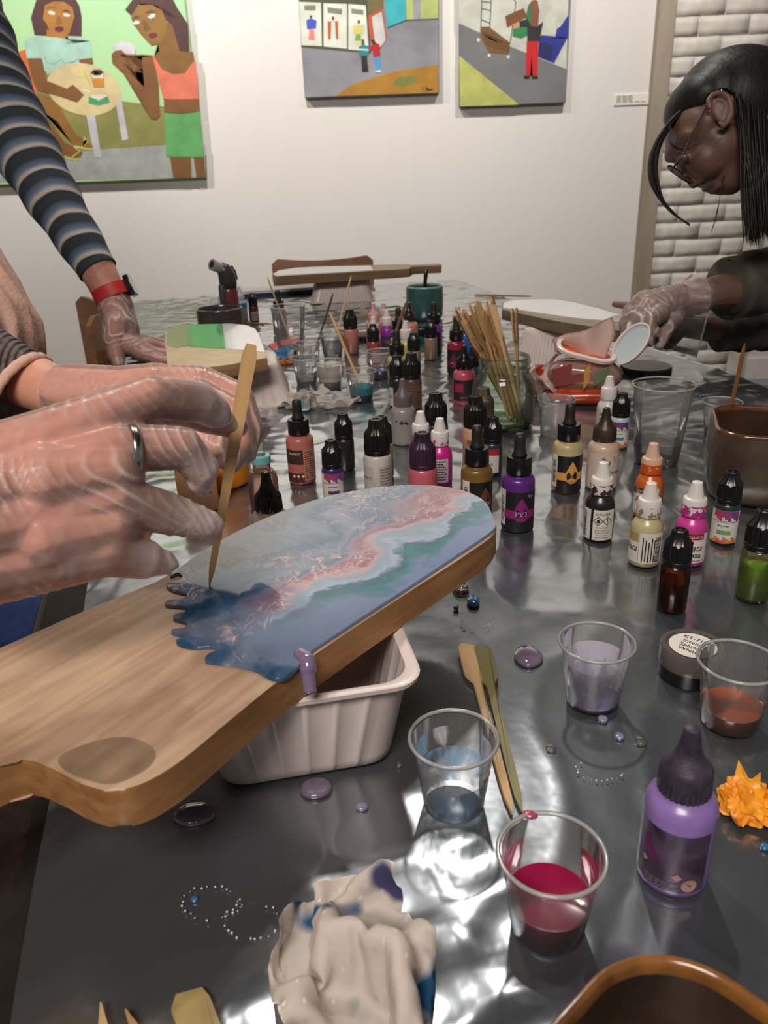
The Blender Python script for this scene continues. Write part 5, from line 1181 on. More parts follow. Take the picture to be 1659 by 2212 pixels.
# ------------------------------------------------------------------ chairs beyond the table
PLY = WOOD('chair_ply', (186, 138, 112), (156, 110, 88), 0, (3, 3, 30), 0.4)
def chair(name, loc, rz, label, W_=0.40, zb=0.62, zt=0.86, curve=0.03, col=None):
    root = empty(name, loc, rz, label, 'chair', 'plywood chairs at the table')
    # backrest: curved ply panel
    bm = bmesh.new(); n = 16; pr = []
    for i in range(n + 1):
        t = -1 + 2 * i / n; x = t * W_ / 2; y = curve * (t * t) * -1 + 0.012 * 0
        edge = 0.02 * max(0, (abs(t) - 0.88) / 0.12) ** 2
        top = zt - 0.006 + 0.012 * t * t - edge; bot = zb + edge
        for yy in (0, 0.011): pr.append((x, y + yy, bot, top))
    V = [(bm.verts.new((x, y, b0)), bm.verts.new((x, y, t0))) for x, y, b0, t0 in pr]
    for i in range(n):
        a, b2, c, d = V[2 * i], V[2 * i + 1], V[2 * i + 2], V[2 * i + 3]
        for q in ((a[0], c[0], c[1], a[1]), (b2[0], b2[1], d[1], d[0]), (a[1], c[1], d[1], b2[1]), (a[0], b2[0], d[0], c[0])): bm.faces.new(q)
    for e in (0, n): a, b2 = V[2 * e], V[2 * e + 1]; bm.faces.new((a[0], a[1], b2[1], b2[0]))
    bmesh.ops.recalc_face_normals(bm, faces=bm.faces); obj('backrest', bm, col or PLY, root, auto=40)
    bm = bmesh.new(); prism(bm, [(x, y - 0.2) for x, y in rrect(0.40, 0.38, 0.05)], 0.44, 0.455); bevel(bm, 0.003, 1); obj('seat', bm, col or PLY, root, auto=40)
    MT = M('chair_steel', (70, 68, 68), 0.3, metal=0.8)
    for sx in (-1, 1):
        bm = bmesh.new(); tube(bm, smooth_open([(sx * 0.17, 0.02, 0), (sx * 0.165, 0.005, 0.42), (sx * 0.155, -0.005 + 0.03, 0.6), (sx * 0.15, 0.012, zt - 0.08)], 4), 0.010, 10); obj('leg', bm, MT, root)
        bm = bmesh.new(); tube(bm, [(sx * 0.17, -0.39, 0), (sx * 0.165, -0.36, 0.44)], 0.010, 10); obj('leg', bm, MT, root)
    bm = bmesh.new(); tube(bm, [(-0.165, 0.005, 0.43), (-0.165, -0.37, 0.43), (0.165, -0.37, 0.43), (0.165, 0.005, 0.43)], 0.009, 8); obj('seat_rail', bm, MT, root)
    return root
q = ony(696, 556, 2.86)
chair('plywood_chair', (q.x, 2.86, 0), radians(3), 'brown plywood chair behind the far white board', W_=0.355, zb=0.70, zt=q.z - 0.004, curve=-0.02)
q = onz(215, 735, 0.78)
chair('plywood_chair', (-0.635, 1.93, 0), radians(112), 'plywood chair pushed in under the striped arm', W_=0.40, zb=0.50, zt=0.825, curve=-0.06, col=WOOD('chair_ply2', (176, 128, 92), (150, 104, 72), 0, (3, 3, 30), 0.4))
# blue tray on the far edge
root = empty('blue_tray', tuple(tw(2.27, 0.40)) + (ZT,), atan2(TN.y, TN.x), 'shallow blue tray with a white edge along the far end of the table', 'tray')
bm = bmesh.new(); prism(bm, [(x + 0.05, y) for x, y in rrect(0.36, 0.07, 0.012)], 0.0, 0.012); bevel(bm, 0.002, 1); obj('tray_body', bm, M('tray_blue', (36, 58, 96), 0.4), root, smooth=False)
bm = bmesh.new(); prism(bm, [(x + 0.05, y) for x, y in rrect(0.372, 0.082, 0.014)], 0.012, 0.020); bevel(bm, 0.002, 1); obj('tray_rim', bm, M('tray_white', (226, 222, 214), 0.4), root, smooth=False)
# ------------------------------------------------------------------ pigment pots
def pigment_pot(px, py, label, text=None, r=0.0195, h=0.021, mat=None, lid=None):
    p = placed(px, py, h); root = empty('pigment_pot', p, face_rot(p), label, 'pot', 'round pigment pots')
    obj('base', LATHE([(r * 0.92, 0), (r * 0.97, 0.001), (r * 0.97, h * 0.52)], segs=36), mat or BLACKP, root, auto=40)
    L_ = obj('lid', LATHE([(r, h * 0.45), (r * 1.01, h * 0.5), (r, h * 0.95), (r * 0.96, h), (r * 0.84, h), (r * 0.82, h * 0.93), (0.001, h * 0.93)], segs=40, cap0=False), lid or CLEAR('pot_lid', tint=(240, 236, 236), haze=0.35, hazecol=(206, 190, 184), gl=1.5), root, auto=40)
    if text:
        bm = bmesh.new(); poly2(bm, [(r * 0.74 * cos(t), r * 0.74 * sin(t)) for t in [2 * pi * k / 32 for k in range(32)]], lambda x, y: Vector((x, y, h * 0.97))); lb = obj('label', bm, INKW, root, smooth=False)
        bm = bmesh.new()
        for k, w in enumerate(text): put_text(bm, w, 0.0056, lambda s, t: Vector((s, t + 0.0082 - k * 0.0055, h * 0.97 + 0.0003)))
        obj('lettering', bm, INKB, lb, smooth=False)
    return root
pg = pigment_pot(1497, 1392, 'round pigment pot with label reading Intense Sparkle White', ('KT-7105', 'Intense', 'Sparkle', 'White'), r=0.0222, h=0.026)
pg.rotation_euler.z -= 0.32
pigment_pot(786, 712, 'clear-lidded black pigment pot behind the red ink bottle', h=0.024)
pigment_pot(742, 707, 'clear-lidded pigment pot behind the copper-pink bottle', h=0.02)
pigment_pot(909, 708, 'small teal pigment pot with dark lid beside the taupe ink bottle', h=0.03, r=0.017, mat=CLEAR('teal_pot', tint=(120, 206, 206), haze=0.3, hazecol=(90, 180, 180)), lid=BLACKP)
q = placed(1008, 728, 0.02)
pigment_pot(1008, 728, 'pigment pot with bright blue lid beside the crimson dropper', h=0.05, r=0.014, lid=M('blue_lid', (30, 110, 220), 0.3))
p = onz(1394, 806, ZT); root = empty('black_lid', p, 0, 'flat black jar lid lying below the white-topped board', 'lid')
obj('top', LATHE([(0.043, 0.010), (0.044, 0.012), (0.0425, 0.014), (0.001, 0.0145)], segs=40), M('lid_dark', (50, 52, 54), 0.3), root, auto=40)
obj('skirt', LATHE([(0.0435, 0.0), (0.044, 0.001), (0.044, 0.0115)], segs=60, cap1=False, warp=ribbed(40, 0.012)), BLACKP, root)
# ------------------------------------------------------------------ wipes pack
p = onz(1258, 868, ZT)
root = empty('wipes_pack', p, face_rot(p), 'open orange pack of wet wipes with a white flip lid', 'wipes pack')
ORG = CLEAR('orange_wrap', tint=(250, 120, 70), haze=0.75, hazecol=(226, 84, 34), gl=1.2, rough=0.1)
def pillow(w, d, h, seed, lo=0.0):
    bm = bmesh.new(); nu, nv = 30, 14; R = []
    for j in range(nv + 1):
        t = j / nv; z = lo + (h - lo) * t; ring = []
        prof = (sin(pi * (0.12 + 0.80 * t))) ** 0.45
        for i in range(nu):
            a = 2 * pi * i / nu
            ca, sa = cos(a), sin(a)
            x = w / 2 * prof * (abs(ca) ** 0.6) * (1 if ca > 0 else -1); y = d / 2 * prof * (abs(sa) ** 0.75) * (1 if sa > 0 else -1)
            n = noise.noise(Vector((x * 40, y * 40, z * 40 + seed))); n2 = noise.noise(Vector((x * 110, y * 110, z * 70 + seed)))
            ring.append(bm.verts.new((x + 0.004 * n + 0.0014 * n2, y + 0.004 * n, z + 0.002 * n2)))
        R.append(ring)
    for j in range(nv):
        for i in range(nu): bm.faces.new((R[j][i], R[j][(i + 1) % nu], R[j + 1][(i + 1) % nu], R[j + 1][i]))
    bm.faces.new(R[0][::-1]); bm.faces.new(R[-1]); return bm
bm = pillow(0.115, 0.062, 0.03, 4.0); obj('lower_wrap', bm, M('orange_film', (206, 72, 22), 0.25, coat=0.5, var=((170, 50, 14), 30)), root)
bm = pillow(0.118, 0.060, 0.068, 2.0, 0.022); obj('upper_wrap', bm, CLEAR('pack_film', tint=(250, 230, 224), haze=0.62, hazecol=(214, 170, 158), gl=1.6, rough=0.08), root)
bm = bmesh.new()
for (x, z, w, h_, mi) in ((-0.020, 0.036, 0.05, 0.014, 0), (-0.034, 0.046, 0.03, 0.016, 0), (0.026, 0.040, 0.022, 0.018, 1), (0.004, 0.034, 0.008, 0.03, 2)):
    n = 6; a = [bm.verts.new((x - w / 2 + w * k / n, -0.0335 + 0.5 * (x - w / 2 + w * k / n) ** 2 * 6, z + 0.012 * (k / n - 0.5))) for k in range(n + 1)]; b2 = [bm.verts.new((x - w / 2 + w * k / n, -0.0335 + 0.5 * (x - w / 2 + w * k / n) ** 2 * 6, z + h_ + 0.012 * (k / n - 0.5))) for k in range(n + 1)]
    for k in range(n): bm.faces.new((a[k], a[k + 1], b2[k + 1], b2[k])).material_index = mi
obj('pack_print', bm, [M('print_maroon', (140, 64, 60), 0.5), M('print_leaf', (104, 122, 84), 0.5), M('print_gold', (206, 150, 60), 0.5)], root)
# flip-lid plate (tilted rounded frame) and the raised oval lid
TLT = Matrix.Translation((0.000, -0.004, 0.080)) @ Matrix.Rotation(radians(13), 4, 'Y') @ Matrix.Rotation(radians(14), 4, 'X')
bm = bmesh.new()
o1, o2 = rrect(0.092, 0.058, 0.026, 8), rrect(0.080, 0.046, 0.021, 8)
loft(bm, [[(x, y, 0) for x, y in o1], [(x, y, 0.005) for x, y in rrect(0.092, 0.058, 0.026, 8)], [(x, y, 0.006) for x, y in rrect(0.088, 0.054, 0.024, 8)], [(x, y, 0.006) for x, y in o2], [(x, y, 0) for x, y in o2]], False, False)
bmesh.ops.transform(bm, matrix=TLT, verts=bm.verts); obj('lid_frame', bm, M('lid_plastic', (226, 206, 200), 0.3), root, auto=40)
bm = bmesh.new(); prism(bm, o2, -0.004, -0.003); bmesh.ops.transform(bm, matrix=TLT, verts=bm.verts); obj('opening_film', bm, M('orange_film2', (226, 92, 44), 0.3), root)
TL2 = Matrix.Translation((0.066, -0.004, 0.093)) @ Matrix.Rotation(radians(-52), 4, 'Y') @ Matrix.Rotation(radians(48), 4, 'X')
bm = bmesh.new(); e1 = [(0.036 * cos(t), 0.023 * sin(t)) for t in [2 * pi * k / 40 for k in range(40)]]
loft(bm, [[(x * 0.9, y * 0.88, -0.003) for x, y in e1], [(x, y, -0.002) for x, y in e1], [(x * 1.02, y * 1.03, 0.003) for x, y in e1], [(x * 0.93, y * 0.9, 0.003) for x, y in e1], [(x * 0.9, y * 0.86, -0.0005) for x, y in e1]], True, False)
bmesh.ops.transform(bm, matrix=TL2, verts=bm.verts); obj('flip_lid', bm, M('lid_plastic', (226, 206, 200), 0.3), root, auto=40)
bm = bmesh.new(); bm.faces.new([bm.verts.new((x * 0.9, y * 0.86, 0.0004)) for x, y in e1]); bmesh.ops.transform(bm, matrix=TL2, verts=bm.verts); obj('lid_recess', bm, M('lid_blue', (190, 204, 206), 0.15, coat=0.5), root)
# the wipe pulled up through the opening
WIPE = M('wet_wipe', (236, 214, 204), 0.75, bmp=(300, 0.2))
def sheet(fn, nu, nv, th=0.0008):
    bm = bmesh.new(); G = [[bm.verts.new(fn(i / nu, j / nv)) for j in range(nv + 1)] for i in range(nu + 1)]
    for i in range(nu):
        for j in range(nv): bm.faces.new((G[i][j], G[i + 1][j], G[i + 1][j + 1], G[i][j + 1]))
    if th: bmesh.ops.solidify(bm, geom=bm.faces[:], thickness=th)
    return bm
def wipefn(u, v):
    x = -0.046 + 0.074 * u; top = 0.020 + 0.046 * min(u, 0.93) - max(0, u - 0.93) * 0.35; z = 0.078 + v * top - 0.012 * u
    y = 0.010 * sin(u * 9) * (0.4 + v) + 0.006 * sin(v * 4 + u * 5)
    return Vector((x + 0.016 * v * (u - 0.1) - 0.010 * v * max(0, 0.4 - u), y, z))
obj('protruding_wipe', sheet(wipefn, 28, 12), WIPE, root)
# crumpled wrapper fold at its left
def foldfn(u, v):
    x = -0.095 + 0.055 * u + 0.008 * sin(v * 7); z = 0.006 + 0.07 * v * (0.55 + 0.45 * u) + 0.006 * sin(u * 11 + v * 5); y = -0.006 + 0.016 * sin(v * 6 + u * 3) + 0.008 * sin(u * 14)
    return Vector((x, y, z))
m_, nt_, b_p = nmat('wrapper_print'); b_p.inputs['Roughness'].default_value = 0.2; b_p.inputs['Coat Weight'].default_value = 0.5
tc = N(nt_, 'ShaderNodeTexCoord'); nz = N(nt_, 'ShaderNodeTexNoise'); nz.inputs['Scale'].default_value = 32; nz.inputs['Detail'].default_value = 1; L(nt_, tc.outputs['Object'], nz.inputs['Vector'])
cr = N(nt_, 'ShaderNodeValToRGB'); cr.color_ramp.interpolation = 'CONSTANT'; e = cr.color_ramp.elements; e[0].position = 0; e[0].color = lin((214, 74, 34)); e[1].position = 0.44; e[1].color = lin((224, 208, 200)); k = e.new(0.58); k.color = lin((206, 160, 146)); k = e.new(0.64); k.color = lin((60, 132, 140))
L(nt_, nz.outputs['Fac'], cr.inputs[0]); L(nt_, cr.outputs[0], b_p.inputs['Base Color'])
obj('wrapper_fold', sheet(foldfn, 22, 14), m_, root)
# ------------------------------------------------------------------ crumpled things
def stained(name, base, cols, sc=26, thr=(0.56, 0.62)):
    m, nt, b = nmat(name); b.inputs['Roughness'].default_value = 0.75
    tc = N(nt, 'ShaderNodeTexCoord'); prev = None
    for k, (c, off, t) in enumerate(cols):
        mp = N(nt, 'ShaderNodeMapping'); mp.inputs['Location'].default_value = (off, off * 2, off * .5); nz = N(nt, 'ShaderNodeTexNoise'); nz.inputs['Scale'].default_value = sc; nz.inputs['Detail'].default_value = 2
        L(nt, tc.outputs['Object'], mp.inputs[0]); L(nt, mp.outputs[0], nz.inputs['Vector'])
        cr = N(nt, 'ShaderNodeValToRGB'); cr.color_ramp.elements[0].position = t; cr.color_ramp.elements[1].position = t + 0.06; L(nt, nz.outputs['Fac'], cr.inputs[0])
        mx = N(nt, 'ShaderNodeMix', data_type='RGBA'); L(nt, cr.outputs[0], mx.inputs['Factor']); mx.inputs[7].default_value = lin(c)
        if prev: L(nt, prev, mx.inputs[6])
        else: mx.inputs[6].default_value = lin(base)
        prev = mx.outputs[2]
    L(nt, prev, b.inputs['Base Color']); return m
# foreground wipe: folded cloth with blue stains
WST = stained('stained_wipe', (246, 234, 224), [((36, 104, 150), 3.7, 0.60), ((132, 150, 156), 8.2, 0.62), ((92, 92, 140), 1.1, 0.66)], 22)
import numpy as np
def crumpled_sheet(name, px, py, w, d, sq, seed, mat, label, cat, rz=0.0, n=44, it=150, lift=0.02, spin=0.0):
    """a soft square sheet gathered together and let settle on the table (position-based springs)"""
    g = np.random.default_rng(seed); u, v = np.meshgrid(np.linspace(-.5, .5, n), np.linspace(-.5, .5, n), indexing='ij')
    rest = np.stack([u * w, v * d], -1)
    P = np.zeros((n, n, 3)); a = spin * (1 - (u * u + v * v) * 2); x, y = rest[..., 0] * sq[0], rest[..., 1] * sq[1]
    P[..., 0] = x * np.cos(a) - y * np.sin(a); P[..., 1] = x * np.sin(a) + y * np.cos(a)
    z = np.zeros((n, n))
    for k in range(9):
        f = g.normal(0, 7.0, 2); z += np.sin(f[0] * u + f[1] * v + g.uniform(0, 6.28)) / (1 + 0.10 * np.hypot(*f))
    P[..., 2] = lift + lift * 0.6 * z * (1 - 1.1 * (u * u + v * v))
    sl = []
    for di, dj, wt in ((1, 0, .5), (0, 1, .5), (1, 1, .4), (1, -1, .4), (2, 0, .12), (0, 2, .12), (4, 0, .05), (0, 4, .05)):
        A = (slice(0, n - di), slice(max(0, -dj), n - max(0, dj))); B = (slice(di, n), slice(max(0, -dj) + dj, n - max(0, dj) + dj))
        sl.append((A, B, np.linalg.norm(rest[B] - rest[A], axis=-1), wt))
    for t in range(it):
        P[..., 2] -= 0.00018
        for A, B, L0, wt in sl:
            D_ = P[B] - P[A]; l = np.linalg.norm(D_, axis=-1) + 1e-9; c = (wt * (l - L0) / l * 0.5)[..., None] * D_
            P[A] += c; P[B] -= c
        P[..., 2] = np.maximum(P[..., 2], 0.0015)
        r_ = np.hypot(P[..., 0] / (w * sq[0] * .56), P[..., 1] / (d * sq[1] * .56)); s_ = np.where(r_ > 1, 1 / r_, 1.0); P[..., 0] *= 0.12 * s_ + .88; P[..., 1] *= 0.12 * s_ + .88
    for t in range(3):
        Q = P.copy(); Q[1:-1, 1:-1] = (P[1:-1, 1:-1] * 2 + P[:-2, 1:-1] + P[2:, 1:-1] + P[1:-1, :-2] + P[1:-1, 2:]) / 6; P = Q
    bm = bmesh.new(); V = [[bm.verts.new(P[i, j]) for j in range(n)] for i in range(n)]
    for i in range(n - 1):
        for j in range(n - 1): bm.faces.new((V[i][j], V[i + 1][j], V[i + 1][j + 1], V[i][j + 1]))
    bmesh.ops.solidify(bm, geom=bm.faces[:], thickness=0.0007)
    o = obj(name, bm, mat); o.location = onz(px, py, ZT + 0.003); o.rotation_euler = (0, 0, rz); sd = o.modifiers.new('s', 'SUBSURF'); sd.levels = 1; sd.render_levels = 1
    return tag(o, label, cat)
crumpled_sheet('wet_wipe', 764, 2128, 0.132, 0.15, (0.50, 0.62), 5, WST, 'crumpled white wipe with blue stains at the front of the table', 'wipe', radians(8), lift=0.022, spin=0.6, it=80)
crumpled_sheet('paper_towel', 690, 868, 0.20, 0.20, (0.62, 0.5), 12, stained('towel_spots', (212, 204, 198), [((90, 168, 174), 2.2, 0.62), ((120, 140, 160), 5.5, 0.67)], 26), 'crumpled white paper towel with teal spots behind the copper-pink bottle', 'paper towel', lift=0.02)
crumpled_sheet('paper_scrap', 620, 766, 0.16, 0.16, (0.62, 0.5), 21, stained('scrap_spots', (206, 204, 206), [((90, 150, 200), 1.2, 0.60), ((200, 130, 60), 6.5, 0.64), ((176, 40, 44), 9.5, 0.66)], 20), 'crumpled white and blue paper beside the water-clear cup', 'paper', lift=0.02)
bm = bmesh.new(); prism(bm, [(q.x, q.y) for q in (onz(580, 752, ZT), onz(600, 744, ZT), onz(660, 732, ZT), (onz(640, 748, ZT)), onz(596, 764, ZT))], ZT + 0.004, ZT + 0.007)
tag(obj('red_card', bm, M('red_card', (190, 40, 44), 0.5), smooth=False), 'red card corner poking out by the green and white board', 'card')
crumpled_sheet('orange_scrap', 618, 784, 0.06, 0.05, (0.6, 0.6), 3, M('orange_scrap', (206, 130, 50), 0.6), 'small orange scrap lying beside the white paper', 'scrap', n=20, lift=0.008)
# spiky orange scrap by the lavender bottle
p = onz(1608, 1745, ZT); bm = bmesh.new(); rs = random.Random(5)
ORS = M('orange_wax', (238, 138, 20), 0.4, coat=0.2, var=((250, 170, 40), 70))
bmesh.ops.create_icosphere(bm, subdivisions=4, radius=0.0145)
for v in bm.verts:
    n = v.co.normalized(); f = 1 + 0.30 * noise.noise(n * 2.2) + 0.30 * abs(noise.noise(n * 5))
    v.co = Vector((n.x * 0.0125 * f, n.y * 0.0165 * f, max(-0.002, n.z * 0.010 * f)))
sp = [(-0.004, 0.022, 0.012, 0.007), (0.026, 0.002, 0.008, 0.009), (0.022, -0.026, 0.003, 0.008), (0.008, 0.017, 0.010, 0.006), (-0.008, -0.016, 0.005, 0.007), (0.018, -0.010, 0.010, 0.005), (0.014, -0.018, 0.008, 0.005)]
for (x, y, z, wd_) in sp:
    d = Vector((x, y, z)); s = d.cross(Vector((0, 0, 1))).normalized() * wd_
    a = bm.verts.new(d * 0.25 + s); b2 = bm.verts.new(d * 0.25 - s); c = bm.verts.new(d); e = bm.verts.new(d * 0.5 + Vector((0, 0, 0.004)))
    for q in ((a, e, c), (e, b2, c), (a, c, b2), (a, b2, e)): bm.faces.new(q)
o = obj('wax_scrap', bm, ORS, auto=25); o.location = p + Vector((0, 0, 0.004)); o.rotation_euler = (0, 0, radians(-20)); tag(o, 'spiky bright orange scrap beside the lavender squeeze bottle', 'scrap')
# ------------------------------------------------------------------ drips on the sheet
DRV = M('drop_violet', (92, 82, 98), 0.05, coat=1.0, var=((120, 104, 124), 60)); DRL = M('drop_lavender', (136, 132, 160), 0.06, coat=1.0); DRC = CLEAR('drop_clear', tint=(240, 240, 236), haze=0.18, gl=2.0, rough=0.02); DRB = M('drop_blue', (50, 112, 160), 0.06, coat=1.0)
drops = [(420, 1759, 46, 23, DRV, 'large violet-grey resin puddle left of the tub'), (683, 1702, 35, 22, DRV, 'violet resin puddle just in front of the tub'), (782, 1742, 14, 9, DRL, 'small lavender drop right of the violet puddles'), (1141, 1417, 31, 23, DRV, 'round violet resin drop left of the lavender cup'),
    (1190, 1617, 11, 8, DRC, 'clear drop below the lavender cup, leftmost'), (1338, 1590, 10, 7, DRL, 'lavender drop right below the lavender cup'), (1384, 1602, 13, 9, DRC, 'clear drop farthest right below the lavender cup'), (1302, 1553, 11, 7, DRL, 'lavender bead at the foot of the lavender cup'),
    (995, 1271, 18, 12, DRC, 'clear drop beside the edge of the marbled board'), (1022, 1298, 14, 11, DRB, 'blue drop beside the edge of the marbled board'), (985, 1311, 6, 4, DRB, 'tiny blue drop left of the bigger blue drop'), (1503, 1484, 10, 4, DRB, 'blue drop under the sparkle pigment pot'), (1652, 1828, 9, 7, DRB, 'blue drop below the orange scrap'), (862, 1652, 6, 4, DRC, 'tiny clear drop at the corner of the tub'), (420, 1942, 8, 5, DRB, 'tiny blue drop on the dark empty part of the sheet'), (1510, 853, 5, 2, DRB, 'tiny blue fleck beside the tall tumbler')]
for (x, y, rx, ry, mt, lb) in drops:
    c = onz(x, y, ZT + 0.0012); ex = (onz(x + rx, y, ZT + 0.0012) - c).length; ey = abs((onz(x, y + ry, ZT + 0.0012) - c).length)
    bm = bmesh.new(); n = 28; hgt = min(0.0026, 0.45 * min(ex, ey))
    lathe(bm, [(1.0, -0.0016), (0.99, 0.25 * hgt), (0.92, 0.62 * hgt), (0.75, 0.88 * hgt), (0.4, 0.98 * hgt), (0.02, hgt)], segs=n, warp=lambda a, z: 1 + 0.06 * noise.noise(Vector((cos(a) * 1.3 + x, sin(a) * 1.3, 0))))
    for v in bm.verts: v.co.x *= ex; v.co.y *= ey
    o = obj('resin_drop', bm, mt); o.location = c; tag(o, lb, 'resin drop', 'resin drops on the sheet')
# little bead rings left by cup rims
for (x, y, rx, ry, lb) in ((455, 1950, 62, 36, 'ring of tiny clear beads on the dark front of the sheet'), (545, 1990, 58, 40, 'second ring of tiny clear beads right of the first'), (1030, 1335, 36, 20, 'arc of tiny beads under the marbled board edge'), (1300, 1660, 55, 26, 'arc of tiny beads below the lavender cup')):
    bm = bmesh.new(); rr = random.Random(x)
    for k in range(26):
        a = pi * 0.15 + (2 * pi if rx > 57 else pi * 1.1) * k / 26; q = onz(x + rx * cos(a) + rr.uniform(-4, 4), y + ry * sin(a) + rr.uniform(-3, 3), ZT + 0.0014); s = rr.uniform(0.0002, 0.0007) * (rr.random() > 0.3) + 0.00012
        bmesh.ops.create_icosphere(bm, subdivisions=1, radius=s, matrix=Matrix.Translation(q))
    o = tag(obj('bead_ring', bm, M('bead_resin', (206, 208, 210), 0.1, coat=0.6)), lb, 'resin beads', kind='stuff')
# ------------------------------------------------------------------ people
def capsule(bm, a, ra, b, rb, segs=14, hs=5):
    a, b = Vector(a), Vector(b); d = b - a; l = d.length
    if l < 1e-6: d = Vector((0, 0, 1))
    else: d = d / l
    ref = Vector((0, 0, 1)) if abs(d.z) < 0.9 else Vector((1, 0, 0))
    n = (ref - d * ref.dot(d)).normalized(); bn = d.cross(n); rings = []
    for k in range(hs + 1):
        t = -pi / 2 + (pi / 2) * k / hs
        rings.append((a + d * ra * sin(t), max(1e-5, ra * cos(t))))
    for k in range(hs + 1):
        t = (pi / 2) * k / hs
        rings.append((b + d * rb * sin(t), max(1e-5, rb * cos(t))))
    V = [[bm.verts.new(c + (n * cos(2 * pi * i / segs) + bn * sin(2 * pi * i / segs)) * r) for i in range(segs)] for c, r in rings]
    for j in range(len(V) - 1):
        for i in range(segs): bm.faces.new((V[j][i], V[j][(i + 1) % segs], V[j + 1][(i + 1) % segs], V[j + 1][i]))
    bm.faces.new(V[0][::-1]); bm.faces.new(V[-1])
def ellipsoid(bm, c, ax, segs=28, rings=16):
    """ax = three axis vectors (already scaled)"""
    V = []
    for j in range(1, rings):
        t = pi * j / rings
        V.append([bm.verts.new(Vector(c) + ax[0] * sin(t) * cos(2 * pi * i / segs) + ax[1] * sin(t) * sin(2 * pi * i / segs) + ax[2] * cos(t)) for i in range(segs)])
    p0 = bm.verts.new(Vector(c) + ax[2]); p1 = bm.verts.new(Vector(c) - ax[2])
    for j in range(len(V) - 1):
        for i in range(segs): bm.faces.new((V[j][i], V[j + 1][i], V[j + 1][(i + 1) % segs], V[j][(i + 1) % segs]))
    for i in range(segs): bm.faces.new((p0, V[0][i], V[0][(i + 1) % segs])); bm.faces.new((p1, V[-1][(i + 1) % segs], V[-1][i]))
def remesh(bm, voxel, smooth=4, fac=0.5):
    bmesh.ops.recalc_face_normals(bm, faces=bm.faces)
    me = bpy.data.meshes.new('tmp'); bm.to_mesh(me); bm.free()
    o = bpy.data.objects.new('tmp', me); COL.objects.link(o)
    r = o.modifiers.new('r', 'REMESH'); r.mode = 'VOXEL'; r.voxel_size = voxel
    if smooth: s = o.modifiers.new('s', 'SMOOTH'); s.iterations = smooth; s.factor = fac
    dg = bpy.context.evaluated_depsgraph_get(); dg.update()
    out = bpy.data.meshes.new_from_object(o.evaluated_get(dg))
    bpy.data.objects.remove(o); bpy.data.meshes.remove(me)
    return out
def J(t, k=1.0, add=0.0):
    """(px,py,depth,radius px) -> point, radius"""
    return at(t[0], t[1], t[2]), t[3] * t[2] / FPX * k + add
def chains(bm, CH, k=1.0, add=0.0):
    for ch in CH:
        q = [J(t, k, add) if len(t) == 4 and not isinstance(t[0], Vector) else t for t in ch]
        for (a, ra), (b, rb) in zip(q, q[1:]): capsule(bm, a, ra, b, rb)
def setattr_f(me, name, vals):
    at_ = me.attributes.new(name, 'FLOAT', 'POINT'); at_.data.foreach_set('value', vals)
def wrinkle(me, dirv, freq, amp, seed, tips=(), tipr=0.02, region=None, cross=0.22):
    """push thin folds into a glove and record them in the attribute 'fold'"""
    dirv = dirv.normalized(); vals = []; co = [v.co.copy() for v in me.vertices]; nr = [v.normal.copy() for v in me.vertices]
    for i, v in enumerate(me.vertices):
        p = co[i]
        w = noise.noise(p * 14 + Vector((seed, 0, 0))) * 3.2 + noise.noise(p * 45 + Vector((0, seed, 0))) * 0.6
        q = p.dot(dirv) * freq + w
        f = max(0.0, 1 - abs(((q % 1.0) - 0.5) * 2) * 1.9) ** 1.6
        m = max(0, min(1, 0.30 + 1.9 * noise.noise(p * 24 + Vector((0, 0, seed)))))
        f *= m
        g = max(0, 1 - abs(noise.noise(p * 85 + Vector((seed, seed, 0)))) * 5) * cross
        a = max(f, g * 0.7)
        for t in tips:
            d = (p - t).length
            if d < tipr: a = max(a, min(1, (1 - d / tipr) * 1.6) * (0.75 + 0.25 * noise.noise(p * 160)))
        v.co = p + nr[i] * (amp * (f + 0.6 * g) - amp * 0.25)
        vals.append(a)
    setattr_f(me, 'fold', vals)
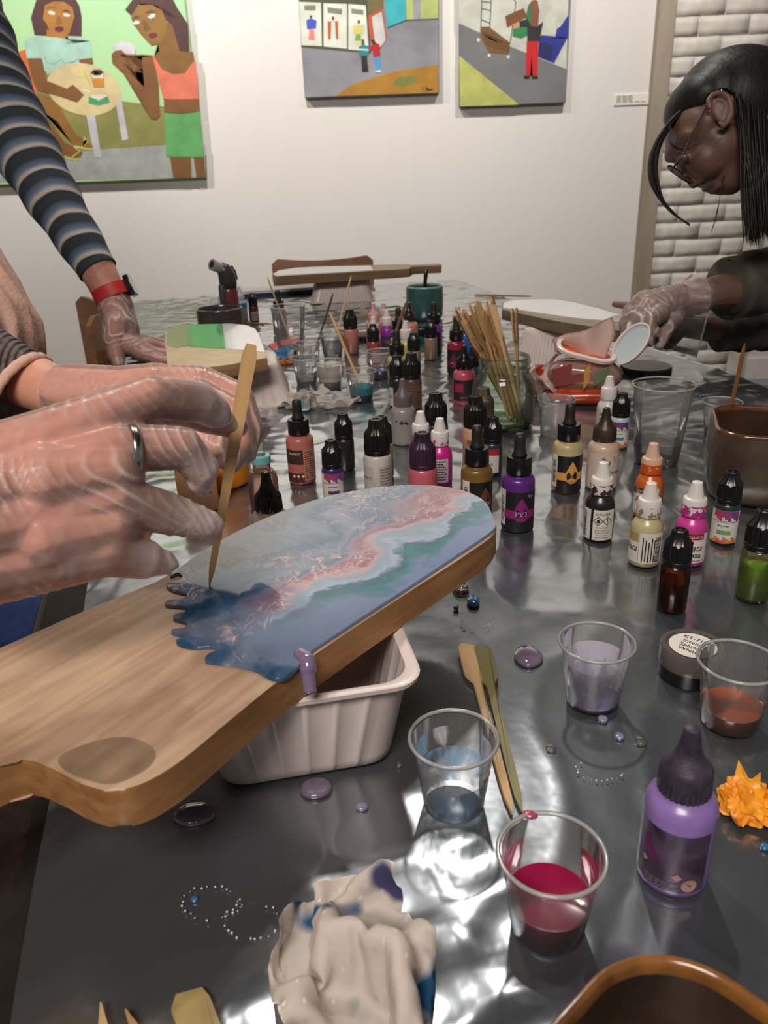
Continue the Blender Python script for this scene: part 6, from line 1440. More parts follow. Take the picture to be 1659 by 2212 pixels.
def GLOVE(name, skincol):
    m = bpy.data.materials.new(name); m.use_nodes = True; nt = m.node_tree; nt.nodes.clear()
    out = N(nt, 'ShaderNodeOutputMaterial'); tr = N(nt, 'ShaderNodeBsdfTransparent'); tr.inputs[0].default_value = (0.93, 0.90, 0.89, 1)
    pb = N(nt, 'ShaderNodeBsdfPrincipled'); pb.inputs['Base Color'].default_value = lin((232, 210, 202)); pb.inputs['Roughness'].default_value = 0.28; pb.inputs['Specular IOR Level'].default_value = 0.7
    at_ = N(nt, 'ShaderNodeAttribute'); at_.attribute_name = 'fold'
    fr = N(nt, 'ShaderNodeFresnel'); fr.inputs[0].default_value = 1.4
    m1 = N(nt, 'ShaderNodeMath', operation='MULTIPLY_ADD'); m1.inputs[1].default_value = 0.60; m1.inputs[2].default_value = 0.17; L(nt, at_.outputs['Fac'], m1.inputs[0])
    m2 = N(nt, 'ShaderNodeMath', operation='MULTIPLY_ADD'); m2.inputs[1].default_value = 0.7; m2.use_clamp = True; L(nt, fr.outputs[0], m2.inputs[0]); L(nt, m1.outputs[0], m2.inputs[2])
    tc = N(nt, 'ShaderNodeTexCoord'); nz = N(nt, 'ShaderNodeTexNoise'); nz.inputs['Scale'].default_value = 120; nz.inputs['Detail'].default_value = 3; L(nt, tc.outputs['Object'], nz.inputs['Vector'])
    bp = N(nt, 'ShaderNodeBump'); bp.inputs['Strength'].default_value = 0.25; bp.inputs['Distance'].default_value = 0.002; L(nt, nz.outputs['Fac'], bp.inputs['Height']); L(nt, bp.outputs[0], pb.inputs['Normal'])
    mx = N(nt, 'ShaderNodeMixShader'); L(nt, m2.outputs[0], mx.inputs[0]); L(nt, tr.outputs[0], mx.inputs[1]); L(nt, pb.outputs[0], mx.inputs[2]); L(nt, mx.outputs[0], out.inputs[0])
    return m
GLV = GLOVE('glove_film', None)
def skinmat(name, c, c2): return M(name, c, 0.5, var=(c2, 30), bmp=(220, 0.12), sss=0.12)
def mesh_obj(name, me, mat, root):
    me.transform(Matrix.Translation(-Vector(root.location)))
    return obj(name, me, mat, root)

# ---------------- person pouring the board (only arms and part of the torso in view)
pA = empty('person', (-0.62, 0.62, 0), 0, 'person in a pink-beige cable sweater and clear gloves stirring the resin', 'person')
SKA = skinmat('skin_warm', (224, 164, 138), (200, 134, 110))
A_fingers = [
    [(215, 905, 0.4085, 56), (325, 858, 0.4275, 46), (428, 868, 0.4541, 44), (462, 889, 0.4674, 36)],
    [(240, 968, 0.4037, 55), (392, 968, 0.4227, 46), (436, 1012, 0.4322, 36), (430, 1036, 0.4370, 29)],
    [(245, 1080, 0.3990, 55), (355, 1107, 0.4180, 47), (440, 1131, 0.4322, 33)],
    [(230, 1188, 0.3990, 58), (308, 1207, 0.4133, 44), (352, 1216, 0.4227, 26)],
    [(250, 880, 0.4322, 48), (380, 880, 0.4750, 38), (450, 902, 0.5016, 34), (508, 921, 0.5206, 25)],
]
A_palm = [[(-70, 1018, 0.3800, 84), (215, 905, 0.4085, 56)], [(-70, 1080, 0.3752, 95), (240, 968, 0.4037, 55)], [(-70, 1150, 0.3752, 98), (245, 1080, 0.3990, 55)], [(-70, 1222, 0.3800, 98), (230, 1188, 0.3990, 58)],
          [(100, 1040, 0.3895, 95), (245, 1020, 0.4009, 66)], [(100, 1160, 0.3895, 95), (240, 1135, 0.3990, 60)], [(-60, 1040, 0.3990, 80), (250, 880, 0.4322, 48)],
          [(-420, 1190, 0.3990, 120), (-70, 1120, 0.3800, 125)]]
A2_arm = [[(-120, 742, .66, 78), (125, 850, .622, 60)], [(125, 850, .622, 60), (260, 852, .615, 56), (340, 846, .612, 58)], [(340, 846, .612, 58), (430, 842, .605, 52)], [(300, 880, .60, 50), (420, 880, .59, 44)]]
A2_fingers = [
    [(430, 836, .605, 46), (512, 862, .600, 36), (540, 930, .592, 29), (528, 978, .586, 24)],
    [(425, 862, .590, 44), (500, 892, .585, 35), (522, 955, .578, 28), (500, 996, .574, 24)],
    [(415, 895, .578, 40), (468, 930, .574, 32), (482, 985, .570, 26)],
    [(330, 890, .590, 44), (420, 930, .572, 34), (470, 968, .566, 27)]]
bm = bmesh.new()
chains(bm, A_fingers, 0.94); chains(bm, A_palm, 0.94); chains(bm, A2_arm, 0.95); chains(bm, A2_fingers, 0.93)
sh_R = Vector((-0.60, 0.36, 1.20)); el_R = Vector((-0.52, 0.20, 0.97)); el_L = Vector((-0.52, 0.80, 1.0)); sh_L = Vector((-0.64, 0.66, 1.22))
capsule(bm, el_R, 0.036, J((-420, 1190, .399, 120))[0], 0.03); capsule(bm, sh_R, 0.045, el_R, 0.037)
capsule(bm, sh_L, 0.045, el_L, 0.036); capsule(bm, el_L, 0.036, J((-120, 742, .66, 78))[0], 0.03)
capsule(bm, (-0.68, 0.52, 1.24), 0.10, (-0.66, 0.58, 0.72), 0.12); capsule(bm, (-0.66, 0.44, 1.2), 0.07, (-0.68, 0.62, 1.2), 0.07)
capsule(bm, (-0.67, 0.52, 1.30), 0.05, (-0.655, 0.53, 1.42), 0.05); ellipsoid(bm, (-0.64, 0.53, 1.52), (Vector((.10, 0, 0)), Vector((0, .075, 0)), Vector((0, 0, .12)))); capsule(bm, (-0.545, .53, 1.52), .012, (-.53, .53, 1.49), .014)
for s in (-.09, .09): capsule(bm, (-0.66, 0.60 + s, 0.66), 0.085, (-0.46, 0.72 + s, 0.60), 0.07); capsule(bm, (-0.46, 0.72 + s, 0.60), 0.06, (-0.50, 0.74 + s, 0.07), 0.045); capsule(bm, (-.50, .74 + s, .045), .04, (-.38, .76 + s, .035), .033)
mesh_obj('body', remesh(bm, 0.0028, 5), SKA, pA)
# gloves
bm = bmesh.new(); chains(bm, A_fingers[:4], 1.0, 0.0006)
for f_, ex in zip(A_fingers[:4], ((14, 10), (4, 18), (22, 3), (16, 2))): chains(bm, [[f_[-1], (f_[-1][0] + ex[0], f_[-1][1] + ex[1], f_[-1][2] + .003, f_[-1][3] * 0.72)]]); chains(bm, A_palm, 1.0, 0.0006)
me = remesh(bm, 0.0013, 5)
tipsA = [J(f[-1])[0] for f in (A_fingers[1], A_fingers[2], A_fingers[3])] + [J((462, 889, .467, 36))[0]]
wrinkle(me, RT * 0.80 + UP * 0.60, 190, 0.0009, 3.0, tipsA, 0.032)
mesh_obj('glove', me, GLV, pA)
bm = bmesh.new(); chains(bm, [A_fingers[4]], 1.0, 0.0006); me = remesh(bm, 0.0013, 4); wrinkle(me, RT, 90, 0.0008, 8.0, [J(A_fingers[4][-1])[0]], 0.008)
mesh_obj('glove_finger', me, GLV, pA)
bm = bmesh.new(); chains(bm, [[(150, 851, .62, 64), (260, 852, .615, 60), (340, 846, .612, 61)], A2_arm[2], A2_arm[3]], 1.0, 0.001); chains(bm, A2_fingers, 1.0, 0.001)
me = remesh(bm, 0.0014, 4); wrinkle(me, RT * 0.95 + UP * 0.1, 150, 0.0010, 5.0, [J(A2_fingers[0][-1])[0], J(A2_fingers[1][-1])[0]], 0.016)
mesh_obj('glove', me, GLV, pA)
# ring on the gloved finger
c = J((284, 978, .4066, 50))[0]; ax = (J((392, 968, .4228, 46))[0] - J((240, 968, .4038, 55))[0]).normalized()
bm = bmesh.new(); n1 = UP - ax * UP.dot(ax); n1.normalize(); n2 = ax.cross(n1); R_ = 0.0140
rings = []
for i in range(48):
    a = 2 * pi * i / 48; o_ = n1 * cos(a) + n2 * sin(a); rings.append([c + o_ * (R_ + 0.0009 * cos(b)) + ax * 0.0024 * sin(b) for b in [2 * pi * k / 10 for k in range(10)]])
V = [[bm.verts.new(v) for v in r_] for r_ in rings]
for i in range(48):
    for k in range(10): bm.faces.new((V[i][k], V[(i + 1) % 48][k], V[(i + 1) % 48][(k + 1) % 10], V[i][(k + 1) % 10]))
obj('finger_ring', local(bm, pA), M('silver', (200, 194, 190), 0.2, metal=1.0), pA)
# grey knit cuff with pink edging, and sweater
KNIT = M('grey_knit', (112, 100, 98), 0.9, var=((84, 74, 74), 120))
nt = KNIT.node_tree; b_ = nt.nodes['Principled BSDF']; wv = N(nt, 'ShaderNodeTexWave'); wv.inputs['Scale'].default_value = 70; wv.inputs['Distortion'].default_value = 2; tc = N(nt, 'ShaderNodeTexCoord'); L(nt, tc.outputs['Object'], wv.inputs['Vector']); bp = N(nt, 'ShaderNodeBump'); bp.inputs['Strength'].default_value = 0.7; bp.inputs['Distance'].default_value = 0.002; L(nt, wv.outputs['Fac'], bp.inputs['Height']); L(nt, bp.outputs[0], b_.inputs['Normal'])
PINK = M('pink_edging', (216, 172, 156), 0.9, bmp=(300, 0.5))
s0, s1 = at(-210, 690, .640), at(48, 850, .632); dS = (s1 - s0).normalized()
bm = bmesh.new(); tube(bm, [el_L, el_L.lerp(s0, .6), s0, s0.lerp(s1, 0.5), s1 - dS * .004, s1, s1 - dS * 0.004], [.05, .045, .040, .0365, .0345, .0335, .031], 40)
obj('sleeve', local(bm, pA), KNIT, pA)
bm = bmesh.new(); n1 = (UP - dS * UP.dot(dS)).normalized(); n2 = dS.cross(n1)
V = []
for i in range(64):
    a = 2 * pi * i / 64; o_ = n1 * cos(a) + n2 * sin(a); rr = 0.0338 + 0.0005 * sin(a * 22)
    V.append([bm.verts.new(s1 + o_ * (rr + 0.0030 * cos(b)) + dS * 0.0042 * sin(b)) for b in [2 * pi * k / 10 for k in range(10)]])
for i in range(64):
    for k in range(10): bm.faces.new((V[i][k], V[(i + 1) % 64][k], V[(i + 1) % 64][(k + 1) % 10], V[i][(k + 1) % 10]))
obj('cuff_edging', local(bm, pA), PINK, pA)
bm = bmesh.new()
capsule(bm, (-0.68, 0.52, 1.24), 0.125, (-0.66, 0.58, 0.72), 0.145); capsule(bm, (-0.66, 0.40, 1.21), 0.085, (-0.68, 0.64, 1.21), 0.085)
for (a, r) in (((-230, 600, .80, 160), 0), ((-170, 745, .78, 205), 0)): pass
t0, r0 = J((-170, 590, .80, 165)); t1, r1 = J((-128, 745, .78, 205)); capsule(bm, t0, r0, t1, r1)
capsule(bm, sh_R, 0.06, el_R, 0.052); capsule(bm, el_R, 0.052, el_R.lerp(J((-420, 1190, .399, 120))[0], .7), 0.044); capsule(bm, sh_L, 0.06, el_L, 0.052)
me = remesh(bm, 0.004, 5)
nrm_ = [v.normal.copy() for v in me.vertices]
for v, n_ in zip(me.vertices, nrm_):
    p = v.co.copy(); q = (p.x * 0.85 + p.y * 0.9) * 230 + 1.3 * sin(p.z * 75) ; f = 0.5 + 0.5 * sin(q); v.co = p + n_ * 0.0055 * f ** 1.3
mesh_obj('sweater', me, M('cable_knit', (206, 166, 148), 0.9, bmp=(260, 0.5), var=((190, 148, 132), 18)), pA)
bm = bmesh.new()
for s in (-.09, .09): capsule(bm, (-0.66, 0.60 + s, 0.68), 0.105, (-0.44, 0.72 + s, 0.62), 0.088); capsule(bm, (-0.46, 0.72 + s, 0.60), 0.08, (-0.50, 0.74 + s, 0.10), 0.062)
mesh_obj('jeans', remesh(bm, 0.006, 4), M('denim', (32, 58, 108), 0.8, bmp=(200, 0.3), var=((24, 36, 66), 7)), pA)
bm = bmesh.new(); ellipsoid(bm, (-0.67, 0.53, 1.545), (Vector((.105, 0, 0)), Vector((0, .088, 0)), Vector((0, 0, .115)))); capsule(bm, (-.73, .53, 1.5), .07, (-.74, .53, 1.3), .05)
mesh_obj('hair', remesh(bm, 0.006, 3), M('hair_brown', (60, 44, 34), 0.45, bmp=(60, .5)), pA)
# the stick held in that hand
tip = onz(452, 1264, ZB + 0.003); top = at(543, 744, .508)
st_ = pick(tip, top, 'bamboo stick held upright with its point in the resin', M('bamboo_held', (214, 174, 120), 0.4, var=((184, 142, 92), 60), stretch=(1, 1, .1)), 0.9, length=(top - tip).length, taper=True, th=0.0021)

# ---------------- person with the striped sleeve
pB = empty('person', (-1.05, 1.85, 0), 0, 'person in a blue striped sweater leaning on the table with a red watch', 'person')
SKB = skinmat('skin_pink', (206, 150, 130), (190, 128, 110))
B_arm = [[(205, 572, 1.63, 40), (240, 640, 1.64, 34), (254, 682, 1.64, 34), (264, 715, 1.63, 36), (272, 742, 1.62, 28)]]
B_f = [[(268, 738, 1.62, 30), (295, 752, 1.62, 23), (335, 764, 1.63, 15), (372, 768, 1.64, 12)], [(268, 735, 1.64, 30), (300, 745, 1.66, 20), (345, 752, 1.69, 14), (385, 754, 1.70, 11)], [(268, 732, 1.65, 28), (300, 738, 1.69, 18), (345, 744, 1.73, 13)], [(275, 744, 1.60, 22), (305, 763, 1.60, 18), (345, 778, 1.60, 13), (370, 781, 1.60, 11)],
       [(252, 705, 1.61, 30), (248, 735, 1.595, 25), (252, 768, 1.585, 19), (257, 786, 1.58, 13)]]
S_pts = [(-190, -160, 1.72, 105), (-95, 10, 1.68, 92), (-25, 170, 1.66, 82), (55, 325, 1.64, 70), (115, 430, 1.63, 58), (165, 510, 1.63, 50), (204, 572, 1.63, 44), (212, 585, 1.63, 43)]
bm = bmesh.new(); chains(bm, B_arm); chains(bm, B_f, 0.92); chains(bm, [[(S_pts[0][0], S_pts[0][1], 1.72, 60), (55, 325, 1.64, 48), (205, 572, 1.63, 40)]])
shB = J(S_pts[0])[0]
capsule(bm, shB, .06, (-1.12, 1.86, 1.46), .08); capsule(bm, (-1.12, 1.86, 1.44), .11, (-1.12, 1.86, .95), .12); capsule(bm, (-1.1, 1.86, 1.55), .05, (-1.06, 1.86, 1.64), .05); ellipsoid(bm, (-1.03, 1.86, 1.74), (Vector((.10, 0, 0)), Vector((0, .076, 0)), Vector((0, 0, .12)))); capsule(bm, (-.935, 1.86, 1.74), .012, (-.92, 1.86, 1.71), .014)
for s in (-.1, .1): capsule(bm, (-1.12, 1.86 + s, .92), .09, (-1.12, 1.86 + s, .5), .07); capsule(bm, (-1.12, 1.86 + s, .5), .065, (-1.12, 1.86 + s, .07), .045); capsule(bm, (-1.12, 1.86 + s, .045), .04, (-1.0, 1.86 + s, .035), .033)
mesh_obj('body', remesh(bm, 0.0034, 4), SKB, pB)
bm = bmesh.new(); chains(bm, [[(250, 660, 1.64, 38), (255, 682, 1.64, 37), (264, 715, 1.63, 38), (272, 742, 1.62, 30)]]); chains(bm, B_f, 1.0, 0.0006)
me = remesh(bm, 0.0022, 3); wrinkle(me, UP, 60, 0.0022, 2.0, [J(B_f[4][-1])[0]], 0.02)
mesh_obj('glove', me, GLV, pB)
# striped sleeve along its axis
bm = bmesh.new(); pts = smooth_open([J(t)[0] for t in S_pts], 10); rad = smooth_open([Vector((J(t)[1], 0, 0)) for t in S_pts], 10)
arc = [0]
for a, b in zip(pts, pts[1:]): arc.append(arc[-1] + (b - a).length)
rr = []
for i, r in enumerate(rad):
    w = arc[i]; rr.append(r.x * (1 + 0.035 * sin(w * 62) + 0.03 * noise.noise(Vector((w * 16, 0, 0)))))
tube(bm, pts, rr, 36); me = bpy.data.meshes.new('sleeve'); bm.to_mesh(me); bm.free()
vals = []
for i, v in enumerate(me.vertices):
    k = min(i // 36, len(arc) - 1); vals.append(arc[k] + 0.010 * sin((i % 36) / 36 * 2 * pi + 0.6) + 0.004 * noise.noise(v.co * 20))
setattr_f(me, 'arc', vals)
m, nt, b = nmat('striped_knit'); b.inputs['Roughness'].default_value = 0.9
at_ = N(nt, 'ShaderNodeAttribute'); at_.attribute_name = 'arc'
mu = N(nt, 'ShaderNodeMath', operation='MULTIPLY'); mu.inputs[1].default_value = 1 / 0.0475; L(nt, at_.outputs['Fac'], mu.inputs[0]); fc = N(nt, 'ShaderNodeMath', operation='FRACT'); L(nt, mu.outputs[0], fc.inputs[0])
cr = N(nt, 'ShaderNodeValToRGB'); e = cr.color_ramp.elements; e[0].position = 0; e[0].color = lin((48, 54, 58)); e[1].position = 1.0; e[1].color = lin((46, 50, 56))
for q, c_ in ((0.30, (44, 52, 60)), (0.42, (76, 88, 106)), (0.58, (98, 112, 134)), (0.66, (132, 140, 150)), (0.74, (186, 178, 168)), (0.84, (190, 178, 166)), (0.87, (128, 120, 116)), (0.90, (44, 46, 50))): k = e.new(q); k.color = lin(c_)
L(nt, fc.outputs[0], cr.inputs[0]); L(nt, cr.outputs[0], b.inputs['Base Color'])
tc = N(nt, 'ShaderNodeTexCoord'); nz = N(nt, 'ShaderNodeTexNoise'); nz.inputs['Scale'].default_value = 300; L(nt, tc.outputs['Object'], nz.inputs['Vector']); bp = N(nt, 'ShaderNodeBump'); bp.inputs['Strength'].default_value = 0.6; bp.inputs['Distance'].default_value = 0.003; L(nt, nz.outputs['Fac'], bp.inputs['Height']); L(nt, bp.outputs[0], b.inputs['Normal'])
mesh_obj('sleeve', me, m, pB)
SWB = M('navy_knit', (64, 74, 88), 0.9, bmp=(200, .4))
bm = bmesh.new(); capsule(bm, (-1.12, 1.86, 1.44), .14, (-1.12, 1.86, .95), .15); capsule(bm, shB, .075, (-1.12, 1.86, 1.48), .09); mesh_obj('sweater', remesh(bm, .006, 4), SWB, pB)
bm = bmesh.new()
for s in (-.1, .1): capsule(bm, (-1.12, 1.86 + s, .92), .11, (-1.12, 1.86 + s, .5), .085); capsule(bm, (-1.12, 1.86 + s, .5), .085, (-1.12, 1.86 + s, .10), .065)
mesh_obj('trousers', remesh(bm, .006, 4), M('dark_cloth', (48, 48, 54), .9), pB)
bm = bmesh.new(); ellipsoid(bm, (-1.06, 1.86, 1.765), (Vector((.105, 0, 0)), Vector((0, .088, 0)), Vector((0, 0, .115)))); mesh_obj('hair', remesh(bm, .006, 3), M('hair_brown', (60, 44, 34), .45), pB)
# red-strapped watch
a, b = at(233, 612, 1.635), at(252, 655, 1.64); d = (b - a).normalized(); c = (a + b) / 2
wroot = pB
n1 = (RT - d * RT.dot(d)).normalized(); n2 = d.cross(n1)
def band(r, w, th, mat, name, a0=0, a1=2 * pi, off=0):
    bm = bmesh.new(); n = 40; V = []
    for i in range(n + 1):
        t = a0 + (a1 - a0) * i / n; o_ = n1 * cos(t) * 1.06 + n2 * sin(t) * 0.94
        V.append([bm.verts.new(c + d * (off + s * w) + o_ * (r + h)) for s, h in ((-1, 0), (-1, th), (1, th), (1, 0))])
    for i in range(n):
        for k in range(4): bm.faces.new((V[i][k], V[i][(k + 1) % 4], V[i + 1][(k + 1) % 4], V[i + 1][k]))
    bmesh.ops.recalc_face_normals(bm, faces=bm.faces); return obj(name, local(bm, pB), mat, pB, auto=40)
band(0.0355, 0.0125, 0.0025, M('red_strap', (196, 36, 40), 0.5), 'watch_strap')
band(0.0378, 0.0135, 0.0012, M('strap_keeper', (120, 30, 34), .5), 'strap_keeper', 2.35 - pi * 2 + 1.5, 2.35 - pi * 2 + 1.62)
bm = bmesh.new(); cc = c + n1 * 0.0415; Mx = Matrix((d, n2, n1)).transposed().to_4x4(); Mx.translation = cc
prism(bm, rrect(0.044, 0.038, 0.009, 5), -0.005, 0.005); bevel(bm, 0.0015, 2); bmesh.ops.transform(bm, matrix=Mx, verts=bm.verts); obj('watch_case', local(bm, pB), M('watch_black', (28, 28, 30), 0.2, metal=.4), pB, auto=40)
bm = bmesh.new(); prism(bm, rrect(0.038, 0.032, 0.007, 5), 0.005, 0.0062); bmesh.ops.transform(bm, matrix=Mx, verts=bm.verts); obj('watch_glass', local(bm, pB), M('watch_glass', (14, 16, 18), 0.05, coat=1), pB, auto=40)

# ---------------- woman bending over the white board
HD = 1.22
pC = empty('person', (0.95, 1.25, 0), 0, 'person with dark hair and glasses bending over the white-topped board', 'person')
SKC = skinmat('skin_brown', (116, 86, 72), (98, 70, 58))
def HP(x, y, o=0.0): return at(x, y, HD + o)
PX = HD / FPX
def ell3(bm, x, y, o, rx, ry, rz, ang=0.0):
    a = RT * cos(ang) - UP * sin(ang); b = -RT * sin(ang) - UP * cos(ang)
    ellipsoid(bm, HP(x, y, o), (a * rx * PX, b * ry * PX, FW * rz))
def cap2(bm, x0, y0, o0, r0, x1, y1, o1, r1): capsule(bm, HP(x0, y0, o0), r0 * PX, HP(x1, y1, o1), r1 * PX)
bm = bmesh.new()
ell3(bm, 1590, 234, 0, 118, 104, 0.070)                       # skull
ell3(bm, 1500, 296, 0, 62, 50, 0.066, 0.7)                    # forehead
ell3(bm, 1532, 334, 0, 76, 56, 0.065, 0.75)                   # face
for s in (-1, 1):
    ell3(bm, 1520, 348, s * 0.022, 44, 32, 0.030, 0.8)        # cheek bones
    cap2(bm, 1580, 310, s * 0.038, 36, 1588, 386, s * 0.018, 26)   # jaw
    ell3(bm, 1476, 345, s * 0.030, 12, 9, 0.014, 0.8)         # closed lids
    ell3(bm, 1512, 393, s * 0.010, 8, 6, 0.008)               # nostrils
ell3(bm, 1462, 318, 0, 20, 13, 0.050, 1.0)                    # brow
cap2(bm, 1470, 345, 0, 10, 1497, 393, 0, 11)                  # nose
ell3(bm, 1500, 396, 0, 11, 10, 0.012)
ell3(bm, 1560, 388, 0, 40, 26, 0.036, 0.3)                    # mouth mass
ell3(bm, 1531, 401, 0, 12, 9, 0.020); ell3(bm, 1546, 408, 0, 12, 8, 0.018)   # lips
ell3(bm, 1580, 405, 0, 22, 15, 0.018)                         # chin
# ears
for s in (-1, 1):
    o_ = s * 0.074
    ep = [(1533, 232), (1530, 216), (1540, 204), (1558, 200), (1572, 208), (1580, 226), (1580, 248), (1573, 264), (1563, 272), (1556, 266)]
    for (a, b) in zip(ep, ep[1:]): cap2(bm, a[0], a[1], o_ - s * 0.0 + s * 0.006, 5.5, b[0], b[1], o_ + s * 0.006, 5.5)
    ell3(bm, 1558, 236, s * 0.071, 20, 32, 0.006, -0.2); cap2(bm, 1545, 222, o_, 4, 1562, 226, o_ + s * 0.003, 4); cap2(bm, 1562, 226, o_ + s * .003, 4, 1564, 250, o_, 4)
# neck, shoulders, arms
cap2(bm, 1620, 300, 0.0, 62, 1740, 470, 0.02, 68)
C_arm1 = [[(1790, 560, 1.36, 60), (1640, 622, 1.29, 44), (1560, 628, 1.275, 37), (1497, 642, 1.265, 29), (1440, 655, 1.262, 34), (1395, 662, 1.262, 30)]]
C_f1 = [[(1392, 655, 1.27, 26), (1362, 672, 1.268, 16), (1352, 704, 1.262, 14), (1362, 738, 1.255, 12)], [(1400, 660, 1.255, 26), (1372, 684, 1.248, 16), (1368, 716, 1.242, 14), (1384, 744, 1.238, 12)], [(1412, 668, 1.243, 24), (1388, 694, 1.234, 16), (1386, 722, 1.230, 14), (1402, 738, 1.230, 11)], [(1425, 675, 1.235, 22), (1404, 692, 1.225, 15), (1402, 708, 1.222, 13), (1416, 718, 1.222, 11)],
        [(1452, 682, 1.262, 26), (1440, 706, 1.255, 17), (1428, 734, 1.250, 14), (1424, 744, 1.248, 11)]]
C_arm2 = [[(1790, 680, 1.44, 50), (1640, 722, 1.42, 34), (1545, 712, 1.41, 28), (1490, 705, 1.405, 26), (1455, 690, 1.40, 28)]]
C_f2 = [[(1455, 690, 1.40, 24), (1425, 676, 1.40, 14), (1380, 664, 1.43, 11), (1328, 657, 1.45, 7)], [(1458, 700, 1.40, 24), (1430, 700, 1.385, 13), (1412, 716, 1.38, 11)], [(1462, 706, 1.40, 22), (1440, 724, 1.38, 12), (1424, 738, 1.375, 10)], [(1468, 710, 1.40, 20), (1452, 738, 1.385, 12), (1440, 748, 1.38, 9)]]
chains(bm, C_arm1); chains(bm, C_f1, 0.95); chains(bm, C_arm2); chains(bm, C_f2)
s1_, s2_ = J((1790, 560, 1.36, 60))[0], J((1790, 680, 1.44, 50))[0]
T0 = Vector((0.90, 1.22, 1.16)); T1 = Vector((0.98, 1.26, 0.72))
capsule(bm, T0, .09, T1, .12); capsule(bm, s1_, .045, T0 + Vector((0, -.12, 0)), .06); capsule(bm, s2_, .04, T0 + Vector((0, .14, -.02)), .06); capsule(bm, HP(1740, 470, .02), .05, T0, .07)
for s in (-.09, .09): capsule(bm, (1.0, 1.26 + s, .72), .09, (0.97, 1.26 + s, .45), .07); capsule(bm, (.97, 1.26 + s, .45), .065, (1.0, 1.26 + s, .07), .045); capsule(bm, (1.0, 1.26 + s, .045), .04, (.88, 1.26 + s, .035), .033)
me = remesh(bm, 0.0026, 3); bm = bmesh.new(); bm.from_mesh(me); bpy.data.meshes.remove(me)
hc_ = HP(1570, 290); sel = []
for v in bm.verts:
    if (v.co - hc_).length < 0.165:
        q_ = v.co - CAM; d_ = q_.dot(FW); x_, y_ = W / 2 + q_.dot(RT) / d_ * FPX, H / 2 - q_.dot(UP) / d_ * FPX
        if not (1522 < x_ < 1590 and 190 < y_ < 282) and not (x_ < 1560 and y_ > 372 and abs(d_ - HD) < 0.03): sel.append(v)
for _ in range(14): bmesh.ops.smooth_vert(bm, verts=sel, factor=0.5, use_axis_x=True, use_axis_y=True, use_axis_z=True)
obj('body', local(bm, pC), SKC, pC)
# gloves
bm = bmesh.new(); chains(bm, [[(1510, 640, 1.266, 40), (1492, 643, 1.265, 37), (1470, 648, 1.263, 36), (1440, 655, 1.262, 37), (1395, 662, 1.262, 33)]]); chains(bm, C_f1, 1.05, .0008)
me = remesh(bm, 0.0022, 2); wrinkle(me, RT * .8 + UP * .5, 75, 0.0024, 4.0, [J(C_f1[4][-1])[0]], 0.015); mesh_obj('glove', me, GLV, pC)
bm = bmesh.new(); tube(bm, [at(1470, 650, 1.264), at(1488, 645, 1.266), at(1500, 641, 1.267), at(1508, 639, 1.268)], [.028, .031, .035, .0345], 40, caps=False)
for v in bm.verts: v.co += Vector((noise.noise(v.co * 60), noise.noise(v.co * 60 + Vector((5, 0, 0))), noise.noise(v.co * 60 + Vector((0, 5, 0))))) * 0.006
me = bpy.data.meshes.new('c'); bm.to_mesh(me); bm.free(); wrinkle(me, UP, 70, .0015, 6.0); mesh_obj('glove_cuff', me, GLV, pC)
# sleeves and top
DK = M('dark_top', (84, 76, 68), 0.85, bmp=(60, 0.5), var=((64, 58, 53), 20))
def sleeve(p0, p1, r0, r1, name):
    bm = bmesh.new(); d = (p1 - p0).normalized(); pts = [p0.lerp(p1, k / 16) for k in range(17)] + [p1 + d * .001, p1 - d * .004]; rads = [r0 + (r1 - r0) * k / 16 for k in range(17)] + [r1 * .97, r1 * .86]
    for i in range(8, 17): rads[i] *= 1 + 0.05 * sin(i * 2.1) + (0.07 if i >= 12 else 0)
    tube(bm, pts, rads, 36)
    for v in bm.verts: v.co += (v.co - p0).cross(d).normalized() * 0.005 * noise.noise(v.co * 30)
    return obj(name, local(bm, pC), DK, pC)
sleeve(J((1800, 575, 1.36, 60))[0], J((1574, 624, 1.277, 60))[0], .062, .0455, 'sleeve')
sleeve(J((1800, 700, 1.45, 60))[0], J((1553, 714, 1.41, 50))[0], .050, .0345, 'sleeve')
bm = bmesh.new(); capsule(bm, T0, .115, T1, .145); capsule(bm, s1_, .062, T0 + Vector((0, -.12, 0)), .085); capsule(bm, s2_, .055, T0 + Vector((0, .14, -.02)), .085)
mesh_obj('top', remesh(bm, .005, 4), DK, pC)
bm = bmesh.new()
for s in (-.09, .09): capsule(bm, (1.0, 1.26 + s, .74), .11, (0.97, 1.26 + s, .45), .085); capsule(bm, (.97, 1.26 + s, .45), .085, (1.0, 1.26 + s, .10), .065)
mesh_obj('trousers', remesh(bm, .006, 4), M('dark_cloth', (48, 48, 54), .9), pC)
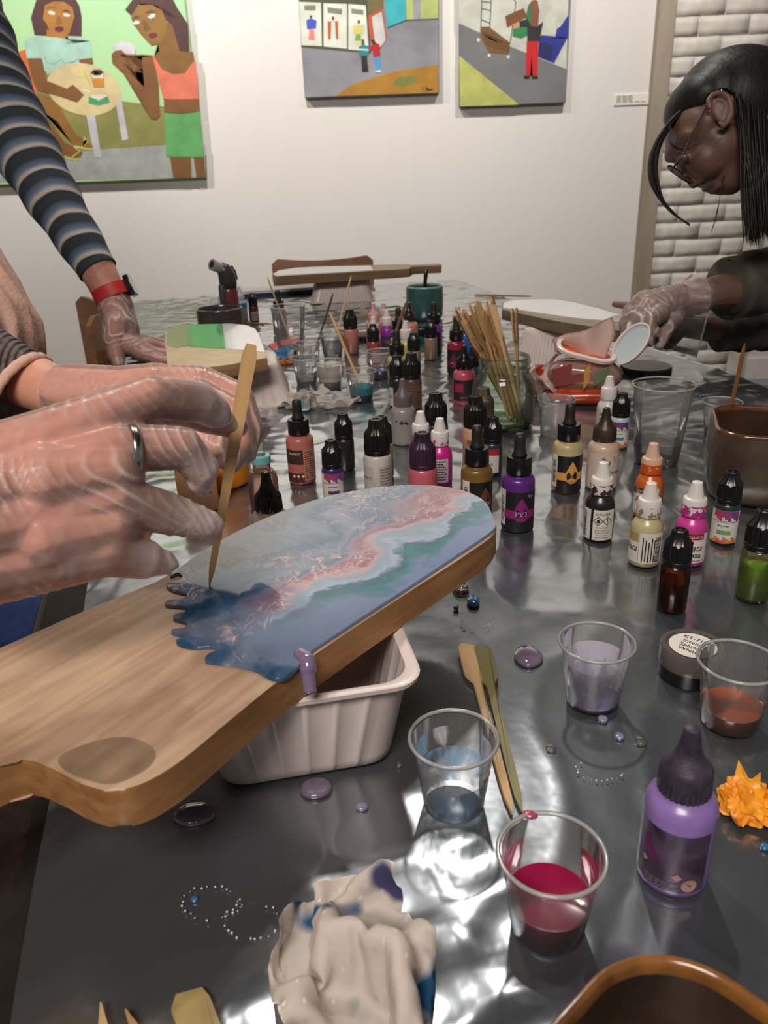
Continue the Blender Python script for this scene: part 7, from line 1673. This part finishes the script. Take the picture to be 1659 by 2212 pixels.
# hair: cap with a hairline, hanging mass, loose strands
HAIRM, nt, b = nmat('black_hair'); b.inputs['Base Color'].default_value = lin((22, 18, 17)); b.inputs['Roughness'].default_value = 0.5; b.inputs['Specular IOR Level'].default_value = 0.35
bump(nt, b, 180, 0.35, 0.002, 3, stretch=(1, 1, .15))
def topx(p):
    q = p - CAM; d = q.dot(FW); return W / 2 + q.dot(RT) / d * FPX, H / 2 - q.dot(UP) / d * FPX
bm = bmesh.new(); ell3(bm, 1592, 226, 0, 134, 115, 0.081); ell3(bm, 1502, 236, 0, 62, 60, 0.070, 0.6); ell3(bm, 1540, 226, 0, 84, 84, 0.076); ell3(bm, 1640, 300, 0, 52, 120, 0.072); ell3(bm, 1655, 400, 0, 46, 90, 0.052)
me = remesh(bm, 0.003, 14); bm = bmesh.new(); bm.from_mesh(me)
def inface(p):
    x, y = topx(p)
    # hairline: front of the forehead, temple, over and behind the ear, down the neck
    L_ = [(1380, 285), (1443, 268), (1490, 262), (1516, 232), (1530, 206), (1560, 192), (1586, 204), (1598, 240), (1602, 330), (1596, 470)]
    if x > 1602: return False
    for (x0, y0), (x1, y1) in zip(L_, L_[1:]):
        if x0 <= x <= x1 and x1 > x0: return y > y0 + (y1 - y0) * (x - x0) / (x1 - x0) + 2.5 * noise.noise(p * 300)
    return x < 1596 and y > 300
bmesh.ops.delete(bm, geom=[v for v in bm.verts if inface(v.co)], context='VERTS')
bpy.data.meshes.remove(me); obj('hair', local(bm, pC), HAIRM, pC)
rs = random.Random(2)
bm = bmesh.new()
def strand(pts, r, taper=True):
    q = smooth_open([HP(*p) for p in pts], 5); n = len(q)
    tube(bm, q, [max(0.0002, r * (1 - (k / (n - 1)) ** 2.5 * 0.9)) for k in range(n)], 5)
for k in range(420):                                           # hanging hair, near and far side
    s = -1 if k % 3 else 1; u = rs.random(); x0 = 1590 + 90 * u; dep = s * (0.079 - 0.03 * u * u) * rs.uniform(0.55, 1.02)
    yb = 500 + 26 * rs.random() + 8 * sin(u * 9) - (60 * rs.random() if rs.random() < .15 else 0); x1 = 1594 + 92 * u + rs.uniform(-8, 14) + (18 * (1 - u))
    strand([(x0 + rs.uniform(-8, 8), 188 + 30 * rs.random() - 30 * u, dep * .90), (x0 + 6 + 4 * rs.random(), 310, dep * 1.03), (x1 - 6, 410, dep), (x1 + rs.uniform(-4, 4), yb, dep * .9)], rs.uniform(.0012, .0028))
for k in range(46):                                            # loose fringe lock
    u = rs.random(); j = lambda a: rs.uniform(-a, a); dep = 0.0 + j(.012) - .02
    e = 1 - 0.45 * rs.random() ** 2
    P_ = [(1490 + 14 * u, 226 + j(6), dep), (1462 + 10 * u, 246 + j(6), dep), (1432 + 10 * u, 282 + j(4), dep), (1405 + 18 * u, 332, dep), (1402 + 20 * u, 385, dep), (1420 + 14 * u, 425 + 6 * u, dep), (1452 + 8 * u, 462, dep), (1490, 486 + j(3), dep), (1526 + j(8), 497 + j(5), dep)]
    n = max(5, int(9 * e)); strand(P_[:n], rs.uniform(.0010, .0019))
for k in range(5): strand([(1450, 262, -.03), (1447, 300 + 3 * k, -.05), (1475 + 3 * k, 322, -.066), (1530, 305 - 5 * k, -.074), (1562, 285, -.078)], .00045)
for k in range(4): strand([(1560 + 2 * k, 380, -.05), (1556, 420, -.05), (1545 + k, 470, -.05), (1535, 505, -.05)], .0004)
obj('hair_strands', local(bm, pC), HAIRM, pC)
# glasses
FRM = M('glasses_frame', (52, 40, 36), 0.25, metal=.5); ud = Vector((53, 36)).normalized()
gd = (RT * ud.x - UP * ud.y); GF = (ray(1478, 369).normalized() + (RT * ud.y + UP * ud.x) * 0.16).normalized()
for s in (-1, 1):
    bm = bmesh.new(); cg = HP(1469, 377, s * 0.031); V = []
    ptsr = [cg + gd * 31 * PX * (abs(cos(t)) ** .8) * (1 if cos(t) > 0 else -1) + GF * 0.025 * (abs(sin(t)) ** .8) * (1 if sin(t) > 0 else -1) for t in [2 * pi * k / 40 for k in range(41)]]
    tube(bm, ptsr, .0011, 8, caps=False); obj('lens_rim', local(bm, pC), FRM, pC)
    bm = bmesh.new(); bm.faces.new([bm.verts.new(p) for p in ptsr[:40]]); obj('lens', local(bm, pC), CLEAR('lens_glass', haze=0.02, gl=1.6, rough=.02), pC)
    bm = bmesh.new(); tube(bm, smooth_open([HP(1452, 364, s * .056), HP(1470, 342, s * .064), HP(1490, 300, s * .070), HP(1516, 250, s * .076), HP(1532, 218, s * .078)], 4), .0013, 8); obj('temple_arm', local(bm, pC), FRM, pC)
bm = bmesh.new(); tube(bm, smooth_open([HP(1454, 368, -.009), HP(1450, 358, 0), HP(1454, 368, .009)], 4), .0012, 8); obj('bridge', local(bm, pC), FRM, pC)
bm = bmesh.new(); bmesh.ops.create_icosphere(bm, subdivisions=2, radius=.0017, matrix=Matrix.Translation(HP(1559, 196, -.083))); obj('ear_stud', local(bm, pC), M('silver', (200, 194, 190), .2, metal=1), pC)
# clear cup in her far hand
cc = at(1452, 716, 1.385); root = empty('mixing_cup', cc, 0, 'clear plastic cup held tilted in the far hand of the woman', 'cup', G_C)
Mt = (RT * 0.9 - UP * 0.25 - FW * .3).normalized().to_track_quat('Z', 'Y').to_matrix().to_4x4()
bm = LATHE([(.001, -.045), (.026, -.045), (.028, -.043), (.0355, .05)], segs=44, cap1=False); bmesh.ops.transform(bm, matrix=Mt, verts=bm.verts); obj('wall', bm, PLAST, root)
bm = bmesh.new(); tube(bm, [Vector((.0365 * cos(t), .0365 * sin(t), .05)) for t in [2 * pi * k / 44 for k in range(45)]], .0012, 8, caps=False); bmesh.ops.transform(bm, matrix=Mt, verts=bm.verts); obj('rim', bm, MATS['cup_rim'], root)
